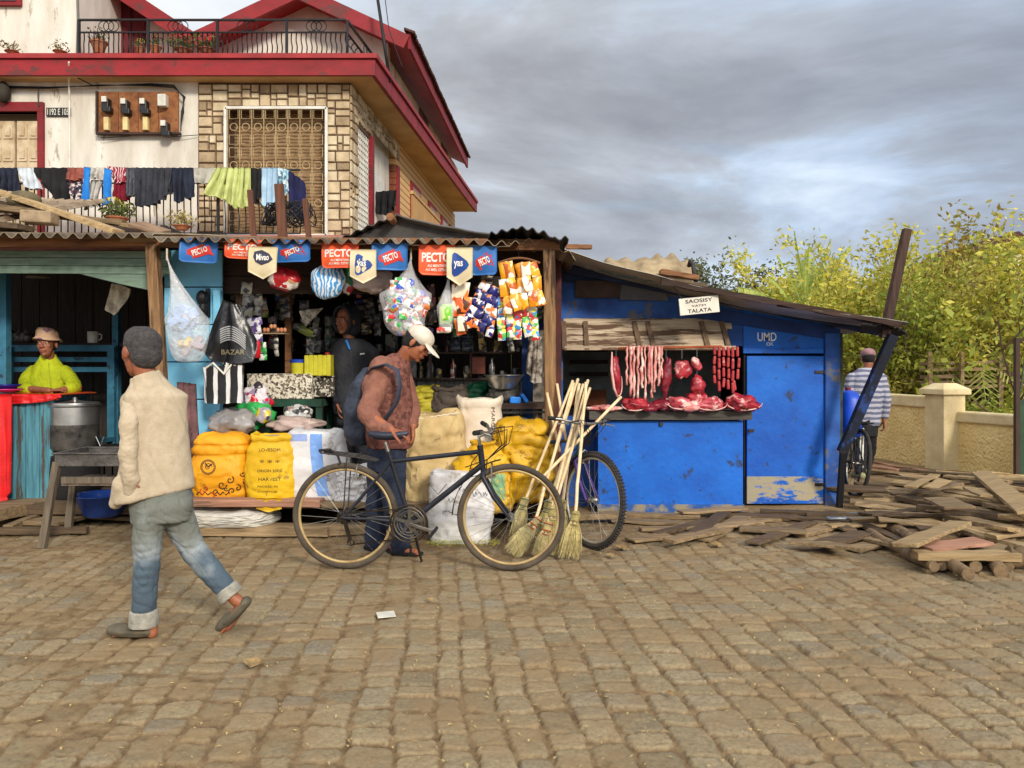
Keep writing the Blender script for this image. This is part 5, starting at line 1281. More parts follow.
def sack(label, px0, px1, pytop, pybot, Y, mat, depth=.3, style='flat', lean=0., bulge=.1, seed=0, cre=.014, grp=None, name='sack', fill=None, topw=.86, ex=3.2, sag=0., rz_=0.):
    c0 = W((px0+px1)/2, pybot, Y); Wd = (px1-px0)/F*Y; Hh = (pybot-pytop)/F*Y
    t = thing(name, label, 'sack', c0, grp); m = MB()
    prof = []   # (height fraction, width factor)
    if style == 'open':
        prof = [(0, .80), (.03, .92), (.12, .99), (.35, 1.0+bulge*.5), (.6, 1.0+bulge*.3), (.8, .96), (.9, topw), (.93, topw+.07), (.97, topw+.09), (1.0, topw+.03), (.985, topw-.06), (.9, topw-.10)]
    elif style == 'tied':
        prof = [(0, .78), (.04, .93), (.15, 1.0), (.45, 1.0+bulge), (.7, .98), (.82, .82), (.9, .52), (.93, .36), (.97, .44), (1, .52), (1.0, .3)]
    elif style == 'fold':
        prof = [(0, .8), (.04, .93), (.15, 1.0), (.4, 1.0+bulge), (.62, 1.0), (.70, .93), (.72, .98), (.78, 1.0), (.84, .90), (.86, .94), (.93, .86), (.98, .66), (1.0, .3)]
    elif style == 'lie':
        prof = [(0, .9), (.1, 1.0), (.5, 1.03), (.85, 1.0), (.96, .93), (1.0, .8), (1.0, .3)]
    else:
        prof = [(0, .84), (.03, .94), (.15, 1.0), (.5, 1.0+bulge), (.8, .98), (.95, .93), (.99, .86), (1.0, .6)]
    rows = []
    for i in range(len(prof)-1):
        (h0, w0), (h1, w1) = prof[i], prof[i+1]; k = max(2, int(abs(h1-h0)*40))
        for j in range(k): rows.append((h0+(h1-h0)*j/k, w0+(w1-w0)*j/k))
    rows.append(prof[-1]); seg = 72; rm = Matrix.Rotation(rz_, 3, 'Z')
    vs, fs = [], []
    for h, w_ in rows:
        for k in range(seg):
            a = 2*PI*k/seg; ca, sa = math.cos(a), math.sin(a)
            x = math.copysign(abs(ca)**(2/ex), ca)*Wd/2*w_; y = math.copysign(abs(sa)**(2/ex), sa)*depth/2*w_*(1+bulge*math.sin(PI*h)*.6)
            q = Vector((x*3, y*3, h*Hh*5)); f = cre*(1.1*nz(q*1.1 + V(seed,0,0)) + .35*nz(q*3.2+V(0,seed,0))) + cre*1.0*(abs(nz((x*14+h*3, h*7-x*6, seed)))-.2) - cre*.7*math.exp(-(nz((x*9, h*5+seed, 2))/.06)**2) + cre*.25*abs(nz((x*40, h*9, seed)))
            # corner ears and edge sag
            zz = h*Hh + (abs(ca)**4)*Hh*.03*(h > .9) + sag*Hh*(x/Wd)*h + .4*cre*nz(q*2.2)*(h>.6)
            zz += (h > .85) * .018*nz((a*2, h*3, seed+5))
            p = Vector((x, y, 0)); n_ = p.normalized() if p.length > 1e-6 else p
            p = rm @ (p + n_*f); vs.append(c0 + V(p.x + lean*h*Hh, p.y + .0, zz))
    for i in range(len(rows)-1):
        for k in range(seg): fs.append((i*seg+k, i*seg+(k+1)%seg, (i+1)*seg+(k+1)%seg, (i+1)*seg+k))
    fs.append(tuple(range(seg-1, -1, -1))); fs.append(tuple((len(rows)-1)*seg+k for k in range(seg)))
    m.add(vs, fs); body = m.build('sack_body', mat, t, smooth=True)
    if fill:
        m = MB(); m.ell(c0 + V(lean*Hh, 0, Hh*.94), (Wd/2*(topw-.08), depth/2*(topw-.08), .03)); m.build('contents', fill, t, smooth=True)
    return t, body
def printed(t, body, items, mat, bold=.0):
    m = MB()
    for txt, px, py, w_, h_, *r in items:
        Y = wloc(body).y; q = text_mb(txt, w_, h_, at=W(px, py, Y - .15) + V(0,-.3,0), extrude=0, bold=bold, rot=(0, r[0] if r else 0, 0)); m.add(q.v, q.f)
    project(m, body); return m.build('print', mat, t)
def swirl(m, c, r_, turns=1.3, start=0, th=.006, sgn=1):
    pts = []
    for i in range(22):
        s_ = i/21; a = start + sgn*turns*2*PI*s_; rr_ = r_*(1-s_*.85); pts.append((c[0]+math.cos(a)*rr_, c[1], c[2]+math.sin(a)*rr_))
    line(m, pts, th)
def line(m, pts, th=.006):
    for i in range(len(pts)-1):
        a, b_ = Vector(pts[i]), Vector(pts[i+1]); d = (b_-a); 
        if d.length < 1e-6: continue
        n_ = Vector((-d.z, 0, d.x)).normalized()*th/2; m.add([a+n_, b_+n_, b_-n_, a-n_], [(0,1,2,3)])
SG = 'filled sacks standing along the grocery platform'
t, b = sack('orange woven sack with a round black emblem and swirls, rolled top, leftmost of the sacks', 195, 251, 433, 499, 6.6, sk_or, .34, 'fold', seed=1, grp=SG, cre=.02)
m = MB(); Yf = 6.43
for r_ in (.062, .052): 
    c = W(208, 467, Yf); line(m, [(c.x+math.cos(i*PI/12)*r_, c.y, c.z+math.sin(i*PI/12)*r_) for i in range(25)], .006)
swirl(m, W(208, 467, Yf), .035, 1.2); line(m, [W(205, 463, Yf), W(208, 467, Yf), W(212, 464, Yf)], .012)
for px, py, r_, s_ in ((222, 485, .04, 0), (230, 480, .035, 1), (238, 488, .03, 2), (243, 474, .025, 3), (232, 491, .03, 4), (216, 492, .03, 5), (244, 482, .02, 2), (226, 489, .02, 0)): swirl(m, W(px, py, Yf), r_, 1.1, s_, .009, 1 if px % 2 else -1)
line(m, [W(196+k*3, 495 - (k % 2)*3, Yf) for k in range(12)], .008)
project(m, b); m.build('print', inkb, t)
m = MB(); 
for px, py in ((203, 492), (212, 494), (205, 488)): swirl(m, W(px, py, Yf), .03, .8, px, .012)
project(m, b, .006); m.build('print_red', inkr, t)
t, b = sack('yellow sack printed with text and three stars, open rolled top full of grain', 248, 300, 434, 502, 6.55, sk_ye, .32, 'open', seed=2, grp=SG, fill=grain, cre=.012, topw=.78)
printed(t, b, [('LOVESOM', 281, 446, .17, .025), ('* * *', 281, 457, .16, .028), ('ORIGIN 50KG', 281, 466, .2, .022), ('HARVEST', 281, 474, .18, .026), ('PACKED IN', 279, 481, .16, .016), ('COMPTOIR', 279, 486, .16, .016), ('25 KG', 289, 495, .1, .02)], inkb)
m = MB()
def flap(u, v): 
    w = W(256 + 26*u, 498 + 14*v*(1-.5*abs(u-.5)), 6.3 + .02*v); w.y += .01*math.sin(u*12); return w
m.grid(flap, 14, 6, 0, .006); m.build('flap', sk_ye, t, smooth=True)
t, b = sack('white sack with a broad pale blue stripe and blue lettering, behind the rear bicycle wheel', 287, 346, 430, 499, 6.6, sk_wh, .32, 'flat', lean=0, seed=3, grp=SG)
m = MB(); m.grid(lambda u, v: W(310 + 12*u - 2*v + 10*v*v, 434 + 62*v, 6.1), 8, 40); project(m, b, .003); m.build('stripe', M('sack_stripe', C(126, 164, 222), C(104, 144, 206)), t, smooth=True)
printed(t, b, [('SOFINA', 300, 462, .22, .03, R(80)), ('50 KG', 336, 470, .1, .03, R(80))], inkbl)
m = MB(); m.grid(lambda u, v: W(289 + 18*u, 434 + 7*v, 6.1), 8, 6); project(m, b, .003); m.build('patch', M('sack_patch', C(140, 160, 210)), t)
t, b = sack('small white sack lying low behind the rear bicycle wheel', 338, 374, 466, 502, 6.5, sk_wh, .26, 'lie', seed=4, grp=SG, cre=.03)
t, b = sack('tall plump tan sack tied at the top behind the man with the cap', 404, 466, 414, 524, 6.62, sk_ta, .44, 'lie', seed=5, grp=SG, bulge=.08, cre=.028, sag=.06, ex=2.6)
m = MB(); m.tube([W(408+3*k, 420 - k*.45 + (k % 2)*1.2, 6.46) for k in range(18)], .006, 5); m.build('stitching', sk_cr, t)
t, b = sack('tall open cream white sack with small vertical print behind the handlebar', 455, 503, 398, 505, 6.85, sk_cr, .36, 'open', seed=6, grp=SG, topw=.9, cre=.014, bulge=.02)
printed(t, b, [('MAROVOAY', 494, 425, .34, .03, R(90))], inkb)
t, b = sack('low white sack with handwriting leaning behind the front bicycle wheel', 428, 492, 471, 544, 6.15, sk_wh, .24, 'flat', seed=7, grp=SG, bulge=.05, cre=.022, rz_=-.05)
m = MB(); rr = random.Random(3)
for (xa, y_) in ((456, 480), (452, 492), (447, 502), (470, 485)):
    for k in range(4):
        x_ = xa + k*5; pts = [W(x_ + j*1.1, y_ + rr.uniform(-2.6, 2.6) + k*.4, 6.03) + V(0,-.4,0) for j in range(5)]; line(m, pts, .005)
project(m, b); m.build('handwriting', M('sack_pencil', C(110, 112, 120), bump=0), t)
t, b = sack('big mustard yellow sack with its top folded over beside the broom handles', 492, 553, 419, 500, 6.55, sk_mu, .42, 'fold', seed=8, grp=SG, cre=.06, bulge=.05, sag=-.05)
t, b = sack('smaller crumpled mustard yellow sack between the handlebar and the big yellow one', 456, 512, 442, 512, 6.3, sk_mu, .2, 'tied', seed=9, grp=SG, cre=.05, bulge=.02)
m = MB(); m.grid(lambda u, v: W(491 + 14*u, 474 + 26*v, 5.9), 6, 8); project(m, b, .004); m.build('patch', M('green_print', C(140, 176, 134), C(110, 150, 110)), t)
t, b = sack('olive yellow plastic bag stuffed full in front of the whitewashed boards', 412, 444, 386, 426, 7.3, sk_ol, .26, 'fold', seed=10, cre=.05, name='bag'); t['category'] = 'bag'
t, b = sack('dark brown open sack with a black mouth behind the cream sack', 432, 466, 386, 432, 7.25, sk_dk, .3, 'open', seed=11, fill=darkint, cre=.03)
t, b = sack('dirty white sack lying flat beneath the platform board below the yellow sacks', 190, 276, 508, 523, 6.5, M('sack_dirty', C(206, 204, 196), C(160, 152, 138), scale=3), .5, 'lie', seed=12, cre=.03, name='sack')
def bag(name, label, c, rad, mat, seed, amp=.35, cat='bag', grp=None, vox=None):
    c = Vector(c); m = MB(); m.ell(c, rad, seg=40, rings=26)
    out = []
    for v in m.v:
        v = Vector(v); d = (v - c); k = 1 + amp*nz((d.x*9+seed, d.y*9, d.z*9)) + amp*.6*nz((d.x*22, d.y*22+seed, d.z*22)) + amp*.3*abs(nz((d.x*40, d.y*40+seed, d.z*40))); out.append(tuple(c + d*k))
    m.v = out; return m.build(name, mat, smooth=True, label=label, cat=cat, group=grp)
bag('plastic_bag', 'grey crumpled plastic bag on top of the orange sack', W(232, 422, 6.75), (.2, .16, .12), M('grey_plastic', C(160, 156, 154), C(122, 118, 118), rough=.35), 1)
bag('plastic_bag', 'bright green plastic bag behind the grey one on the sacks', W(251, 414, 6.95), (.2, .14, .12), M('green_plastic', C(64, 186, 96), C(34, 140, 66), rough=.35), 2)
bag('plastic_bag', 'pinkish white crumpled bags piled behind the yellow and striped sacks', W(294, 424, 6.9), (.24, .16, .07), M('pinkish_plastic', C(196, 172, 162), C(160, 140, 134), rough=.4), 3)
bag('plastic_bag', 'small silvery crumpled bag at the back above the striped sack', W(298, 413, 7.1), (.12, .1, .08), print_mat('silver_print', [C(190,190,190), C(60,60,60), C(210,210,205), C(150,120,110)], 22), 4, .5)
bag('plastic_bag', 'dark green crumpled bag below the metal basin', W(478, 393, 7.3), (.14, .1, .1), M('dark_green_plastic', C(18, 88, 56), C(10, 56, 38), rough=.4), 5)
bag('plastic_bag', 'grey mesh bag behind the big mustard sack', W(520, 424, 6.9), (.22, .14, .06), M('grey_mesh', C(146, 146, 150), C(104, 104, 110)), 6)
bag('packet_heap', 'red and white wrapped packets stacked left of the old carton', W(256, 400, 7.0), (.14, .1, .14), print_mat('redwhite', [C(196,30,48), C(222,214,222), C(150,130,160), C(220,215,215), C(60,50,60)], 14), 7, .3, 'packets')
bag('packet_heap', 'yellow and grey packets on the bags below the green table', W(263, 414, 6.85), (.07, .06, .08), print_mat('yelgrey', [C(200,180,40), C(170,160,170), C(60,60,70)], 20), 8, .4, 'packets')
# green table, cartons, tubs
gt = thing('side_table', 'dark green wooden table holding the old cartons inside the grocery stall', 'table', W(300, 500, 7.2))
gm = M('dark_green_paint', C(34, 74, 56), C(22, 50, 38))
m = MB(); m.bb(X(250, 7.2), X(324, 7.2), 7.1, 7.6, Z(406, 7.2), Z(399, 7.2)); m.build('tabletop', gm, gt)
for px in (252, 318):
    for y in (7.12, 7.54): m = MB(); m.bb(X(px, 7.2), X(px, 7.2)+.055, y, y+.055, .28, Z(406, 7.2)); m.build('leg', gm, gt)
spk = print_mat('speckled_card', [C(216,208,190), C(70,62,54), C(200,192,172), C(120,108,92), C(222,214,198)], 60, rough=.8, spec=.2)
def carton(label, x0, x1, y0, y1, Y, dp, mat, cat='box', name='carton'):
    m = MB(); m.bb(X(x0, Y), X(x1, Y), Y, Y+dp, Z(y1, Y), Z(y0, Y)); m.bb(X(x0, Y)-.006, X(x1, Y)+.006, Y-.004, Y+dp, Z(y0, Y), Z(y0, Y)+.012); return m.build(name, mat, bevel=.006, label=label, cat=cat)
carton('large old carton with a speckled worn pale label on the green table', 247, 312, 375, 399, 7.15, .35, spk)
carton('smaller dark speckled carton right of the pale labelled one', 312, 333, 377, 397, 7.2, .3, print_mat('speckled_dark', [C(60,54,48), C(190,184,168), C(40,36,32), C(80,74,62)], 60, rough=.8, spec=.2))
yt = M('yellow_plastic', C(206, 200, 56), C(180, 172, 40), rough=.4, bump=.05)
t = thing('tub', 'small round yellow tub with a blue lid on the carton', 'tub', W(299, 374, 7.25))
MB().lathe([(.07, 0), (.078, .11)], W(299, 374, 7.25), 20).build('tub_body', yt, t, auto=True); MB().lathe([(.082, .108), (.084, .135), (.075, .14)], W(299, 374, 7.25), 20).build('lid', M('blue_lid', C(30, 70, 170), rough=.4), t, auto=True)
t = thing('jerrycan', 'square ribbed yellow jerrycan with a red cap on the dark carton', 'jerrycan', W(320, 376, 7.25))
m = MB(); c = W(320, 376, 7.25)
for k in range(6): m.box(c + V(-.105 + k*.042, 0, .1), (.04, .2, .2 if k % 2 else .193))
m.box(c + V(0, 0, .095), (.24, .19, .18)); m.build('jerrycan_body', yt, t, bevel=.008); MB().lathe([(.025, .2), (.025, .225)], c + V(.07, 0, 0), 12).build('cap', redp2, t)

# ------------------------------------------------------------------ shelf stock in the dim interior
rr = random.Random(11)
STK = 'dim goods crowded on the shelves inside the grocery stall'
pr = [print_mat('pk%d' % i, c, 26) for i, c in enumerate((
    [C(60,60,64), C(120,116,110), C(40,44,56), C(86,84,80)], [C(150,120,50), C(60,50,40), C(180,170,140), C(40,40,44)],
    [C(110,40,40), C(60,50,50), C(150,140,130), C(40,36,40)], [C(50,80,60), C(130,130,120), C(40,44,44), C(90,96,80)],
    [C(150,146,140), C(80,80,84), C(56,56,60), C(170,166,150)]))]
protos = []
m = MB(); m.bb(-.05, .05, -.04, .04, 0, .16); o1 = m.build('packet', pr[0], bevel=.006)
m = MB(); m.lathe([(.035, 0), (.035, .13), (.015, .16), (.015, .19), (.018, .19), (.018, .205)], (0, 0, 0), 14); o2 = m.build('bottle', pr[1], auto=True)
m = MB(); m.lathe([(.04, 0), (.042, .01), (.042, .09), (.04, .1)], (0, 0, 0), 14); o3 = m.build('tin', pr[2], auto=True)
protos = [(o1, 'packet', 'dull printed packet standing among others on a dark shelf'), (o2, 'bottle', 'small dark bottle standing among others on a dark shelf'), (o3, 'tin', 'round tin standing among others on a dark shelf')]
used = set()
for (xa, xb, py, Y) in ((405, 520, 352, 8.05), (400, 540, 378, 8.05), (400, 520, 326, 8.1), (292, 334, 352, 8.3), (360, 392, 322, 8.3), (292, 392, 298, 8.35), (355, 392, 352, 8.3)):
    px = xa
    while px < xb:
        o, cn_, lb = rr.choice(protos)
        if o.name not in used: c = o; used.add(o.name)
        else: c = o.copy(); c.data = o.data.copy(); COL.objects.link(c)
        c.location = W(px, py, Y + rr.uniform(0, .12)); c.rotation_euler = (0, 0, rr.uniform(-.3, .3)); s_ = rr.uniform(.8, 1.2); c.scale = (s_, s_, s_*rr.uniform(.85, 1.2))
        c.data.materials[0] = rr.choice(pr); c['label'] = lb; c['category'] = cn_; c['group'] = STK
        px += rr.uniform(8, 15)
for px, y_ in ((450, 336), (462, 336)):
    m = MB(); w = W(px, 352, 7.98)
    m.grid(lambda u, v: W(px + 10*u, 333 + 18*v, 7.97) + V(0, .01*math.sin(v*20), 0), 6, 24, 0, .008); m.build('sachet_sheet', print_mat('dk_sheet', [C(36,44,58), C(90,98,108), C(28,30,36), C(60,70,84)], 50), label='dark blue grey sheet of sachets hanging from the upper shelf, %s one' % ('left' if px == 450 else 'right'), cat='sachets')
carton('brown box on the lower shelf behind the metal basin', 472, 485, 358, 374, 7.98, .12, M('brown_box', C(120, 66, 54), C(84, 46, 40)))
# metal basin on a stack, blue boxes, bench
alu = M('aluminium', C(196, 196, 194), C(150, 150, 148), scale=4, rough=.32, metal=.9, bump=.12, bscale=12)
alu_d = M('sooty_aluminium', C(120, 116, 112), C(52, 50, 48), scale=4, rough=.5, metal=.6, bump=.3, wear=C(40, 38, 36), wthr=.56)
c = W(504, 389, 7.0); m = MB(); m.lathe([(.08, 0), (.11, .02), (.155, .09), (.178, .125), (.19, .127), (.188, .132), (.172, .128), (.145, .085), (.1, .025), (.0, .02)], c, 36, caps=False); m.build('metal_basin', alu, smooth=True, label='shiny metal basin standing on a stone in the grocery stall', cat='basin')
bag('stone_heap', 'dark lumpy heap of stones and dishes under the metal basin', W(503, 396, 7.05), (.14, .12, .08), M('dark_stones', C(88, 84, 78), C(46, 44, 42), scale=12, bump=1), 12, .4, 'stones')
t = thing('bench', 'dark low bench with blue boxes on it at the back of the grocery stall', 'bench', W(520, 440, 7.1))
m = MB(); m.bar(W(492, 405, 7.05), W(546, 405, 7.05), .4, .05); m.build('bench_top', dark_w, t)
for px in (497, 540): m = MB(); m.bar(W(px, 407, 6.95), W(px, 470, 6.95), .04, .04, (0,1,0)); m.build('leg', dark_w, t)
m = MB(); m.tube([W(490, 413, 6.9), W(546, 412, 6.9)], .012, 6); m.tube([W(524, 413, 6.9), W(526, 406, 6.9)], .01, 6); m.build('rail', rust_d, t)
bb_ = M('bright_blue_plastic', C(40, 130, 224), C(26, 104, 196), rough=.35, bump=0)
m = MB(); m.box(W(515, 400, 6.92), (.1, .09, .06), (0, .05, .1)); m.build('blue_box', bb_, bevel=.01, label='small square bright blue plastic box on the dark bench', cat='box')
m = MB(); m.box(W(524, 398, 6.95), (.035, .09, .09), (0, -.6, .1)); m.build('blue_box', bb_, bevel=.008, label='bright blue lid leaning beside the square blue box', cat='lid')
cloth('rag', M('peeling_cloth', C(170, 160, 148), C(70, 60, 54), scale=9, contrast=.06), (529, 338), (542, 336), [(527, 372), (533, 384), (543, 382)], 7.1, 3, .02, label='torn grey and white rag hanging on the post right of the basin', cat='rag', seed=4)

# ------------------------------------------------------------------ hanging goods
def sachet(mb, c, w_, h_, th=.018, rot=None, mi=0):
    """pillow pack with crimped ends"""
    c = Vector(c); rot = rot or Matrix.Identity(3); n = 5
    def f(s):
        def fn(u, v):
            k = (math.sin(PI*u)*math.sin(PI*v))**.5 if 0 < u < 1 and 0 < v < 1 else 0
            return c + rot @ Vector(((u-.5)*w_*(1-.06*k), -s*th*k, (v-.5)*h_))
        return fn
    mb.grid(f(1), n, n, mi); mb.grid(f(-1), n, n, mi); return mb
def strip(name, label, p0, p1, n, w_, mat, grp=None, tilt=0, seed=0, lenf=1.0):
    p0, p1 = Vector(p0), Vector(p1); d = (p1-p0)/n; rr = random.Random(seed); j = d.length*.12
    t = thing(name, label, 'packets', p0, grp); ang = math.atan2(-d.x, -d.z)
    for i in range(n):
        m = MB(); c = p0 + d*(i+.5) + V(rr.uniform(-j, j), rr.uniform(-j, j), rr.uniform(-j, j)*.5); r_ = Matrix.Rotation(math.atan2(d.x, d.z) + rr.uniform(-.22, .22), 3, 'Y') @ Matrix.Rotation(rr.uniform(-.35, .35), 3, 'Z')
        sachet(m, c, w_, d.length*1.02*lenf, .014, r_); m.build('sachet', mat if not isinstance(mat, list) else rr.choice(mat), t, smooth=True)
    return t
Y0 = 6.45
p_or = print_mat('snack_orange', [C(232,160,24), C(224,136,20), C(236,176,40), C(240,232,220), C(224,150,20), C(190,90,20)], 16)
p_na = print_mat('snack_navy', [C(34,34,110), C(24,26,86), C(230,230,236), C(36,38,120), C(226,130,60), C(30,30,96)], 20)
p_co = print_mat('snack_bright', [C(70,150,210), C(236,226,80), C(232,232,228), C(210,60,60), C(90,180,90), C(240,240,240)], 26)
p_nd = print_mat('noodle_orange', [C(236,110,30), C(228,92,24), C(240,226,200), C(90,50,30), C(236,130,40)], 14)
p_wh = print_mat('candy_white', [C(232,234,232), C(222,226,226), C(60,170,80), C(220,40,50), C(236,236,236), C(60,90,190), C(226,230,230), C(210,120,60)], 22)
hb = thing('snack_hoop', 'curved rattan hoop carrying the orange and bright snack strips', 'hoop', W(520, 262, Y0))
m = MB(); m.tube([W(498 + 3.0*k, 263 - 5*math.sin(PI*k/14), Y0-.02) for k in range(15)], .01, 6); m.build('hoop_rod', beam_w, hb)
m = MB(); m.tube([W(519, 258, Y0-.02), W(518, 247, 6.5)], .004, 4); m.build('string', iron, hb)
g_ = 'strips of snack packets hanging at the right of the grocery stall'
for k in range(5):
    strip('snack_strip', 'orange snack packet strip hanging from the curved hoop, %s' % ('leftmost', 'second from the left', 'middle one', 'fourth from the left', 'rightmost one')[k], W(502+8*k, 262, Y0-.05-.02*(k%2)), W(507+8.5*k, 313 - 2*k, Y0-.08-.02*(k%2)), 3, .078, p_or, g_, seed=k)
for k in range(5):
    strip('snack_strip', 'bright multicoloured sachet strip below the orange ones, %s' % ('leftmost', 'second from the left', 'middle one', 'fourth from the left', 'rightmost one')[k], W(501+8*k, 296, Y0+.0), W(503+8*k, 340 - (k % 2)*3, Y0-.02), 4, .07, p_co, g_, seed=k+9)
for k in range(4):
    strip('biscuit_strip', 'navy blue biscuit packet strip hanging slantwise, %s' % ('leftmost of four', 'second of four', 'third of four', 'rightmost of four')[k], W(484+5*k, 282+2*k, Y0), W(467+7*k, 322+5*k, Y0-.04), 5, .066, p_na, g_, seed=k+20)
for k in range(3):
    strip('noodle_strip', 'orange noodle packet strip beside the lime green net, %s' % ('left one', 'middle one', 'right one')[k], W(456+5*k, 282, Y0), W(458+4*k, 334-3*k, Y0-.02*k), 3, .08, p_nd, g_, seed=k+30)
strip('snack_strip', 'small coloured sachets hanging behind the navy biscuit packets', W(488, 268, Y0+.2), W(484, 300, Y0+.2), 5, .1, pr[1], g_, seed=41)
# big clear bag of wrapped sweets
def hang_bag(name, label, top, body_c, rad, film, fillm, fillr=.8, seed=0, amp=.18, tie=True, group=None, neck=.02):
    top = Vector(top); c = Vector(body_c); t = thing(name, label, 'bag', top, group); m = MB(); seg, n = 36, 26
    vs, fs = [], []
    for i in range(n+1):
        s_ = i/n
        if s_ < .45:
            q = s_/.45; cc = top.lerp(c + V(0,0,rad[2]*.35), q); r_ = neck + (1-neck)*(q**1.6)*.93; R_ = (rad[0]*r_, rad[1]*r_)
            if i == 0: R_ = (neck*.5, neck*.5)
        else:
            q = (s_-.45)/.55; th = q*PI/2*1.0; cc = c + V(0, 0, rad[2]*(.35 - 1.35*math.sin(th)**1.2)); k = math.cos(th*.96)**.5; R_ = (rad[0]*k, rad[1]*k)
        for j in range(seg):
            a = 2*PI*j/seg; f = 1 + amp*nz((math.cos(a)*2+seed, math.sin(a)*2, s_*5)) + amp*.5*math.sin(a*9+seed+s_*3)*(1-s_)
            vs.append(cc + V(math.cos(a)*R_[0]*f, math.sin(a)*R_[1]*f, 0))
    for i in range(n):
        for j in range(seg): fs.append((i*seg+j, i*seg+(j+1)%seg, (i+1)*seg+(j+1)%seg, (i+1)*seg+j))
    fs.append(tuple(n*seg+j for j in range(seg))); m.add(vs, fs); m.build('bag_film', film, t, smooth=True)
    if tie: m = MB(); m.tube([top + V(0,0,.08), top - V(0,0,.02)], .008, 6); m.build('string', sk_cr, t)
    return t
clr = film_mat('clear_film', (.86, .86, .88), .34); clr2 = film_mat('cloudy_film', (.84, .82, .82), .5)
def fill_box(t, c, rad, n, size, mats, name, seed, shape='sachet'):
    rr = random.Random(seed); c = Vector(c)
    for i in range(n):
        for _ in range(20):
            p = Vector((rr.uniform(-1,1), rr.uniform(-1,1), rr.uniform(-1,1)))
            if p.length < 1: break
        p = c + V(p.x*rad[0], p.y*rad[1], p.z*rad[2]); m = MB(); rot = Euler((rr.uniform(-.5,.5), rr.uniform(-1.2,1.2), rr.uniform(-.6,.6))).to_matrix()
        if shape == 'sachet': sachet(m, p, size[0]*rr.uniform(.8,1.2), size[1]*rr.uniform(.8,1.2), .02, rot); m.build(name, rr.choice(mats), t, smooth=True)
        else: m.box(p, [s*rr.uniform(.85,1.15) for s in size], rot); m.build(name, rr.choice(mats), t, bevel=.01)
t = hang_bag('sweets_bag', 'big clear bag of white red and green wrapped sweets above the cap', W(411, 258, 6.45), W(406, 304, 6.4), (.20, .14, .27), clr, None, seed=1)
fill_box(t, W(405, 306, 6.36), (.17, .09, .22), 80, (.10, .07), [p_wh], 'wrapped_sweet', 5)
t = hang_bag('sponge_bag', 'long clear bag of pale blue and yellow sponges hanging beside the leaning post', W(167, 258, 6.42), W(188, 330, 6.42), (.185, .12, .27), clr, None, seed=2, amp=.1)
spb = M('sponge_blue', C(150, 186, 226), C(120, 160, 210), scale=20); spy = M('sponge_yellow', C(232, 206, 110), C(210, 180, 84), scale=20); spp = M('sponge_grey', C(186, 176, 186), C(150, 140, 156), scale=20)
fill_box(t, W(182, 322, 6.42), (.12, .06, .13), 16, (.10, .05, .07), [spb, spb, spp], 'sponge', 6, 'b')
fill_box(t, W(192, 346, 6.42), (.12, .06, .05), 8, (.10, .05, .06), [spy, spy, spp], 'sponge', 7, 'b')
t = hang_bag('net_bag', 'narrow clear bag with a lime green packet inside, left of the noodle strips', W(449, 272, 6.45), W(446, 312, 6.42), (.075, .05, .16), clr, None, seed=3)
m = MB(); sachet(m, W(446, 314, 6.40), .11, .17, .04); m.build('packet', print_mat('lime', [C(150,220,60), C(120,200,50), C(210,230,160)], 14), t, smooth=True)
m = MB(); sachet(m, W(444, 330, 6.40), .12, .05, .03); m.build('packet', print_mat('redcream', [C(220,70,60), C(236,214,200)], 20), t, smooth=True)
def puff(label, px, py, w_, h_, Y, mat, seed=0, name='snack_packet', grp=None, rot=0):
    m = MB(); sachet(m, W(px, py, Y), w_, h_, .05, Matrix.Rotation(rot, 3, 'Y'))
    m.v = [tuple(Vector(v) + V(0, .012*nz((v[0]*20, v[2]*20, seed)), 0)) for v in m.v]; return m.build(name, mat, smooth=True, label=label, cat='packet', group=grp)
p_re = print_mat('crisps_red', [C(170,28,36), C(150,20,30), C(196,40,44), C(226,214,206), C(170,28,36)], 12)
bag('snack_bag', 'red and white crisp packets bunched below the beige pennant', W(284, 279, 6.6), (.15, .08, .1), print_mat('crisps', [C(180,28,40), C(196,36,44), C(228,220,212), C(160,24,34), C(190,150,110)], 9), 21, .22, 'packet')
bag('snack_bag', 'round blue and white net bag hanging under the orange pennant', W(328, 281, 6.55), (.15, .1, .15), stripe_mat('blue_net', C(70, 150, 214), C(222, 230, 236), 30, 'X', wob=.12), 22, .14)
bag('snack_bag', 'dark red packet with green edge behind the blue net bag', W(349, 278, 6.65), (.07, .06, .14), print_mat('redgreen', [C(160,24,40), C(150,20,34), C(220,210,205), C(30,110,70)], 10), 23, .25)
bag('plastic_bag', 'cloudy white plastic bag bunched behind the beige and blue pennants', W(372, 281, 6.65), (.17, .08, .11), M('milky_plastic', C(206, 190, 184), C(166, 150, 146), rough=.3), 24, .3)
# BAZAR bag, striped bag, fixtures
blackp = M('black_plastic', C(30, 30, 34), C(18, 18, 22), rough=.32, bump=.5, bscale=22, spec=.6)
o = cloth('shopping_bag', blackp, (224, 300), (236, 304), [(205, 350), (212, 362), (230, 366), (252, 362), (257, 340)], 6.6, 2, .03, th=.02, label='black plastic shopping bag printed BAZAR hanging by its top corner', cat='bag', seed=3)
m = text_mb('BAZAR', .19, .04, at=W(233, 352, 6.2), extrude=0, bold=.01); project(m, o, .006); m.build('print', M('gold_print', C(150, 140, 110), bump=0), o)
m = MB()
for k in range(7): line(m, [W(220+i*3.2, 345 - k*2.2 - 7*math.sin(i*.36+.3) + i*.5, 6.2) for i in range(9)], .009)
project(m, o, .006); q = m.build('print', M('silver_lines', C(170, 170, 172), bump=0), o)
o2_ = thing('shopping_bag', 'black and white striped shopping bag hanging under the black BAZAR one', 'bag', W(224, 404, 6.6))
sm = stripe_mat('bw_stripes', C(26, 26, 30), C(206, 206, 206), 9.5, 'X', duty=.66, wob=.02, phase=.3)
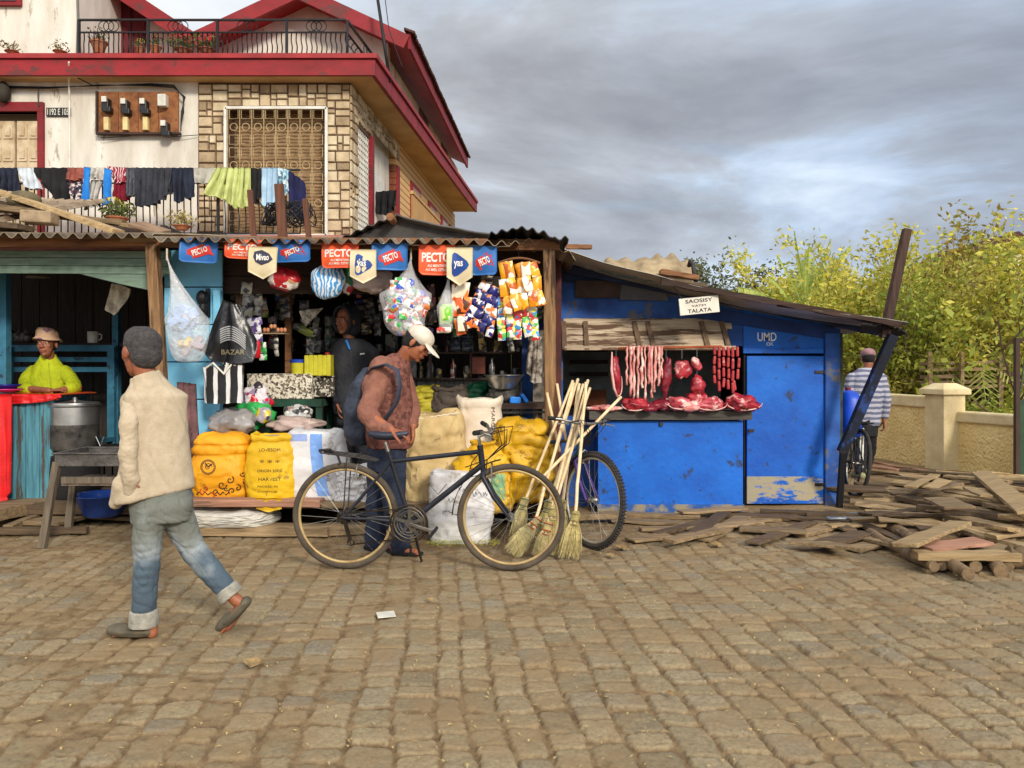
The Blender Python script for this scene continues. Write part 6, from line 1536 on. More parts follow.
cloth('bag_body', sm, (204, 367), (244, 365), [(205, 403), (218, 404), (232, 403), (243, 402)], 6.62, 2, .015, o2_, th=.05)
for s_ in (0, 1): m = MB(); m.tube([W(206 + 24*s_, 368, 6.58), W(213 + 14*s_, 363, 6.56), W(224, 374, 6.55), W(232 - 4*s_, 364, 6.57), W(242 - 20*s_, 368, 6.58)], .01, 6); m.build('handle', whitep, o2_)
m = MB(); m.box(W(208, 303, 6.84), (.03, .04, .26)); m.ell(W(202, 298, 6.8), (.05, .05, .07)); m.ell(W(203, 309, 6.8), (.035, .04, .07)); m.build('gas_lamp', M('fixture_black', C(26, 26, 28), rough=.4), smooth=False, label='black lamp fixture fixed to the pale blue boards', cat='lamp')
cloth('paper_bag', M('newsprint', C(206, 196, 174), C(160, 150, 132), scale=14, contrast=.08), (111, 284), (121, 285), [(105, 308), (113, 315), (120, 312), (131, 289)], 7.2, 2, .015, th=.01, label='crumpled white sheet hanging on the inner post of the food stall', cat='cloth', seed=8)
cloth('hanging_cloth', M('mauve_cloth', C(120, 84, 86), C(78, 56, 58), scale=8), (180, 382), (196, 384), [(182, 472), (192, 476), (200, 470)], 6.7, 3, .03, th=.03, label='faded mauve cloth hanging at the pale blue boards behind the boy', cat='cloth', seed=9)
# small things hanging in the depth
DG = 'small sachet strings hanging in the dark of the grocery stall'
for i, (px, y0_, y1_, Y, mt, w_, lb) in enumerate((
    (247, 282, 318, 6.95, pr[4], .1, 'glassy grey sachet string left of the orange upright'), (255, 286, 316, 7.0, pr[4], .12, 'pale sachet string right of the orange upright'), (254, 318, 342, 6.9, print_mat('violet', [C(120,90,170), C(222,220,230), C(90,70,130), C(240,240,245)], 30), .13, 'violet and white sachets bunched above the red packet'),
    (284, 296, 318, 7.3, pr[0], .1, 'dark sachet string under the red crisp packets'), (316, 316, 352, 7.6, pr[4], .06, 'dim white sachet string left of the hooded man'), (328, 315, 350, 7.6, pr[3], .06, 'dim green grey sachet string next to the hooded man'),
    (305, 300, 326, 7.3, pr[0], .09, 'dark blue sachet string behind the triangular cloth'), (366, 318, 334, 7.6, pr[1], .1, 'yellow labelled sachets on the upright right of the hooded man'), (376, 314, 336, 7.6, pr[0], .07, 'dark sachet string beside the yellow labelled sachets'),
    (262, 342, 360, 6.95, print_mat('greenwhite', [C(60,160,80), C(222,226,220), C(40,90,60)], 26), .07, 'small green and white packets right of the red one'), (276, 338, 356, 7.0, pr[4], .04, 'thin pale sachet string beside the green and white packets'), (425, 326, 345, 7.6, pr[2], .09, 'reddish sachets in the dark right of the cap'),
    (432, 285, 322, 7.0, pr[2], .07, 'dark red sachet string left of the lime green packet'), (510, 335, 352, 7.3, pr[4], .06, 'pale sachets hanging below the bright snack strips'), (480, 330, 350, 7.1, pr[1], .05, 'yellowish sachets hanging below the navy biscuits'))):
    strip('sachet_string', lb, W(px, y0_, Y), W(px + 1, y1_, Y), 3, w_, mt, DG, seed=i+60)
rr = random.Random(77)
for i in range(34):
    px = rr.uniform(228, 540); Y = rr.uniform(7.25, 8.0); y0_ = rr.uniform(268, 330)
    if 333 < px < 385 and Y < 7.6: Y = 7.9
    strip('sachet_string', 'dim string of small packets hanging among many others in the back of the grocery stall', W(px, y0_, Y), W(px + rr.uniform(-2, 2), y0_ + rr.uniform(18, 34), Y), 3, rr.uniform(.06, .11), rr.choice([p_na, p_co, p_nd, MATS['violet'], MATS['greenwhite'], pr[1], pr[4], pr[3], pr[2], p_wh]), 'dim packet strings at the back of the grocery stall', seed=i+200)
puff('small bright red packet hanging under the violet sachets', 254, 348, .12, .18, 6.9, print_mat('red_pk', [C(200,20,36), C(184,16,30)], 10))
t = thing('egg_tray', 'row of brown eggs on a small ledge inside the grocery stall', 'eggs', W(274, 330, 7.0))
m = MB(); m.bb(X(262, 7.0), X(286, 7.0), 6.95, 7.1, Z(333, 7)-.01, Z(333, 7)); m.build('tray', plank_x, t)
for k in range(7): m = MB(); m.ell(W(264.5 + 3.4*k, 330 - (k in (2, 3))*3.5, 6.98), (.017, .017, .022)); m.build('egg', M('egg_shell', C(206, 146, 106), C(190, 126, 90), bump=0), t, smooth=True)
m = MB(); m.prism([W(299, 311, 7.2), W(323, 308, 7.2), W(305, 327, 7.2)], (0, .02, 0)); m.build('paper_sheet', M('newspaper', C(190, 184, 166), C(120, 114, 104), scale=30, contrast=.06), label='pale triangular fold of newspaper hanging left of the hooded man', cat='paper')
m = MB(); sachet(m, W(303, 330, 7.2), .2, .07, .03, Matrix.Rotation(.5, 3, 'Y')); m.build('green_packet', print_mat('olivepk', [C(150,160,50), C(50,50,44), C(110,120,50)], 10), smooth=True, label='olive green packet hanging slanted under the newspaper fold', cat='packet')

# ------------------------------------------------------------------ pennants
pn_b = M('pennant_blue', C(52, 112, 180), C(38, 92, 160), rough=.45, bump=.1); pn_o = M('pennant_orange', C(226, 92, 46), C(206, 70, 36), rough=.45, bump=.1)
pn_c = M('pennant_cream', C(214, 200, 166), C(196, 180, 142), rough=.5, bump=.1); pn_w = M('pennant_white', C(240, 234, 226), bump=0, rough=.5); pn_r = M('pennant_red', C(206, 50, 40), bump=0, rough=.45); pn_n = M('pennant_navy', C(30, 72, 150), bump=0, rough=.45); pn_d = M('pennant_dark', C(56, 56, 76), bump=0)
def pennant(kind, px, py, w_, h_, label, Y=6.36, tilt=0., seed=0):
    """px,py = upper left corner in the photo"""
    c0 = W(px, py, Y); t = thing('pennant', label, 'pennant', c0, 'advertising pennants strung along the grocery beam'); a = w_/F*Y; b_ = h_/F*Y
    mt = {'b': pn_b, 'o': pn_o, 'y': pn_c, 'm': pn_c}[kind]; rm = Matrix.Rotation(tilt, 3, 'Y'); dz = .02 if kind in 'ym' else 0
    def S(u, v, o=0): return c0 + rm @ V(a*u, -o - dz - .018*math.sin(u*5+seed)*v - .02*math.sin(v*3), -b_*v)
    m = MB()
    def fn(u, v):
        if kind in 'ym': vv = v*(.78 + .22*(1-abs(2*u-1)))
        else: e = min(u, 1-u); vv = v*(1 - .12*max(0, 1-e/.12)**2)
        return S(u, vv)
    m.grid(fn, 16, 12, 0, .004); m.build('cloth', mt, t, smooth=True)
    def lay(mb, name, mat, o): mb.v = [tuple(S(v[0], v[2], o)) for v in mb.v]; mb.build(name, mat, t)
    def txt(s, cu, cv, w2, h2, mat, rot=0, o=.007, bold=.02):
        q = text_mb(s, w2*a, h2*b_, extrude=0, bold=bold); r_ = Matrix.Rotation(rot, 3, 'Y'); q.v = [tuple((lambda p: (cu + p.x/a, 0, cv - p.z/b_))(r_ @ Vector(v))) for v in q.v]; lay(q, 'lettering', mat, o)
    def fan(pts, mat, o, name):
        m = MB(); n = len(pts); cu = sum(p[0] for p in pts)/n; cv = sum(p[1] for p in pts)/n
        m.add([(cu, 0, cv)] + [(p[0], 0, p[1]) for p in pts], [(0, i+1, (i+1) % n + 1) for i in range(n)]); lay(m, name, mat, o)
    if kind == 'b':
        fan([(.2, .5), (.62, .22), (.66, .34), (.78, .3), (.84, .56), (.9, .7), (.74, .66), (.36, .86), (.34, .74), (.22, .7)], pn_r, .006, 'emblem')
        txt('PECTO', .53, .53, .40, .25, pn_w, -.38, .009, .03)
    if kind == 'o':
        txt('PECTO', .48, .42, .78, .32, pn_w, 0, .007, .03); txt('AU MENTHOL', .52, .70, .55, .09, pn_w); txt('AU MIEL CITRON', .52, .83, .66, .09, pn_w)
    if kind == 'y':
        fan([(.22, .18), (.30, .13), (.42, .17), (.78, .36), (.86, .46), (.78, .56), (.42, .74), (.28, .77), (.2, .7), (.19, .45)], pn_n, .006, 'emblem'); txt('yas', .45, .46, .34, .2, pn_w, 0, .010, .02)
    if kind == 'm':
        fan([(.2, .16), (.45, .10), (.72, .22), (.86, .40), (.72, .50), (.45, .58), (.24, .48), (.17, .32)], pn_d, .006, 'emblem'); txt('Mivao', .5, .33, .44, .2, pn_w, 0, .009, .02)
pennant('b', 181, 238, 38, 24, 'blue PECTO pennant, leftmost of all the pennants', tilt=.03, seed=1)
pennant('o', 226, 239, 37, 19, 'orange PECTO pennant left of the beige oval pennant', tilt=.03, seed=2)
pennant('m', 250, 247, 29, 32, 'beige pennant with a dark oval emblem', tilt=.02, seed=3, Y=6.33)
pennant('b', 273, 240, 38, 22, 'blue PECTO pennant right of the beige oval pennant', seed=4)
pennant('o', 322, 243, 37, 25, 'middle orange PECTO pennant above the blue net bag', seed=5)
pennant('y', 351, 250, 26, 34, 'left cream pennant with a blue yas emblem', seed=6, Y=6.33)
pennant('b', 372, 243, 36, 27, 'blue PECTO pennant above the big bag of sweets', seed=7)
pennant('o', 419, 245, 36, 30, 'rightmost orange PECTO pennant', seed=8)
pennant('y', 447, 248, 26, 38, 'right cream pennant with a blue yas emblem', seed=9, Y=6.33)
pennant('b', 470, 246, 27, 29, 'blue PECTO pennant, rightmost of all the pennants', seed=10)
m = MB(); m.tube([W(160 + i*17.5, 240 + (i % 2)*1.2 + i*.3, 6.38) for i in range(21)], .004, 4); m.build('pennant_string', sk_cr, label='thin string along the grocery beam from which the pennants hang', cat='string')

# ------------------------------------------------------------------ washing on the balcony rail
YC = 9.14; WG = 'clothes drying over the balcony railing'
cm = lambda n, a, b_=None: M('cloth_' + n, a, b_, scale=5, rough=.95, bump=.4, bscale=60)
nvy = cm('navy', C(38, 44, 62), C(26, 30, 44)); bkc = cm('black', C(34, 34, 36), C(22, 22, 24)); gyc = cm('grey', C(92, 94, 102), C(66, 68, 76)); whc = cm('white', C(206, 214, 220), C(176, 184, 192))
def garment(label, mat, pl, pr_, bot, folds=4, amp=.035, seed=0, Y=YC, name='garment'):
    return cloth(name, mat, pl, pr_, bot, Y, folds, amp, th=.012, label=label, cat='clothing', group=WG, seed=seed)
garment('dark navy trousers at the far left of the clothes rail', nvy, (-6, 168), (18, 168), [(-4, 192), (8, 190), (20, 194)], seed=1)
garment('white shirt bunched next to the dark navy trousers', whc, (17, 168), (34, 168), [(22, 180), (30, 190), (40, 189)], seed=2)
garment('black shirt hanging down in a point left of the brown cloth', bkc, (30, 168), (69, 168), [(34, 172), (48, 190), (60, 208), (69, 206)], seed=3)
garment('reddish brown small cloth between the black shirt and the blue jacket', cm('rust', C(150, 84, 70), C(116, 62, 54)), (68, 168), (84, 168), [(69, 180), (76, 182), (84, 178)], seed=4)
garment('flowered dark and white cloth below the reddish brown one', print_mat('flowered', [C(60,60,80), C(210,206,200), C(120,80,80), C(40,42,60)], 40, rough=.9, spec=.1), (69, 179), (83, 179), [(69, 188), (76, 204), (84, 206)], seed=5, Y=YC+.02)
bl = cm('bright_blue', C(40, 130, 214), C(28, 104, 184))
t = thing('jacket', 'bright blue and grey jacket hanging by its sleeves over the clothes rail', 'clothing', W(98, 168, YC), WG)
cloth('jacket_body', cm('lightgrey', C(188, 184, 176), C(150, 146, 140)), (86, 168), (106, 168), [(85, 181), (95, 178), (105, 181)], YC-.03, 3, .03, t, .012)
cloth('sleeve', bl, (84, 167), (91, 168), [(81, 206), (87, 206)], YC-.05, 1, .02, t, .02, seed=2); cloth('sleeve', bl, (105, 168), (111, 170), [(104, 206), (110, 203)], YC-.05, 1, .02, t, .02, seed=3)
garment('long pale grey cloth hanging between the blue sleeves', cm('palegrey', C(196, 192, 186), C(160, 158, 152)), (92, 180), (104, 180), [(84, 210), (96, 204), (92, 208)], seed=6, Y=YC+.02)
t = garment('dark red shirt with a red and white striped front', stripe_mat('red_stripe', C(140, 24, 44), C(214, 196, 196), 30, 'X', duty=.72, wob=.1), (108, 167), (128, 168), [(110, 176), (118, 184), (127, 182)], seed=7)
garment('dark red skirt under the striped red shirt', cm('maroon', C(120, 20, 40), C(92, 14, 30)), (115, 180), (127, 180), [(116, 197), (122, 202), (127, 200)], seed=8, Y=YC+.02)
garment('grey blue shorts right of the dark red shirt', gyc, (127, 168), (139, 168), [(128, 197), (134, 196), (139, 194)], seed=9)
garment('wide charcoal trousers in the middle of the clothes rail', cm('charcoal', C(58, 60, 68), C(38, 40, 46)), (137, 168), (173, 168), [(138, 207), (150, 206), (162, 202), (172, 190)], 6, .04, 10)
garment('navy track bottoms with one leg, right of the charcoal trousers', nvy, (173, 168), (185, 168), [(175, 202), (180, 203), (184, 200)], 2, .03, 11)
garment('short navy garment left of the grey towel', nvy, (185, 168), (195, 168), [(186, 199), (191, 200), (195, 190)], 2, .03, 12)
garment('thick pale grey towel folded over the clothes rail', cm('towel', C(176, 172, 162), C(150, 146, 136)), (194, 168), (219, 168), [(195, 183), (206, 184), (218, 182)], 2, .02, 13)
garment('large pale lime green shirt, widest thing on the clothes rail', cm('lime', C(200, 208, 138), C(164, 172, 104)), (216, 168), (250, 168), [(202, 194), (222, 198), (236, 209), (250, 206)], 6, .05, 14, YC-.05)
garment('narrow black garment right of the lime green shirt', bkc, (250, 168), (262, 169), [(250, 205), (256, 204), (262, 196)], 2, .03, 15)
garment('light blue shirt hanging before the window grille', cm('lightblue', C(168, 196, 216), C(136, 166, 192)), (262, 168), (278, 168), [(264, 206), (271, 208), (277, 200)], 3, .03, 16)
garment('pale blue patterned cloth next to the light blue shirt', print_mat('bluepat', [C(168,200,214), C(80,110,130), C(200,214,220), C(120,160,180)], 30, rough=.9, spec=.1), (278, 168), (290, 170), [(279, 198), (284, 196), (289, 192)], 2, .03, 17)
garment('dark navy blue coat draped at the right end of the clothes rail', cm('deepnavy', C(34, 36, 84), C(24, 26, 56)), (288, 170), (304, 182), [(290, 216), (300, 220), (305, 198)], 3, .05, 18)
garment('black coat hanging over the small side balcony of the house', bkc, (376, 192), (397, 190), [(377, 214), (388, 216), (396, 206)], 3, .04, 19, 11.6)
# ------------------------------------------------------------------ bicycles
tyre_m = M('tyre', C(88, 78, 66), C(60, 53, 46), scale=8, rough=.9, bump=.3); tyre_k = M('tyre_black', C(66, 62, 58), C(44, 42, 40), scale=8, rough=.9, bump=.4)
rim_m = M('rim_dusty', C(196, 172, 122), C(150, 124, 84), scale=6, rough=.45, metal=.3, bump=.1); steel = M('steel', C(176, 174, 168), C(120, 116, 108), rough=.35, metal=.85, bump=.1)
frame_b = M('frame_black', C(46, 48, 58), C(30, 32, 38), scale=7, rough=.38, metal=.2, bump=.08, wear=C(110, 104, 96), wthr=.66); sad_m = M('saddle_vinyl', C(44, 48, 66), C(30, 32, 44), rough=.45, bump=.2)
rub = M('black_rubber', C(32, 31, 30), rough=.8, bump=.1); chain_m = M('greasy_chain', C(64, 54, 44), C(36, 32, 28), rough=.5, metal=.6)
def bicycle(label, fm, forkm, tm, rimm, Rw=.372, WB=1.151, rack=True, barm=steel, knob=False, group=None):
    b = thing('bicycle', label, 'bicycle', (0, 0, 0), group); hz = Rw
    P = lambda x, z, y=0: V(x, y, z)
    rh, fh, bbk = P(0, hz), P(WB, hz), P(.455, .335); st = P(.318, .775); h1, h0 = P(WB-.212, .87), P(WB-.192, .70)
    m = MB(); m.tube([bbk, st], .0165, 12); m.tube([st, st + (st-bbk).normalized()*.05], .019, 12); m.tube([P(.326, .755), P(WB-.214, .825)], .0165, 12); m.tube([bbk, P(WB-.195, .735)], .02, 12); m.tube([h0, h1], .021, 12); m.tube([bbk+V(0,.035,0), bbk-V(0,.035,0)], .024, 12)
    for s_ in (-1, 1): m.tube([bbk + V(-.03, .02*s_, 0), P(.2, hz-.01, .045*s_), P(0, hz, .062*s_)], .0105, 8); m.tube([st + V(0, .015*s_, -.03), P(0, hz, .062*s_)], .009, 8)
    m.tube([P(.11, .66, -.03), P(.11, .66, .03)], .007, 6); m.build('frame', fm, b, auto=True)
    m = MB()
    for s_ in (-1, 1): m.tube([h0 + V(0, .0, -.01), h0 + V(.005, .045*s_, -.045), P(WB-.115, .52, .055*s_), P(WB-.04, hz+.05, .06*s_), P(WB, hz, .062*s_)], [.017, .016, .014, .011, .010], 10)
    m.build('fork', forkm, b, auto=True)
    m = MB(); top = h1 + (h1-h0).normalized()*.06; m.tube([h1, top, top + V(.07, 0, .03)], .013, 10); hb_ = top + V(.07, 0, .03)
    m.tube([hb_ + V(-.07, -.30, .03), hb_ + V(-.03, -.22, .025), hb_ + V(0, -.08, 0), hb_, hb_ + V(0, .08, 0), hb_ + V(-.03, .22, .025), hb_ + V(-.07, .30, .03)], .0115, 10); hbar = m.build('handlebar', barm, b, auto=True)
    for s_ in (-1, 1):
        m = MB(); m.tube([hb_ + V(-.035, .2*s_, .025), hb_ + V(-.072, .31*s_, .03)], .017, 10); m.build('grip', rub, hbar)
        m = MB(); m.tube([hb_ + V(-.02, .19*s_, .015), hb_ + V(.03, .2*s_, .0), hb_ + V(.02, .29*s_, -.01)], .006, 6); m.box(hb_ + V(-.0, .18*s_, .0), (.035, .02, .03)); m.build('brake_lever', steel, hbar)
    m = MB()
    for k in range(4):
        s_ = (-1, 1)[k % 2]; o = .03*k; m.tube([hb_ + V(0, .18*s_, .0), hb_ + V(.07+o, .1*s_, .03), hb_ + V(.09+o*.5, .03*s_, -.08), h1 + V(.05, .01*s_, -.1), h0 + V((-.12 if k < 2 else .02), -.02, (.02 if k < 2 else -.05))], .0035, 5)
    m.tube([h1+V(.02,-.03,-.02), h1+V(-.05,-.05,-.11), h0+V(-.1,-.04,-.05), h0+V(-.02,-.03,-.03)], .004, 5); m.build('cable', rub, b)
    # saddle and post
    sp = st + (st-bbk).normalized()*.12; m = MB(); m.tube([st, sp], .013, 10); sp_o = m.build('seat_post', steel, b, auto=True)
    m = MB(); c = sp + V(.02, 0, .045)
    m.loft([(c + V(-.14, 0, .0), .03, .03, 0), ] * 0 or [(c + V(0, 0, -.03), .1, .03, 0), (c + V(-.0, 0, -.01), .14, .06, 0), (c + V(0, 0, .01), .145, .062, 0), (c + V(0, 0, .022), .12, .045, 0)], 28, 2)
    out = []
    for v in m.v:
        t_ = (v[0] - c.x + .14)/.28; k = 1.25 - .95*min(1, max(0, t_))**.8; out.append((v[0], v[1]*k, v[2] + .012*(abs(t_-.5)*2)**2))
    m.v = out; m.build('saddle', sad_m, b, smooth=True)
    # wheels
    for nm, hub in (('rear', rh), ('front', fh)):
        m = MB(); m.ring(hub, Rw-.047, .011, seg=64, cs=8, flat=1.0); w = m.build('wheel', rimm, b, smooth=True)
        m = MB(); m.ring(hub, Rw-.021, .021, seg=72, cs=10)
        if knob:
            for i in range(90):
                a = 2*PI*i/90; u = V(math.cos(a), 0, math.sin(a)); 
                for y in (-.012, .0, .012): m.box(hub + u*(Rw+.001) + V(0, y*(1 + .2*(i % 2)), 0), (.012, .009, .012), Matrix.Rotation(-a, 3, 'Y'))
        m.build('tyre', tm, w, smooth=True)
        m = MB(); m.lathe([(.012, -.05), (.012, -.03), (.024, -.03), (.016, -.02), (.016, .02), (.024, .03), (.012, .03), (.012, .05)], hub, 14, ax=(0, 1, 0)); m.build('hub', steel, w, auto=True)
        m = MB()
        for i in range(28):
            a = 2*PI*i/28; s_ = (-1, 1)[i % 2]; q = a + (.55 if (i//2) % 2 else -.55)
            m.tube([hub + V(math.cos(q)*.022, .028*s_, math.sin(q)*.022), hub + V(math.cos(a)*(Rw-.05), 0, math.sin(a)*(Rw-.05))], .0013, 4, caps=False)
        m.build('spokes', steel, w)
    # drive
    m = MB(); cr = bbk + V(0, -.045, 0); m.ring(cr, .105, .006, seg=40, cs=6, flat=1); m.ring(cr, .085, .004, seg=36, cs=6)
    for i in range(5): a = i*2*PI/5 + .3; m.bar(cr, cr + V(math.cos(a)*.1, 0, math.sin(a)*.1), .006, .022, (-math.sin(a), 0, math.cos(a)))
    m.lathe([(.03, -.012), (.03, .012)], cr, 16, ax=(0, 1, 0)); m.ring(cr + V(0, .012, 0), .07, .006, seg=30, cs=5); cs_ = m.build('crankset', M('dull_alloy', C(104, 100, 94), C(66, 62, 58), rough=.5, metal=.6), b, auto=True)
    m = MB(); m.ring(cr + V(0, -.012, 0), .128, .006, seg=40, cs=6); m.build('chain_guard', chain_m, cs_)
    for s_, ang in ((-1, -.28), (1, PI - .28)):
        e = bbk + V(math.cos(ang)*.17, .075*s_, math.sin(ang)*.17); m = MB(); m.bar(bbk + V(0, .06*s_, 0), e, .014, .022, (0, 0, 1)); m.build('crank_arm', steel, cs_, bevel=.003)
        m = MB(); m.box(e + V(.01, .05*s_, 0), (.09, .085, .02), (0, -.9, 0)); m.build('pedal', rub, cs_, bevel=.004)
    m = MB(); m.tube([cr + V(0, 0, .1), V(0, -.045, hz+.032), V(-.03, -.045, hz), V(0, -.045, hz-.03), V(.03, -.045, hz-.14), V(.05, -.045, hz-.19), cr + V(0, 0, -.1)], .0055, 5); m.build('chain', chain_m, b)
    m = MB(); 
    for k in range(4): m.ring(V(0, -.03-.005*k, hz), .05-.008*k, .003, seg=24, cs=5)
    m.bar(V(.0, -.05, hz), V(.045, -.05, hz-.16), .012, .025, (1,0,0)); m.ring(V(.05, -.05, hz-.17), .022, .006, seg=14, cs=5); m.build('derailleur', chain_m, b)
    for (c_, up) in ((P(WB-.13, Rw+.30), 1), (P(.09, Rw+.28), 1)):
        m = MB()
        for s_ in (-1, 1): m.tube([c_ + V(0, .05*s_, -.02), c_ + V(.0, .045*s_, .05), c_ + V(0, .0, .08)], .006, 5); m.box(c_ + V(0, .028*s_, -.02), (.05, .012, .014))
        m.build('brake', steel, b)
    m = MB(); m.tube([bbk + V(0, .05, -.02), V(bbk.x + .05, .16, .01)], .009, 6); m.build('kickstand', rub, b)
    if rack:
        m = MB(); zr = .79
        for y in (-.06, 0, .06): m.tube([V(.23, y*.6, zr-.03), V(.1, y, zr), V(-.15, y, zr+.03)], .006, 6)
        m.tube([V(-.15, -.06, zr+.03), V(-.18, 0, zr+.032), V(-.15, .06, zr+.03)], .006, 6)
        for x in (-.1, .0, .1): m.tube([V(x, -.06, zr+.02-.03*(x+.1)), V(x, .06, zr+.02-.03*(x+.1))], .005, 5)
        for y in (-.065, .065): m.tube([V(.03, y*.9, zr), V(0, y, hz)], .005, 5)
        m.tube([V(-.18, 0, zr+.04), V(-.1, -.03, zr+.05), V(-.06, .03, zr+.0), V(-.02, -.05, zr-.04)], .009, 6); m.build('rack', rust_d, b)
        m = MB(); 
        def mg(u, v):
            a = R(100 + 78*u); r_ = Rw + .03; return fh + V(math.cos(a)*r_, (v-.5)*.05, math.sin(a)*r_)
        m.grid(mg, 16, 4, 0, .004); m.build('mudguard', rub, b, smooth=True)
        m = MB(); p = P(.55, .47); m.tube([p, p + V(.0, -.02, .09), p + V(.05, -.02, .12), p + V(.1, -.02, .06), p + V(.16, 0, .13)], .004, 5); m.build('bottle_cage', steel, b)
    return b
s0 = 5.27/F
b1 = bicycle('dusty black road bicycle parked upright across the front of the grocery stall', frame_b, frame_b, tyre_m, rim_m)
b1.location = (X(346, 5.3), 5.3, .0); b1.rotation_euler = (R(2), 0, R(-2.5))
pur = M('frame_purple', C(92, 62, 140), C(60, 44, 96), rough=.35, metal=.3, wear=C(40, 120, 80), wthr=.58, wscale=3)
b2 = bicycle('mountain bicycle with purple fork and knobbly tyre behind the brooms', M('frame_green', C(44, 110, 70), C(50, 50, 110), scale=3, rough=.4, metal=.2), pur, tyre_k, M('rim_silver', C(190, 184, 170), C(150, 140, 120), rough=.4, metal=.4), rack=False, knob=True, WB=1.08)
a2 = R(-57); f2 = V(math.cos(a2), math.sin(a2), 0); hub2 = W(590, 504, 5.9)
b2.rotation_euler = (R(-4), 0, a2); b2.location = (hub2.x - f2.x*1.08, hub2.y - f2.y*1.08, .0)
b3 = bicycle('black bicycle being pushed behind the blue shack by the man in stripes', rub, rub, tyre_k, steel, WB=1.08)
a3 = R(84); b3.rotation_euler = (R(7), 0, a3); b3.location = (X(853, 8.05), 8.05, .02)
t = thing('water_canister', 'bright blue plastic canister carried on the rear rack of the pushed bicycle', 'canister', W(848, 436, 8.3))
cb = M('canister_blue', C(30, 84, 214), C(22, 66, 180), rough=.4, bump=.05); c = W(848, 436, 8.3)
m = MB(); m.loft([(c, .1, .15, 0), (c + V(0,0,.03), .115, .17, 0), (c + V(0,0,.4), .115, .17, 0), (c + V(0,0,.47), .08, .13, 0), (c + V(0, 0, .5), .04, .05, 0)], 28, 3); m.build('canister_body', cb, t, smooth=True)
m = MB(); m.lathe([(.03, .49), (.03, .53)], c, 12); m.build('cap', redp2, t)

# ------------------------------------------------------------------ brooms
stick = wood('broom_stick', C(226, 204, 164), C(196, 168, 126), 'Z', rv=.1, bump=.2); straw = M('broom_straw', C(206, 192, 140), C(164, 150, 98), scale=30, bump=.6, rnd_v=.12); straw2 = M('broom_straw_binding', C(176, 160, 104), C(120, 108, 66), scale=30)
redt = M('red_twine', C(190, 60, 50)); grt = M('green_twine', C(90, 120, 80))
def broom(label, head_px, bind_px, top_px, Yb, Yt, wid, tw, seed):
    rr = random.Random(seed); hp_, bp_, tp_ = W(*head_px, Yb), W(*bind_px, Yb+.06), W(*top_px, Yt); hp_.z = max(hp_.z, .03)
    t = thing('broom', label, 'broom', hp_, 'straw brooms leaning against the stall post')
    m = MB(); pts = [bp_.lerp(tp_, i/9) + V(nz((i*.7, seed, 0))*.008, 0, nz((i*.7, 0, seed))*.008) for i in range(10)]; m.tube([bp_ - (tp_-bp_).normalized()*.05] + pts, .0125, 8); m.build('handle', stick, t, smooth=True)
    ax = (bp_ - hp_); L_ = ax.length; ax.normalize(); sx = V(1, 0, 0) - ax*ax.x; sx.normalize(); sy = ax.cross(sx)
    m = MB()
    for i in range(230):
        u = rr.uniform(-1, 1); v = rr.uniform(-1, 1); k = 1
        p0 = bp_ + sx*u*.024 + sy*v*.018 - ax*.01; q = hp_ + sx*(u*wid + rr.gauss(0, .008)) + sy*(v*.03) + ax*rr.uniform(-.01, .05)*(1 + abs(u)); q.z = max(q.z, .012)
        mid = p0.lerp(q, .45) + sx*u*.012; m.tube([p0, mid, q], [.0028, .0024, .0012], 3, caps=False)
    hd = m.build('broom_head', straw, t)
    m = MB(); 
    m.loft([(bp_ - ax*.035, .032, .024, 0), (bp_ - ax*.01, .036, .028, 0), (bp_ + ax*.03, .034, .026, 0), (bp_ + ax*.05, .022, .02, 0)], 14, 2); m.build('collar', straw2, hd, smooth=True)
    m = MB(); 
    for d in (-.05, -.02, .03): m.ring(bp_ + ax*d, .034, .0035, ax=tuple(ax), seg=18, cs=5)
    m.build('twine', tw, hd)
broom('broom with red twine leaning furthest left, its head spread flat', (512, 558), (535, 522), (574, 383), 5.6, 6.4, .075, redt, 1)
broom('broom with red twine second from the left', (540, 560), (547, 528), (583, 384), 5.55, 6.35, .055, redt, 2)
broom('broom with a plain collar in the middle of the row', (553, 559), (553, 513), (590, 388), 5.6, 6.3, .04, straw2, 3)
broom('broom standing nearly upright at the right, with a yellow green head', (569, 562), (575, 518), (586, 383), 5.5, 6.2, .07, straw2, 4)
broom('broom behind the others with its head under the wheel', (516, 536), (524, 503), (573, 381), 5.9, 6.4, .05, grt, 5)
broom('broom whose handle crosses over the rest towards the meat counter', (541, 540), (548, 506), (585, 392), 5.85, 6.35, .045, grt, 6)
broom('broom partly hidden behind the middle one', (560, 552), (562, 506), (579, 384), 5.8, 6.35, .04, straw2, 7)
for lb, a, b_, y0_, y1_ in (('pale stick crossing low over the broom handles up to the meat counter', (538, 482), (621, 397), 5.8, 6.3), ('short dark bound stick left of the broom handles', (560, 452), (547, 393), 6.2, 6.42), ('thin stick between the stall post and the broom handles', (566, 440), (557, 384), 6.2, 6.45),
    ('straight pale stick among the broom handles, left of centre', (540, 500), (578, 379), 5.9, 6.4), ('straight pale stick among the broom handles, right of centre', (556, 500), (588, 380), 5.9, 6.35)):
    m = MB(); p, q = W(*a, y0_), W(*b_, y1_); m.tube([p.lerp(q, i/6) + V(nz((i, 3, a[0]))*.006, 0, 0) for i in range(7)], .0125, 8); m.build('stick', stick, smooth=True, label=lb, cat='stick')

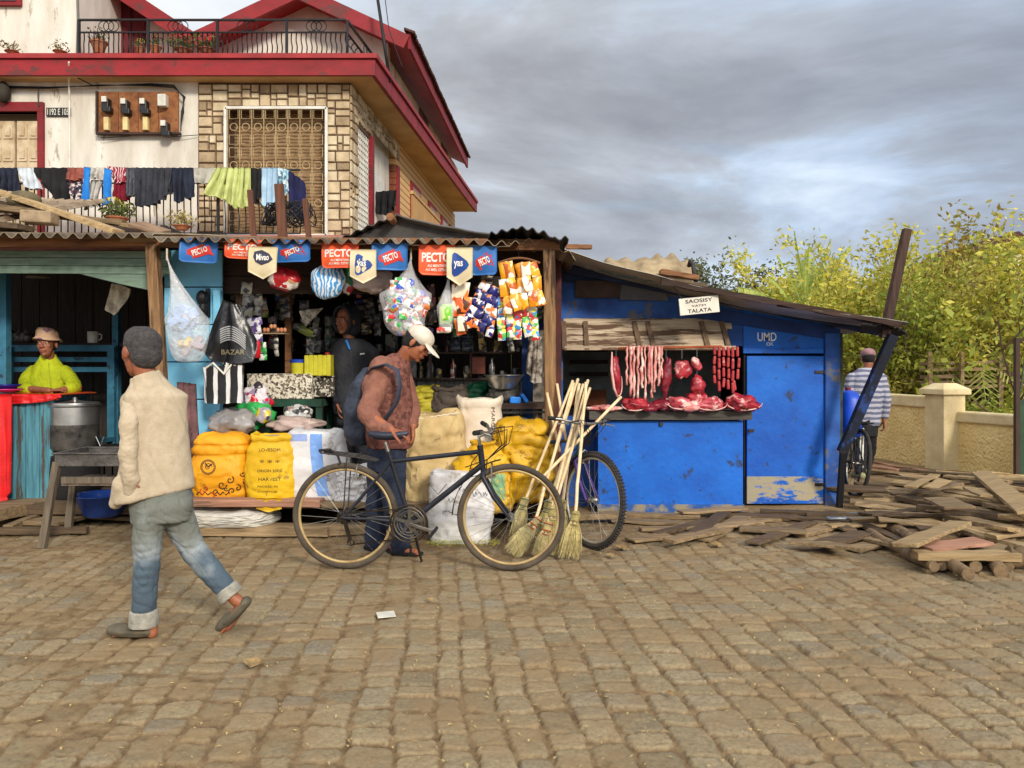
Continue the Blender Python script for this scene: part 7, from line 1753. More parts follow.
# ------------------------------------------------------------------ meat
def meat_mat(name, c1, c2, fat, f=.57):
    return M(name, c1, c2, scale=9, rough=.38, bump=.5, bscale=22, wear=fat, wthr=f, wscale=7, spec=.5, contrast=.12)
meat = meat_mat('meat_red', C(176, 44, 56), C(122, 22, 36), C(224, 172, 166)); meat2 = meat_mat('meat_pink', C(206, 96, 104), C(160, 44, 60), C(236, 196, 188), .52); meatd = meat_mat('meat_dark', C(136, 28, 44), C(92, 16, 30), C(190, 120, 124), .62)
fatm = M('fat_rind', C(232, 196, 184), C(206, 150, 142), scale=8, rough=.45, bump=.4); strp = meat_mat('tripe_strip', C(224, 170, 158), C(190, 96, 96), C(238, 210, 196), .55); saus = M('sausage_skin', C(186, 72, 72), C(150, 42, 48), scale=14, rough=.35, bump=.3, wear=C(222, 160, 150), wthr=.62, wscale=20)
Ym = 7.2; MG = 'cuts of meat laid out on the butcher counter'; MH = 'strips of meat hanging from the rail'; MS = 'strings of sausages hanging from the rail'
rr = random.Random(12)
for k in range(6):
    px = 714.5 + 4.6*k; t = thing('sausage_string', 'string of red sausages on the rail, %s of six' % ('leftmost', 'second', 'third', 'fourth', 'fifth', 'rightmost')[k], 'sausages', W(px, 346, Ym), MS)
    z0_, z1_ = 346, (384, 392, 388, 390, 394, 391)[k]; n = 4
    for i in range(n):
        ya, yb = z0_ + (z1_-z0_)*i/n, z0_ + (z1_-z0_)*(i+1)/n; xo = (0, 0, 0, 0, 0, 1.5)[k]*math.sin(i*1.4) + (-.8*i if k == 5 and i > 2 else 0)
        a, b_ = W(px + xo + rr.uniform(-.4,.4), ya+.6, Ym), W(px + xo*.8 + rr.uniform(-.4,.4), yb-.6, Ym)
        MB().cap(a + V(0,0,-.012), b_ + V(0,0,.012), .014, .0145).build('sausage', saus, t, smooth=True)
for k, (px, yb, w_) in enumerate(((627, 385, .012), (631, 396, .014), (634, 399, .011), (638, 398, .013), (642, 388, .014), (645, 400, .01), (649, 384, .013), (652, 398, .014), (655, 392, .012), (659, 386, .013), (662, 378, .010))):
    pts = [W(px + rr.uniform(-.9, .9), 346 + (yb-346)*i/9, Ym - .02 + rr.uniform(-.02,.02)) for i in range(10)]
    m = MB(); m.tube(pts, [w_*rr.uniform(.6, 1.35) for _ in pts], 8); m.build('meat_strip', strp, smooth=True, label='pale pink strip of meat and fat in the bunch on the left of the rail', cat='meat', group=MH)
def hunk(label, c, rad, mat, seed, rind=True, flat=0, group=MG, ry_=0):
    m = MB(); c = Vector(c); m.ell((0, 0, 0), rad, seg=32, rings=20); rm = Matrix.Rotation(ry_, 3, 'Y')
    out = []
    for v in m.v:
        v = Vector(v); k = 1 + .42*nz(v*11 + V(seed, 0, 0)) + .28*nz(v*24 + V(0, seed, 0)) + .12*nz(v*60); out.append(tuple(c + rm @ (v*k)))
    m.v = out; t = m.build('meat', [mat], smooth=True, label=label, cat='meat', group=group)
    if rind:
        m = MB(); m.tube([c + rm @ V(math.cos(a)*rad[0]*.98, -rad[1]*.75, math.sin(a)*rad[2]*.9) for a in [PI + PI*i/12 for i in range(13)]], [.002 + .005*math.sin(PI*i/12) for i in range(13)], 6)
        m.build('rind', fatm, t, smooth=True)
    return t
ct = Z(410.5, Ym)
hunk('small rounded ham at the left end of the butcher counter', W(634, 404, Ym), (.13, .1, .065), meat, 1)
hunk('pile of small red cuts left of the middle of the counter', W(660, 405, Ym), (.12, .09, .05), meatd, 2, False)
hunk('pinkish fatty cut in the middle of the counter', W(679, 403, Ym-.05), (.12, .09, .06), meat2, 3)
hunk('red cut lying behind the pinkish one on the counter', W(697, 398, Ym+.05), (.1, .08, .06), meat, 4, False)
hunk('wide flat ham right of the middle of the counter', W(709, 404, Ym-.03), (.15, .1, .06), meat2, 5)
hunk('largest ham at the right end of the counter', W(742, 402.5, Ym-.03), (.17, .11, .075), meat, 6)
hunk('pale flat fatty piece at the far left of the counter', W(606, 408, Ym), (.15, .08, .03), strp, 7, False)
hunk('small scraps of fat between the cuts on the counter', W(690, 408, Ym-.12), (.07, .04, .03), strp, 8, False)
hunk('small red scrap in front of the pile of cuts', W(650, 409, Ym-.1), (.06, .04, .025), meatd, 9, False)
hunk('long rib slab hanging at the left of the hatch', W(616, 377, Ym), (.05, .04, .2), meat, 10, True, group=None, ry_=-.12)
m = MB(); m.tube([W(612, 352, Ym-.05), W(611.5, 370, Ym-.06), W(614, 388, Ym-.05), W(618, 398, Ym-.04)], [.006, .013, .013, .008], 8); m.build('fat_edge', fatm, bpy.data.objects[[o.name for o in bpy.data.objects if o.get('label') == 'long rib slab hanging at the left of the hatch'][0]], smooth=True)
hunk('long dark red cut hanging right of the pale strips', W(666, 379, Ym), (.045, .035, .19), meatd, 11, False, group=None, ry_=.05)
hunk('square red and white cut hanging by one corner in the middle', W(682, 370, Ym), (.085, .03, .085), meat, 12, False, group=None, ry_=.78)
hunk('upper knuckle piece of the twisted cut hanging on a wire', W(697, 365, Ym), (.045, .03, .07), meat2, 13, False, group=None, ry_=-.3)
hunk('lower dark joint hanging above the middle of the counter', W(697, 385, Ym), (.065, .05, .1), meat, 14, False, group=None)
m = MB()
for px, yb in ((616, 356), (666, 361), (682, 359), (697, 358), (697, 376)): m.tube([W(px, 347, 7.22), W(px, yb, 7.2)], .003, 5)
m.build('meat_hook', steel, bst)
def hunk_heap(): pass

# ------------------------------------------------------------------ food stall furnishings
t = thing('counter_table', 'planked blue table with a red cloth beside the woman in the food stall', 'table', W(20, 495, 7.2))
m = MB()
for k in range(9):
    a = X(-8 + 7*k, 7.1) ; m.bb(a, a + 7/F*7.1*.95, 7.08 + .004*(k % 2), 7.11, .17, Z(400, 7.1))
m.build('front_planks', teal_w, t, bevel=.003)
m = MB(); m.bb(X(-20, 7.1), X(54, 7.1), 7.08, 7.7, Z(400, 7.1), Z(396, 7.1)); m.build('tabletop', teal_w, t)
m = MB(); m.bb(X(52, 7.1)-.03, X(52, 7.1), 7.13, 7.68, .17, Z(400, 7.1)); m.build('side_planks', teal_w, t)
redc = M('red_cloth', C(214, 32, 34), C(186, 22, 28), scale=5, rough=.45, bump=.3)
t = thing('tablecloth', 'shiny red oilcloth over the blue planked table, hanging low at the left', 'tablecloth', W(20, 396, 7.2))
m = MB()
def tcf(u, v):
    x = X(-24, 7.1) + (X(62, 7.1) - X(-24, 7.1))*u; y = 7.04 + .66*v; return (x, y, Z(394.5, 7.1) + .006*math.sin(u*9) - .05*max(0, 1 - v/.04))
m.grid(tcf, 30, 24, 0, .006); m.build('cloth_top', M('red_orange_cloth', C(206, 52, 34), C(214, 110, 40), scale=3, rough=.4, bump=.2), t, smooth=True)
cloth('cloth_drape', redc, (-30, 394), (13, 394), [(-30, 500), (-10, 504), (6, 500), (12, 492)], 6.98, 2, .03, t, seed=5)
cloth('cloth_edge', redc, (10, 394), (62, 394), [(12, 404), (30, 403), (48, 401), (62, 397)], 7.03, 4, .012, t, seed=6)
m = MB(); m.lathe([(.05, 0), (.14, .02), (.15, .03), (.14, .028), (.0, .012)], W(6, 392, 7.15), 24, caps=False); m.build('plate', M('pink_plastic', C(226, 60, 150), rough=.35, bump=0), smooth=True, label='bright pink plastic plate on the red tablecloth', cat='plate')
m = MB(); m.lathe([(.05, 0), (.12, .03), (.13, .045), (.12, .043), (.0, .015)], W(6, 389, 7.2), 24, caps=False); m.build('plate', M('blue_plastic', C(24, 40, 130), rough=.35, bump=0), smooth=True, label='dark blue dish stacked on the pink plate', cat='plate')
m = MB(); m.lathe([(.06, 0), (.07, .1), (.075, .16), (.065, .17)], W(3, 378, 7.5), 18); m.build('pot', M('orange_red_plastic', C(190, 62, 38), C(150, 44, 28)), smooth=True, label='orange red container at the left edge behind the plates', cat='container')
t = thing('bench', 'weathered blue slatted wooden bench behind the woman', 'bench', W(60, 470, 8.2))
for (a, b_) in ((345, 351.5), (357, 362), (367, 372)): m = MB(); m.bb(X(6, 8.2), X(117, 8.2), 8.18, 8.215, Z(b_, 8.2), Z(a, 8.2)); m.build('slat', bench_b, t, bevel=.004)
for px in (8, 110): m = MB(); m.bb(X(px, 8.2), X(px+7, 8.2), 8.14, 8.18, .2, Z(347, 8.2)); m.build('leg', bench_b, t)
m = MB(); m.bb(X(6, 8.2), X(117, 8.2), 7.85, 8.16, .62, .66); m.build('seat', bench_b, t)
m = MB(); m.bb(X(4, 8.5), X(140, 8.5), 8.3, 8.75, Z(343.5, 8.4)-.04, Z(343.5, 8.4)); m.build('shelf', dark_w, lst)
t = thing('mug', 'white enamel mug on the dark shelf behind the bench', 'mug', W(93, 343, 8.35))
m = MB(); m.lathe([(.05, 0), (.056, .01), (.056, .125), (.05, .125), (.05, .02), (.0, .02)], W(93, 343, 8.35), 20, caps=False); m.build('mug_body', wh, t, smooth=True)
m = MB(); c = W(98.5, 343, 8.35); m.tube([c + V(.0, 0, .1), c + V(.035, 0, .09), c + V(.035, 0, .045), c + V(0, 0, .03)], .008, 6); m.build('handle', wh, t, smooth=True)
for i, px in enumerate((12, 20, 27)):
    m = MB(); m.lathe([(.05, 0), (.08, .03), (.085, .07), (.06, .1), (.02, .12), (.02, .14)], W(px, 343, 8.35), 16); m.build('kettle', alu_d, smooth=True, label=('small sooty pot at the left end of the dark shelf', 'middle sooty pot on the dark shelf', 'sooty pot on the dark shelf nearest the woman')[i], cat='pot')
# big pot on its stand, grill stand, basin
t = thing('cooking_pot', 'large dented aluminium cooking pot with a lid behind the grill stand', 'pot', W(75, 450, 7.2))
c = W(75, 449, 7.2); m = MB(); m.lathe([(.19, 0), (.205, .02), (.205, .24)], c, 36); pb = m.build('pot_lower', alu_d, t, auto=True)
m = MB(); m.lathe([(.206, .238), (.206, .40), (.222, .415), (.222, .425), (.19, .425)], c, 36); m.build('pot_rim', alu, t, auto=True)
m = MB(); m.lathe([(.215, .428), (.21, .44), (.06, .455), (.02, .47), (.02, .49), (.0, .49)], c, 36, caps=False); m.build('lid', alu, t, auto=True)
m = MB(); m.tube([c + V(.21, -.02, .12), c + V(.27, -.05, .03), c + V(.3, -.05, .12)], .006, 5); m.build('ladle', alu, t)
m = MB(); m.lathe([(.2, 0), (.22, .05), (.2, .4)], (c.x, c.y, .18), 20); m.build('stove', M('soot_black', C(30, 28, 28), C(20, 19, 19), bump=.5), auto=True, label='soot blackened round stove under the large aluminium pot', cat='stove')
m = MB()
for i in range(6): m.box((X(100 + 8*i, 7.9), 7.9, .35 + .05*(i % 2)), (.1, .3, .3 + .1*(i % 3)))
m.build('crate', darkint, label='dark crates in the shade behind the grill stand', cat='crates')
t = thing('grill_stand', 'rough metal grill tray on slanted wooden legs with a lower shelf', 'grill', W(88, 548, 6.0))
gl = wood('grill_leg', C(112, 100, 84), C(70, 62, 52), 'Z'); tray = M('tray_iron', C(112, 108, 104), C(62, 58, 56), scale=8, rough=.5, metal=.5, bump=.5)
A0, A1 = X(56, 5.95), X(142, 5.95); zt0, zt1 = Z(466, 5.95), Z(454, 5.95)
m = MB(); m.bb(A0, A1, 5.93, 5.95, zt0, zt1); m.bb(A0, A1, 6.38, 6.40, zt0, zt1); m.bb(A0, A0+.02, 5.95, 6.38, zt0, zt1); m.bb(A1-.02, A1, 5.95, 6.38, zt0, zt1); m.bb(A0, A1, 5.95, 6.38, zt0+.01, zt0+.03)
for (a, b_, c_, d_) in ((A0-.02, A1+.02, 5.915, 5.955), (A0-.02, A1+.02, 6.375, 6.415), (A0-.02, A0+.02, 5.956, 6.374)): m.bb(a, b_, c_, d_, zt1, zt1+.012)
m.build('tray', tray, t, bevel=.003)
m = MB(); m.grid(lambda u, v: (A0 + .03 + (A1-A0-.06)*u, 5.96 + .4*v, zt0 + .05 + .025*nz((u*14, v*9, 0))), 40, 24); m.build('ash', M('ash', C(176, 168, 160), C(110, 104, 100), scale=40, bump=1), t)
m = MB(); m.bb(A0+.03, A1-.02, 5.97, 6.36, Z(485, 6), Z(481, 6)); m.build('lower_shelf', M('ashy_board', C(180, 160, 146), C(120, 104, 92), scale=14), t)
for p, q in (((57, 462, 5.95), (42, 549, 5.9)), ((74, 478, 6.35), (68, 533, 6.35)), ((136, 462, 5.95), (150, 549, 5.9)), ((132, 478, 6.35), (138, 533, 6.35))):
    a, b_ = W(*p), W(*q); b_.z = .0; m = MB(); m.bar(a, b_, .055, .05, (0, 1, 0), jit=.003, seg=4); m.build('leg', gl, t, bevel=.004)
m = MB(); m.bar(W(62, 480, 5.95), W(140, 480, 5.95), .03, .05); m.build('crossbar', gl, t)
c = W(103, 526, 6.7); c.z = .1; m = MB(); m.lathe([(.13, 0), (.15, .01), (.22, .17), (.245, .185), (.245, .195), (.22, .19), (.14, .02), (0, .015)], c, 36, caps=False); m.build('basin', M('blue_enamel', C(38, 76, 158), C(28, 54, 120), scale=6, rough=.35, bump=.1, wear=C(90, 100, 130), wthr=.6), smooth=True, label='scuffed blue plastic basin under the grill stand', cat='basin')

# ------------------------------------------------------------------ people
def skin(name, c1, c2): return M(name, c1, c2, scale=10, rough=.5, bump=.12, bscale=90, spec=.4)
sk1 = skin('skin_warm_brown', C(158, 96, 66), C(132, 74, 50)); sk2 = skin('skin_deep_brown', C(158, 100, 74), C(130, 80, 58))
eyew = M('eye_white', C(216, 208, 198), rough=.25, bump=0); eyed = M('iris_dark', C(34, 24, 20), rough=.2, bump=0); hairb = M('hair_black', C(42, 38, 38), C(26, 24, 24), scale=60, rough=.9, bump=.9, bscale=160); lipm = M('lip', C(140, 76, 66), rough=.4, bump=0)
hairg = M('hair_greyish', C(84, 80, 80), C(58, 55, 56), scale=50, rough=1, bump=1, bscale=180, bdist=.012)
def basis(Fw, U=(0, 0, 1)):
    Fw = Vector(Fw).normalized(); U = Vector(U); Rr = Fw.cross(U).normalized(); U2 = Rr.cross(Fw).normalized(); return Rr, Fw, U2
def head_prims(mb, c, Fw, U=(0, 0, 1), s=1.):
    Rr, Fv, Uv = basis(Fw, U); c = Vector(c); P = lambda a, b_, d: c + (Rr*a + Fv*b_ + Uv*d)*s
    rot = Matrix((Rr, Fv, Uv)).transposed(); E = lambda p, r_: mb.ell(P(*p), [q*s for q in r_], rot, 20, 14)
    E((0, -.012, .03), (.074, .094, .088)); E((0, .034, -.02), (.058, .056, .085)); E((0, .036, -.072), (.044, .046, .036)); E((0, .068, -.092), (.019, .019, .017))
    mb.cap(P(0, .088, .014), P(0, .108, -.022), .008*s, .0125*s); E((.012, .097, -.028), (.009, .009, .008)); E((-.012, .097, -.028), (.009, .009, .008))
    mb.cap(P(-.034, .08, .026), P(.034, .08, .026), .011*s, .011*s); E((.038, .062, -.016), (.02, .02, .022)); E((-.038, .062, -.016), (.02, .02, .022))
    mb.cap(P(-.019, .088, -.052), P(.019, .088, -.052), .0075*s, .0075*s); mb.cap(P(-.016, .087, -.064), P(.016, .087, -.064), .008*s, .008*s)
    for q in (-1, 1): mb.ell(P(.077*q, -.004, -.004), (.012*s, .02*s, .032*s), rot @ Matrix.Rotation(-.25*q, 3, 'Z'), 14, 10); E((.03*q, .076, .008), (.0145, .012, .010))
    return P, rot
def face_bits(P, rot, s, parent, dark=eyed, closed=False):
    for q in (-1, 1):
        if not closed:
            MB().ell(P(.03*q, .0815, .008), (.0125*s, .008*s, .0062*s), rot, 12, 8).build('eye', eyew, parent, smooth=True)
            MB().ell(P(.03*q, .0895, .008), (.0052*s, .002*s, .0052*s), rot, 10, 6).build('iris', dark, parent, smooth=True)
        else: MB().cap(P(.019*q, .0895, .003), P(.041*q, .085, .003), .0022*s, .0022*s).build('eyelid', dark, parent, smooth=True)
        MB().cap(P(.015*q, .093, .029), P(.046*q, .082, .030), .004*s, .0028*s).build('eyebrow', hairb, parent, smooth=True)
    MB().cap(P(-.02, .0945, -.0575), P(.02, .0945, -.0575), .0035*s, .0035*s).build('lips', lipm, parent, smooth=True)
def hand_prims(mb, w, d, n, side=1, s=1., curl=.5, spread=.1):
    """palm, four jointed fingers and a thumb; d along the hand, n the way the palm faces"""
    d = Vector(d).normalized(); n = Vector(n); n = (n - d*n.dot(d)).normalized(); t_ = d.cross(n)*side; w = Vector(w)
    for k in (-.026, -.009, .009, .026): mb.cap(w + t_*k*.6*s, w + (d*.082 + t_*k)*s, .0135*s, .012*s)
    for i, L_ in enumerate((.070, .078, .072, .056)):
        b0 = w + (d*.085 + t_*(.028 - .0185*i))*s; dr_ = (d + t_*(.12 - .08*i)*spread*5).normalized(); p = b0; a = curl*.5
        for j, f in enumerate((.42, .33, .25)):
            v = dr_*math.cos(a) + n*math.sin(a); q = p + v*L_*f*s; mb.cap(p, q, (.0092 - .0008*j)*s, (.0086 - .0009*j)*s, 8); p = q; a += curl
    b0 = w + (d*.02 + t_*.03)*s; v1 = (d*.62 + t_*.7 + n*.25).normalized(); p1 = b0 + v1*.042*s; v2 = (d*.9 + t_*.25 + n*(.3 + curl*.4)).normalized(); p2 = p1 + v2*.032*s; p3 = p2 + (v2 + n*.3*curl).normalized()*.024*s
    mb.cap(b0, p1, .0145*s, .0115*s, 8); mb.cap(p1, p2, .0112*s, .0098*s, 8); mb.cap(p2, p3, .0098*s, .008*s, 8)
def folds(a=.006, f=9, sz=.5, seed=0, base=.0):
    def d(p, n): q = Vector((p.x*f+seed, p.y*f, p.z*f*sz)); return base + a*nz(q) + a*.6*abs(nz(q*2.3)) + a*.25*nz(q*5)
    return d
def chain(mb, pts, rs):
    for i in range(len(pts)-1): mb.cap(pts[i], pts[i+1], rs[i], rs[i+1])

# --- the boy walking past
YB_ = 4.0; B = lambda px, py, dy=0.: W(px, py, YB_ + dy)
boy = thing('person', 'boy in a beige fleece, rolled up jeans and clogs striding past, seen from behind', 'person', (X(160, 4), 4.0, 0))
body = MB(); P, rot = head_prims(body, B(141, 353), (-.80, .58, -.06), (.1, 0, 1), 1.10); body.cap(P(0, -.02, -.06), B(151, 388), .052, .058)
body.loft([(B(158, 505), .13, .1, R(30)), (B(157, 450), .11, .075, R(30)), (B(155, 404), .115, .07, R(30)), (B(152, 390), .075, .06, R(30))])
la, ra = B(147, 620, -.05), B(236, 600, .08)
chain(body, [B(150, 505, -.05), B(148, 560, -.05), B(146, 600, -.05), la], [.07, .045, .036, .031]); chain(body, [B(174, 505, .05), B(192, 548, .06), B(228, 592, .08), ra], [.07, .045, .036, .031])
chain(body, [B(134, 404, -.05), B(129, 450, -.15), B(132, 470, -.13)], [.026, .024, .022]); hand_prims(body, B(133, 470, -.12), (.25, .35, -1), (1, 0, 0), 1, .8, .5)
chain(body, [B(171, 404, .05), B(174, 440, .08), B(170, 466, .08)], [.026, .024, .022]); hand_prims(body, B(170, 466, .08), (-.2, .1, -1), (-1, 0, 0), -1, .8, .5)
# feet
body.cap(la + V(.02, 0, -.01), W(152, 633, 3.95), .033, .028); body.cap(W(152, 632, 3.95), W(122, 632, 3.95), .03, .03, flat=(V(0, 0, 1), .7))
for k in range(5): body.cap(W(122, 632, 3.95) + V(-.01, -.03+.015*k, -.005), W(114, 633, 3.95) + V(.004*abs(k-3), -.03+.015*k, -.006), .009, .008, 8)
body.cap(ra, B(243, 604, .08), .033, .03); body.cap(B(243, 604, .08), B(226, 627, .08), .03, .028)
for k in range(5): body.cap(B(226, 627, .05+.015*k), B(221, 633, .05+.015*k), .009, .008, 8)
bo = remesh(body, 'body', sk1, .0055, 2, boy)
face_bits(P, rot, 1.10, bo)
hm = MB(); E = lambda p, r_: hm.ell(P(*p), r_, rot, 24, 16); E((0, -.016, .040), (.091, .108, .096)); E((0, -.050, -.012), (.080, .072, .078)); E((0, .01, .075), (.075, .09, .06))
remesh(hm, 'hair', hairg, .006, 2, boy, folds(.003, 40, 1))
jk = MB(); y_ = R(28)
jk.loft([(B(155, 495), .196, .13, y_, -.20), (B(155, 482), .188, .122, y_, -.18), (B(156, 460), .168, .112, y_, -.1), (B(156, 430), .152, .10, y_, -.03), (B(156, 408), .150, .096, y_), (B(156, 396), .152, .092, y_), (B(152, 388), .11, .08, y_), (B(149, 382), .08, .074, y_)], 36, 2.4)
jk.loft([(B(150, 388), .098, .088, y_, -.25), (B(147, 381), .080, .076, y_, -.3), (B(145, 375), .074, .072, y_, -.34)], 30, 2)
slv = MB(); chain(slv, [B(133, 401, -.05), B(129, 425, -.13), B(128, 452, -.16), B(131, 478, -.15), B(131, 490, -.13)], [.047, .046, .044, .042, .038]); chain(jk, [B(131, 401, -.03), B(131, 430, -.05)], [.05, .04]); chain(jk, [B(173, 402, .05), B(175, 430, .08), B(174, 470, .09)], [.046, .044, .04])
jk.cap(B(124, 485, -.10), B(116, 503, -.08), .055, .028)
fleece = M('fleece_beige', C(186, 171, 147), C(172, 156, 131), scale=22, rough=1, bump=.5, bscale=130, bdist=.006)
def jf(p, n):
    q = Vector((p.x*7, p.y*7, p.z*4)); d = .004 + .004*nz(q) + .0025*nz(q*2.5) - .004*math.exp(-((nz((p.x*6+p.z*3, p.y*5, p.z*1.6)))/.06)**2) + .003*math.exp(-((nz((p.x*4+7, p.y*4, p.z*2.5-p.x*3)))/.08)**2); return d
jo = remesh(jk, 'fleece_jacket', fleece, .007, 4, boy, jf); remesh(slv, 'sleeve', fleece, .006, 3, boy, folds(.009, 10, 1.3, 3))
m = MB(); m.tube([B(152, 372, -.13), B(153, 385, -.14)], .002, 4)
for pts in ([(142, 402), (144, 430), (143, 460), (138, 490)], [(152, 388), (152, 410)]):
    sm_ = MB(); n_ = 24; q = []
    for i in range(n_): 
        t_ = i/(n_-1)*(len(pts)-1); k = min(int(t_), len(pts)-2); f_ = t_-k; q.append(W(pts[k][0]*(1-f_)+pts[k+1][0]*f_, pts[k][1]*(1-f_)+pts[k+1][1]*f_, 3.8) + V(0, -.5, 0))
    line(sm_, q, .003)
jn = MB(); jn.loft([(B(161, 520), .145, .115, R(20)), (B(162, 505), .155, .12, R(20)), (B(160, 485), .14, .10, R(20)), (B(159, 470), .13, .09, R(20))], 30, 2.3)
chain(jn, [B(151, 508, -.05), B(148, 535, -.05), B(147, 560, -.05), B(145, 585, -.05), B(144, 608, -.05)], [.088, .074, .066, .060, .058])
chain(jn, [B(174, 508, .05), B(184, 532, .06), B(193, 549, .06), B(210, 570, .07), B(227, 590, .08)], [.090, .078, .068, .060, .052])
m_j, nt, b = node_mat('jeans_washed'); N, L = nt.nodes, nt.links
tc = N.new('ShaderNodeTexCoord'); n1 = N.new('ShaderNodeTexNoise'); n1.inputs['Scale'].default_value = 4; n1.inputs['Detail'].default_value = 6; L.new(tc.outputs['Object'], n1.inputs[0])
sx_ = N.new('ShaderNodeSeparateXYZ'); L.new(tc.outputs['Object'], sx_.inputs[0]); ma = N.new('ShaderNodeMath'); ma.operation = 'MULTIPLY_ADD'; L.new(n1.outputs['Fac'], ma.inputs[0]); ma.inputs[1].default_value = .85; L.new(sx_.outputs['Z'], ma.inputs[2])
cr = N.new('ShaderNodeValToRGB'); e = cr.color_ramp.elements; e[0].position = .45; e[0].color = (*C(50, 72, 90), 1); e[1].position = 1.2 if 0 else 1.0; e[1].color = (*C(112, 116, 106), 1); q = e.new(.72); q.color = (*C(72, 94, 110), 1); q = e.new(.86); q.color = (*C(150, 160, 164), 1)
L.new(ma.outputs[0], cr.inputs[0]); n2 = N.new('ShaderNodeTexNoise'); n2.inputs['Scale'].default_value = 160; L.new(tc.outputs['Object'], n2.inputs[0]); mx = N.new('ShaderNodeMixRGB'); mx.blend_type = 'MULTIPLY'; mx.inputs[0].default_value = .5; L.new(cr.outputs[0], mx.inputs[1]); L.new(n2.outputs['Fac'], mx.inputs[2])
gm_ = N.new('ShaderNodeMixRGB'); gm_.blend_type = 'ADD'; gm_.inputs[0].default_value = .12; L.new(mx.outputs[0], gm_.inputs[1]); gm_.inputs[2].default_value = (.2, .2, .2, 1); L.new(gm_.outputs[0], b.inputs['Base Color']); b.inputs['Roughness'].default_value = .9
def jnf(p, n): q = Vector((p.x*9, p.y*9, p.z*22)); return .008*abs(nz(q)) + .005*nz(q*.4) - .005*math.exp(-(nz((p.x*8, p.y*8, p.z*14+p.x*9))/.06)**2)
remesh(jn, 'jeans', m_j, .0065, 3, boy, jnf)
cf = M('jeans_cuff', C(164, 160, 148), C(130, 126, 116), scale=20, rough=.95, bump=.5, bscale=120)
m = MB(); m.loft([(B(144, 610, -.05), .066, .064, 0), (B(144, 618, -.05), .070, .067, 0), (B(144, 626, -.05), .069, .066, 0)]); remesh(m, 'cuff', cf, .006, 2, boy, folds(.004, 14))
m = MB(); dd = (B(236, 602, .08) - B(222, 584, .08)).normalized(); c = B(229, 592, .08); q = V(0, 0, -1).rotation_difference(dd).to_matrix()
vs = MB().loft([(V(0, 0, .03), .060, .058, 0), (V(0, 0, 0), .066, .062, 0), (V(0, 0, -.03), .066, .06, 0)]); m.add([q @ Vector(v) + c for v in vs.v], vs.f); remesh(m, 'cuff', cf, .006, 2, boy, folds(.004, 14, seed=4))
clog = M('clog_rubber', C(96, 88, 72), C(70, 64, 52), scale=9, rough=.7, bump=.2)
for c, dr_, up in ((W(131, 634, 3.95), V(-1, 0, .03), V(0, 0, 1)), (B(236, 617, .08), V(-.70, 0, -.71), V(-.71, 0, .70))):
    sd_ = dr_.cross(up).normalized(); rm = Matrix((dr_.normalized(), sd_, up.normalized())).transposed(); m = MB()
    fr = c if c.z < .2 else c
    m.ell(fr + up*.004, (.128, .049, .017), rm); m.ell(fr + dr_*.055 + up*.022, (.072, .05, .032), rm); m.ell(fr - dr_*.095 + up*.02, (.03, .04, .028), rm)
    for s_ in (-1, 1): m.cap(fr + dr_*.04 + sd_*.043*s_ + up*.02, fr - dr_*.09 + sd_*.036*s_ + up*.022, .013, .011)
    remesh(m, 'clog', clog, .0055, 3, boy)

# --- the man with the bicycle
mn = thing('person', 'man in a white cap and brown jumper bending over the black bicycle saddle', 'person', (X(392, 5.75), 5.75, 0))
Q = lambda px, py, Y=5.75: W(px, py, Y)
body = MB(); P, rot = head_prims(body, Q(417, 344, 5.68), (.80, -.28, -.55), (.45, 0, 1), 1.04); body.cap(P(0, -.03, -.06), Q(398, 366), .055, .065)
body.loft([(Q(388, 450), .15, .12, R(-64)), (Q(387, 400), .15, .12, R(-64)), (Q(391, 372), .15, .1, R(-64)), (Q(396, 363), .08, .07, R(-64))])
sh, elb, wr = Q(380, 378, 5.60), Q(367, 414, 5.45), Q(391, 430, 5.27); chain(body, [sh, elb, wr], [.05, .042, .03]); hand_prims(body, wr, (.93, 0, -.3), (0, .25, -1), -1, 1.05, .5)
sh2, el2, wr2 = Q(402, 378, 5.85), Q(412, 408, 5.8), Q(413, 426, 5.66); chain(body, [sh2, el2, wr2], [.05, .042, .03]); hand_prims(body, wr2, (.05, -.1, -1), (-1, 0, 0), 1, 1.0, .5)
fa, fb_ = W(399, 547, 5.72), W(375, 541, 5.85); fa.z = .07; fb_.z = .07
chain(body, [Q(391, 455, 5.68), Q(393, 500, 5.68), fa + V(0, 0, .02)], [.085, .055, .04]); chain(body, [Q(383, 455, 5.85), Q(379, 500, 5.85), fb_], [.085, .055, .04])
for f_ in (fa, fb_):
    body.cap(f_, f_ + V(-.03, 0, -.035), .038, .032); body.cap(f_ + V(-.03, 0, -.035), f_ + V(.13, -.04, -.045), .032, .028, flat=(V(0, 0, 1), .8))
    for k in range(5): a = f_ + V(.13, -.07 + .016*k, -.05); body.cap(a, a + V(.035 - .004*abs(k-1), -.008, -.003), .0095, .0085, 8)
bo = remesh(body, 'body', sk1, .006, 2, mn); face_bits(P, rot, 1.04, bo, closed=True)
hm = MB(); hm.ell(P(0, -.02, .03), (.084, .1, .092), rot); hm.ell(P(0, -.05, -.01), (.074, .06, .065), rot); remesh(hm, 'hair', hairb, .006, 2, mn, folds(.003, 40, 1))
capm = M('cap_white', C(216, 208, 192), C(186, 174, 158), scale=8, rough=.9, bump=.3); cp = MB(); cp.ell(P(0, -.006, .062), (.092, .112, .078), rot, 28, 18)
cp.loft([(P(0, 0, .05), .0, .0, 0)]*0 or [(Vector((0, 0, 0)), .078, .075, 0), (Vector((0, 0, .007)), .078, .075, 0)], 24, 2.2) if 0 else None
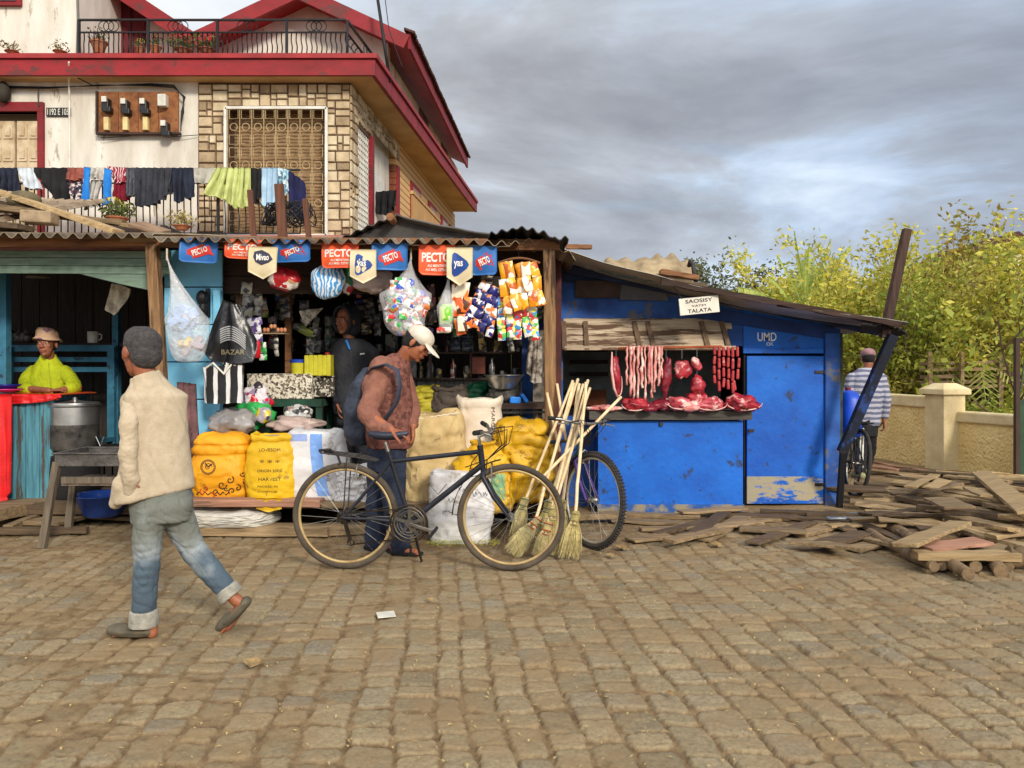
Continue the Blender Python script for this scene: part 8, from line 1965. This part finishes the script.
bq = MB(); bq.ell((0, 0, 0), (.078, .085, .007)); bmx = rot @ Matrix.Rotation(-.28, 3, 'X'); cp.add([P(0, .125, .028) + bmx @ Vector((v[0], v[1], v[2] - 1.6*v[0]*v[0])) for v in bq.v], bq.f)
remesh(cp, 'cap', capm, .006, 2, mn)
jmp = M('jumper_brown', C(142, 96, 80), C(118, 76, 64), scale=10, rough=1, bump=.5, bscale=110); jpt = print_mat('jumper_pattern', [C(112, 72, 64), C(120, 78, 69), C(100, 64, 58), C(126, 84, 73), C(88, 58, 54)], 42, rough=1, spec=.1)
yy_ = R(-64)
tj = MB(); tj.loft([(Q(390, 447), .185, .16, yy_), (Q(390, 436), .20, .18, yy_), (Q(389, 415), .20, .175, yy_), (Q(388, 395), .205, .17, yy_), (Q(388, 380), .205, .155, yy_), (Q(391, 367), .18, .13, yy_), (Q(396, 359), .11, .1, yy_), (Q(401, 354), .075, .072, yy_)], 36, 2.3)
remesh(tj, 'jumper', jpt, .007, 4, mn, folds(.008, 9, .7))
sl_ = MB(); chain(sl_, [Q(383, 375, 5.62), Q(374, 392, 5.56), elb, Q(377, 427, 5.37), Q(389, 430, 5.29)], [.08, .078, .074, .062, .042]); chain(sl_, [Q(403, 376, 5.86), el2, Q(413, 423, 5.68)], [.07, .06, .044]); sl_.ell(Q(384, 369, 5.68), (.12, .14, .1)); sl_.ell(Q(376, 392, 5.74), (.1, .17, .2))
remesh(sl_, 'sleeves', jmp, .007, 4, mn, folds(.013, 9, 1.0, 5))
tr = MB(); tr.loft([(Q(387, 470), .16, .13, yy_), (Q(387, 452), .17, .14, yy_), (Q(388, 440), .16, .13, yy_)], 30, 2.3); chain(tr, [Q(391, 458, 5.68), Q(394, 500, 5.68), W(400, 545, 5.72)], [.11, .09, .078]); chain(tr, [Q(382, 458, 5.85), Q(378, 500, 5.85), W(375, 541, 5.85)], [.11, .09, .078])
remesh(tr, 'trousers', M('trousers_navy', C(46, 56, 78), C(32, 38, 54), scale=8, rough=.95, bump=.3), .007, 3, mn, folds(.009, 9, 1.6, 3))
for f_ in (fa, fb_):
    m = MB(); c = f_ + V(.05, -.02, -.062); m.loft([(c, .145, .05, R(-14)), (c + V(0, 0, .016), .145, .05, R(-14))], 24, 2); m.cap(c + V(.05, .04, .02), c + V(.04, -.0, .055), .009, .009); m.cap(c + V(.04, 0, .055), c + V(.05, -.055, .02), .009, .009); m.build('sandal', rub, mn, smooth=False)
bp = thing('backpack', 'dark blue grey backpack on the back of the man in the white cap', 'backpack', Q(360, 450, 5.8)); bpm = M('backpack_fabric', C(58, 66, 84), C(34, 38, 48), scale=7, rough=.7, bump=.4)
m = MB(); m.loft([(Q(362, 444, 5.86), .08, .16, 0), (Q(360, 435, 5.86), .11, .18, 0), (Q(360, 405, 5.86), .11, .19, 0, -.1), (Q(364, 382, 5.86), .09, .17, 0, -.2), (Q(369, 368, 5.86), .04, .1, 0)], 30, 2.6); remesh(m, 'pack', bpm, .007, 3, bp, folds(.01, 9, 1, 2))
m = MB(); m.tube([Q(368, 376, 5.68), Q(374, 368, 5.56), Q(386, 364.5, 5.48), Q(397, 370, 5.47), Q(400, 386, 5.46), Q(397, 402, 5.47), Q(385, 420, 5.52), Q(370, 432, 5.64)], .027, 10, flat=.4); m.build('strap', bpm, bp, smooth=True)
m = MB(); m.tube([Q(372, 376, 5.95), Q(384, 362, 5.97), Q(398, 364, 5.95), Q(403, 380, 5.9)], .026, 10, flat=.4); m.build('strap', bpm, bp, smooth=True)

# --- the hooded man inside the stall
hd = thing('person', 'man in a black hooded jacket standing inside the grocery stall looking left', 'person', (X(354, 7.4), 7.4, .27))
Q = lambda px, py, Y=7.4: W(px, py, Y)
body = MB(); P, rot = head_prims(body, Q(346, 321, 7.36), (-.42, -.9, -.08), (0, 0, 1), 1.14); body.cap(P(0, -.02, -.06), Q(350, 346), .052, .06)
body.loft([(Q(354, 412), .14, .1, R(15)), (Q(354, 370), .14, .1, R(15)), (Q(352, 348), .14, .09, R(15)), (Q(350, 342), .07, .06, 0)])
chain(body, [Q(338, 356), Q(334, 382, 7.36), Q(338, 402, 7.3)], [.045, .038, .03]); hand_prims(body, Q(338, 403, 7.3), (.15, -.1, -1), (1, 0, .1), 1, 1.05, .35)
chain(body, [Q(372, 353), Q(378, 385), Q(370, 402, 7.25)], [.045, .038, .03]); hand_prims(body, Q(370, 403, 7.25), (-.3, -.1, -1), (-1, 0, .1), -1, 1.0, .35)
for s_ in (-1, 1): chain(body, [Q(354 + 7*s_, 412), Q(354 + 8*s_, 448), V(X(354 + 8*s_, 7.4), 7.4, .36)], [.08, .055, .04]); body.cap(V(X(354 + 8*s_, 7.4), 7.42, .32), V(X(353 + 9*s_, 7.4), 7.25, .31), .035, .03)
bo = remesh(body, 'body', sk2, .006, 2, hd); face_bits(P, rot, 1.14, bo)
bkj = M('black_jacket', C(44, 45, 52), C(30, 31, 36), scale=7, rough=.75, bump=.3)
m = MB(); m.ell(P(0, -.050, .03), (.118, .120, .138), rot, 28, 20); m.ell(P(0, -.045, -.06), (.115, .1, .1), rot)
for i in range(20):
    a = 2*PI*i/20; a2 = 2*PI*(i+1)/20; f_ = lambda q: P(math.cos(q)*.088, .052 - .02*math.sin(q)*-1*0, .012 + math.sin(q)*.115); m.cap(f_(a), f_(a2), .016, .016, 8)
remesh(m, 'hood', bkj, .006, 3, hd, folds(.006, 12))
m = MB(); m.loft([(Q(355, 414), .21, .15, R(12)), (Q(355, 400), .22, .155, R(12)), (Q(355, 375), .22, .15, R(12)), (Q(355, 356), .235, .14, R(12)), (Q(353, 346), .2, .12, R(12)), (Q(350, 339), .12, .1, R(12))], 36, 2.4); chain(m, [Q(337.5, 354), Q(334.5, 382, 7.36), Q(337.5, 400, 7.3)], [.075, .065, .05]); chain(m, [Q(372, 354), Q(378, 384), Q(371, 400, 7.26)], [.075, .065, .05])
jo = remesh(m, 'jacket', bkj, .007, 4, hd, folds(.01, 8, .7, 2))
m = MB(); line(m, [Q(350.5 + .25*i, 350 + 3*i, 7.0) for i in range(18)], .008); project(m, jo, .004); m.build('zip', M('zip_grey', C(70, 70, 76), metal=.4), hd)
m = MB(); m.add([Q(360, 353.3, 7.0), Q(364.5, 352.8, 7.0), Q(364.5, 354.2, 7.0), Q(360, 354.8, 7.0)], [(0, 1, 2, 3)]); project(m, jo, .004); m.build('badge', wh, hd)
m = MB(); m.cap(Q(346.5, 341, 7.27), Q(349.5, 349, 7.25), .014, .010); m.build('collar', M('collar_blue', C(50, 130, 210)), hd, smooth=True)
m = MB(); m.loft([(Q(354, 425), .17, .13, R(15)), (Q(354, 410), .18, .135, R(15))], 30); 
for s_ in (-1, 1): chain(m, [Q(354 + 8*s_, 418), Q(354 + 9*s_, 448), V(X(354 + 9*s_, 7.4), 7.4, .36)], [.105, .09, .075])
remesh(m, 'trousers', bkj, .008, 3, hd, folds(.014, 8, 1.6, 7))
for s_ in (-1, 1): m = MB(); c = V(X(354 + 9*s_, 7.4), 7.32, .3); m.cap(c + V(0, .1, .02), c + V(0, -.1, .0), .045, .04); m.build('shoe', rub, hd, smooth=True)

# --- the woman at the food stall
wm = thing('person', 'woman in a lime green shirt and sun hat seated behind the red table', 'person', (X(50, 7.75), 7.75, .18))
Q = lambda px, py, Y=7.75: W(px, py, Y)
body = MB(); P, rot = head_prims(body, Q(47.5, 345, 7.68), (.10, -.99, .06), (-.06, 0, 1), 1.12); body.cap(P(0, -.02, -.06), Q(49, 366), .05, .055)
body.loft([(Q(50, 400), .13, .1, 0), (Q(50, 378), .13, .1, 0), (Q(49, 366), .13, .08, 0), (Q(48, 360), .06, .05, 0)])
e1, e2 = Q(22, 388, 7.62), Q(78, 387, 7.62); w1, w2 = Q(50, 390.5, 7.36), Q(56, 391, 7.44)
chain(body, [Q(33, 373), e1, w1], [.032, .036, .028]); chain(body, [Q(65, 373), e2, w2], [.032, .036, .028]); hand_prims(body, w1, (1, .15, .05), (0, 0, -1), 1, .95, .25); hand_prims(body, w2, (-1, .1, .0), (0, 0, -1), -1, .95, .25)
for s_ in (-1, 1): chain(body, [V(X(50, 7.75) + .09*s_, 7.75, .8), V(X(50, 7.75) + .1*s_, 7.35 + .1, .74), V(X(50, 7.75) + .1*s_, 7.42, .26)], [.08, .06, .04]); body.cap(V(X(50, 7.75) + .1*s_, 7.42, .22), V(X(50, 7.75) + .1*s_, 7.26, .21), .035, .03)
bo = remesh(body, 'body', sk2, .006, 2, wm); face_bits(P, rot, 1.12, bo)
m = MB(); m.ell(P(0, -.025, .02), (.09, .106, .093), rot); remesh(m, 'hair', hairb, .006, 2, wm)
htm = print_mat('hat_print', [C(206, 170, 140), C(196, 158, 128), C(210, 176, 146), C(150, 110, 130), C(204, 166, 134)], 22, rough=.9, spec=.1)
m = MB(); prof = [(.118, .032), (.115, .038), (.095, .052), (.092, .07), (.088, .11), (.07, .135), (.03, .148), (.001, .15), (.001, .144), (.065, .128), (.08, .105), (.085, .07), (.088, .045), (.116, .028)]
ht = MB(); ht.lathe(prof, (0, 0, 0), 36, caps=False); m.add([P(v[0], v[1]*1.05 - .004, v[2] + .012 + .012*math.sin(v[0]*20)) for v in ht.v], ht.f); m.build('hat', htm, wm, smooth=True)
lime = M('lime_shirt', C(178, 190, 28), C(150, 162, 16), scale=5, rough=.8, bump=.25)
m = MB(); m.loft([(Q(50, 404), .2, .14, 0), (Q(50, 390), .185, .135, 0), (Q(50, 378), .19, .13, 0), (Q(49, 369), .165, .11, 0), (Q(48.5, 362.5), .11, .085, 0), (Q(48, 357.5), .075, .07, 0), (Q(48, 354.5), .062, .062, 0)], 36, 2.3)
chain(m, [Q(34, 372), Q(27, 380, 7.70), e1 + V(.02, 0, .0)], [.07, .066, .062]); chain(m, [Q(64, 372), Q(71, 380, 7.70), e2 + V(-.02, 0, .0)], [.07, .066, .062]); m.cap(e1 + V(.02, 0, 0), e1.lerp(w1, .25), .060, .056); m.cap(e2 - V(.02, 0, 0), e2.lerp(w2, .3), .060, .056)
lo = remesh(m, 'shirt', lime, .007, 4, wm, folds(.016, 8, .6, 9))
m = MB(); line(m, [Q(48.5 + .25*i, 363 + 2.6*i, 7.3) for i in range(12)], .010); project(m, lo, .003); m.build('placket', M('lime_seam', C(150, 162, 24)), wm)
m = MB(); m.loft([(V(X(50, 7.75), 7.6, .2), .2, .26, 0), (V(X(50, 7.75), 7.62, .5), .22, .27, 0), (V(X(50, 7.75), 7.65, .82), .2, .22, 0), (V(X(50, 7.75), 7.74, 1.0), .17, .13, 0)], 30, 2.5); remesh(m, 'skirt', M('skirt_dark', C(52, 48, 54), C(36, 33, 38)), .009, 3, wm, folds(.02, 6, .5, 2))
t = thing('stool', 'dark stool under the woman in the food stall', 'stool', (X(50, 7.75), 7.95, .18)); m = MB(); m.bb(X(50, 7.75)-.2, X(50, 7.75)+.2, 7.66, 7.98, .66, .7); m.build('seat', dark_w, t)
for sx in (-.17, .17):
    for sy in (7.69, 7.95): m = MB(); m.bar((X(50, 7.75)+sx, sy, .18), (X(50, 7.75)+sx, sy, .66), .04, .04); m.build('leg', dark_w, t)

# --- the man in stripes walking away
st_ = thing('person', 'man in a striped jumper and pink cap walking away behind the blue shack', 'person', (X(864, 9.7), 9.7, .03))
Q = lambda px, py, Y=9.7: W(px, py, Y)
body = MB(); P, rot = head_prims(body, Q(868, 359), (.18, .98, -.08), (0, 0, 1), 1.0); body.cap(P(0, -.02, -.06), Q(867, 374), .055, .065)
body.loft([(Q(864, 425), .14, .1, 0), (Q(865, 385), .15, .1, 0), (Q(866, 374), .12, .08, 0)])
chain(body, [Q(851, 379), Q(848, 398, 9.68), Q(849, 408, 9.95)], [.05, .04, .03]); hand_prims(body, Q(849, 408, 9.96), (0, 1, .1), (0, 0, -1), 1, 1, .8)
chain(body, [Q(881, 379), Q(886, 400, 9.66), Q(884, 419, 9.68)], [.05, .04, .03]); hand_prims(body, Q(884, 420, 9.68), (.05, 0, -1), (-1, .2, 0), 1, 1.05, .6)
l1, l2 = V(X(860, 9.5), 9.5, .12), V(X(866, 9.95), 9.95, .11)
chain(body, [Q(860, 424), Q(860, 450, 9.66), l1], [.085, .06, .042]); chain(body, [Q(868, 424), Q(869, 450, 9.85), l2], [.085, .06, .042])
for l_ in (l1, l2): body.cap(l_, l_ + V(0, .15, -.05), .035, .03)
bo = remesh(body, 'body', sk2, .007, 2, st_); face_bits(P, rot, 1.0, bo)
m = MB(); m.ell(P(0, -.02, .02), (.082, .098, .085), rot); remesh(m, 'hair', hairb, .006, 2, st_)
m = MB(); m.ell(P(0, -.004, .065), (.093, .112, .075), rot); bq = MB(); bq.ell((0, 0, 0), (.075, .08, .008)); m.add([P(v[0], v[1] + .13, v[2] + .045 - v[0]*v[0]*1.5) for v in bq.v], bq.f); remesh(m, 'cap', M('cap_pink', C(158, 120, 124), C(130, 98, 102), rough=.9), .006, 2, st_)
m = MB(); m.loft([(Q(864, 425), .19, .14, 0), (Q(864, 410), .205, .15, 0), (Q(865, 392), .21, .15, 0), (Q(866, 378), .215, .135, 0), (Q(866.5, 371), .15, .1, 0), (Q(867, 368), .09, .08, 0)], 36, 2.4)
chain(m, [Q(852, 379), Q(848, 398, 9.68), Q(849, 406, 9.9)], [.08, .068, .05]); chain(m, [Q(880, 379), Q(886, 399, 9.66), Q(884.5, 416, 9.68)], [.08, .068, .05])
remesh(m, 'jumper', stripe_mat('stripe_jumper', C(92, 96, 120), C(164, 164, 176), 15, 'Z', duty=.5, wob=.03), .008, 3, st_, folds(.01, 7, .7))
m = MB(); m.loft([(Q(864, 436), .16, .13, 0), (Q(864, 422), .17, .135, 0)], 30); chain(m, [Q(860, 430), Q(860, 450, 9.66), l1], [.105, .085, .07]); chain(m, [Q(868, 430), Q(869, 450, 9.85), l2], [.105, .085, .07]); tro = remesh(m, 'trousers', M('track_black', C(30, 30, 34), C(22, 22, 26)), .008, 3, st_, folds(.008, 9, 1.4))
m = MB()
for o_ in (-1.6, 1.0): line(m, [W(862.5 + o_ - .09*i, 428 + 4.4*i, 9.2) for i in range(10)], .016)
project(m, tro, .005); m.build('side_stripe', wh, st_)
for l_ in (l1, l2): m = MB(); m.cap(l_ + V(0, -.05, -.06), l_ + V(.0, .16, -.07), .045, .04); m.build('shoe', M('shoe_yellowish', C(170, 170, 120), C(130, 128, 90)), st_, smooth=True)

# ------------------------------------------------------------------ litter on the road
rr = random.Random(31)
m = MB(); m.box(W(386, 617, 4.27) + V(0, 0, -.0), (.1, .09, .004), (.03, 0, .3)); o = m.build('paper_scrap', wh, label='small square white paper scrap lying on the setts', cat='litter'); o.location.z = .012
lfm = M('dry_leaf_litter', C(168, 144, 100), C(124, 98, 64), rough=.9, bump=.3)
def gnd(px, py): Y = GY(py); return V(X(px, Y), Y, .012)
for i, (px, py, s_, lb) in enumerate(((622, 551, .05, 'dry curled leaf by the right bicycle wheel'), (610, 559, .035, 'small pale stone near the dry curled leaf'), (252, 668, .045, 'crumpled brown plastic scrap on the setts below the boy'), (430, 604, .025, 'tiny pale scrap near the paper square'), (716, 548, .05, 'small broken brick piece in front of the boards'), (800, 592, .025, 'tiny light scrap on the right of the road'), (670, 700, .02, 'tiny straw coloured scrap low on the road'))):
    m = MB(); c = gnd(px, py)
    m.grid(lambda u, v: c + V((u-.5)*s_*2*math.sin(PI*max(.05, v)), (v-.5)*s_*2, .01 + s_*.3*math.sin(u*5+v*3)*.6 + .008), 8, 8, 0, .003); m.build('scrap', lfm, smooth=True, label=lb, cat='litter')
m = MB()
for i in range(500):
    px = rr.uniform(-20, 1040); py = rr.uniform(535, 775); c = gnd(px, py); a = rr.uniform(0, 6.28); L_ = rr.uniform(.008, .035); w_ = rr.uniform(.002, .006); d = V(math.cos(a), math.sin(a), 0); e_ = V(-d.y, d.x, 0)
    c.z = .010 + .012*nz((c.x*.5, c.y*.5, 61)); z2 = V(0, 0, rr.uniform(0, .01)); m.add([c - d*L_/2, c + e_*w_ + z2, c + d*L_/2, c - e_*w_ + z2], [(0, 1, 2, 3)])
o = m.build('straw_litter', M('straw_bits', C(184, 164, 112), C(150, 122, 74), scale=40), kind='stuff', label='bits of dry straw and husk scattered over the setts', cat='litter')
m = MB()
for i in range(420):
    c = V(rr.uniform(X(428, 6), X(500, 6)), rr.gauss(5.98, .05), .02 + rr.random()*.02); a = rr.uniform(0, 6.28); d = V(math.cos(a), math.sin(a), rr.uniform(-.2, .2))*.012; e_ = V(-d.y, d.x, 0)*.4; m.add([c-d, c+e_, c+d, c-e_], [(0, 1, 2, 3)])
m.build('spilled_grain', M('spilled', C(190, 184, 60), C(140, 150, 50)), kind='stuff', label='yellow green chaff spilled along the foot of the handwritten white sack', cat='litter')
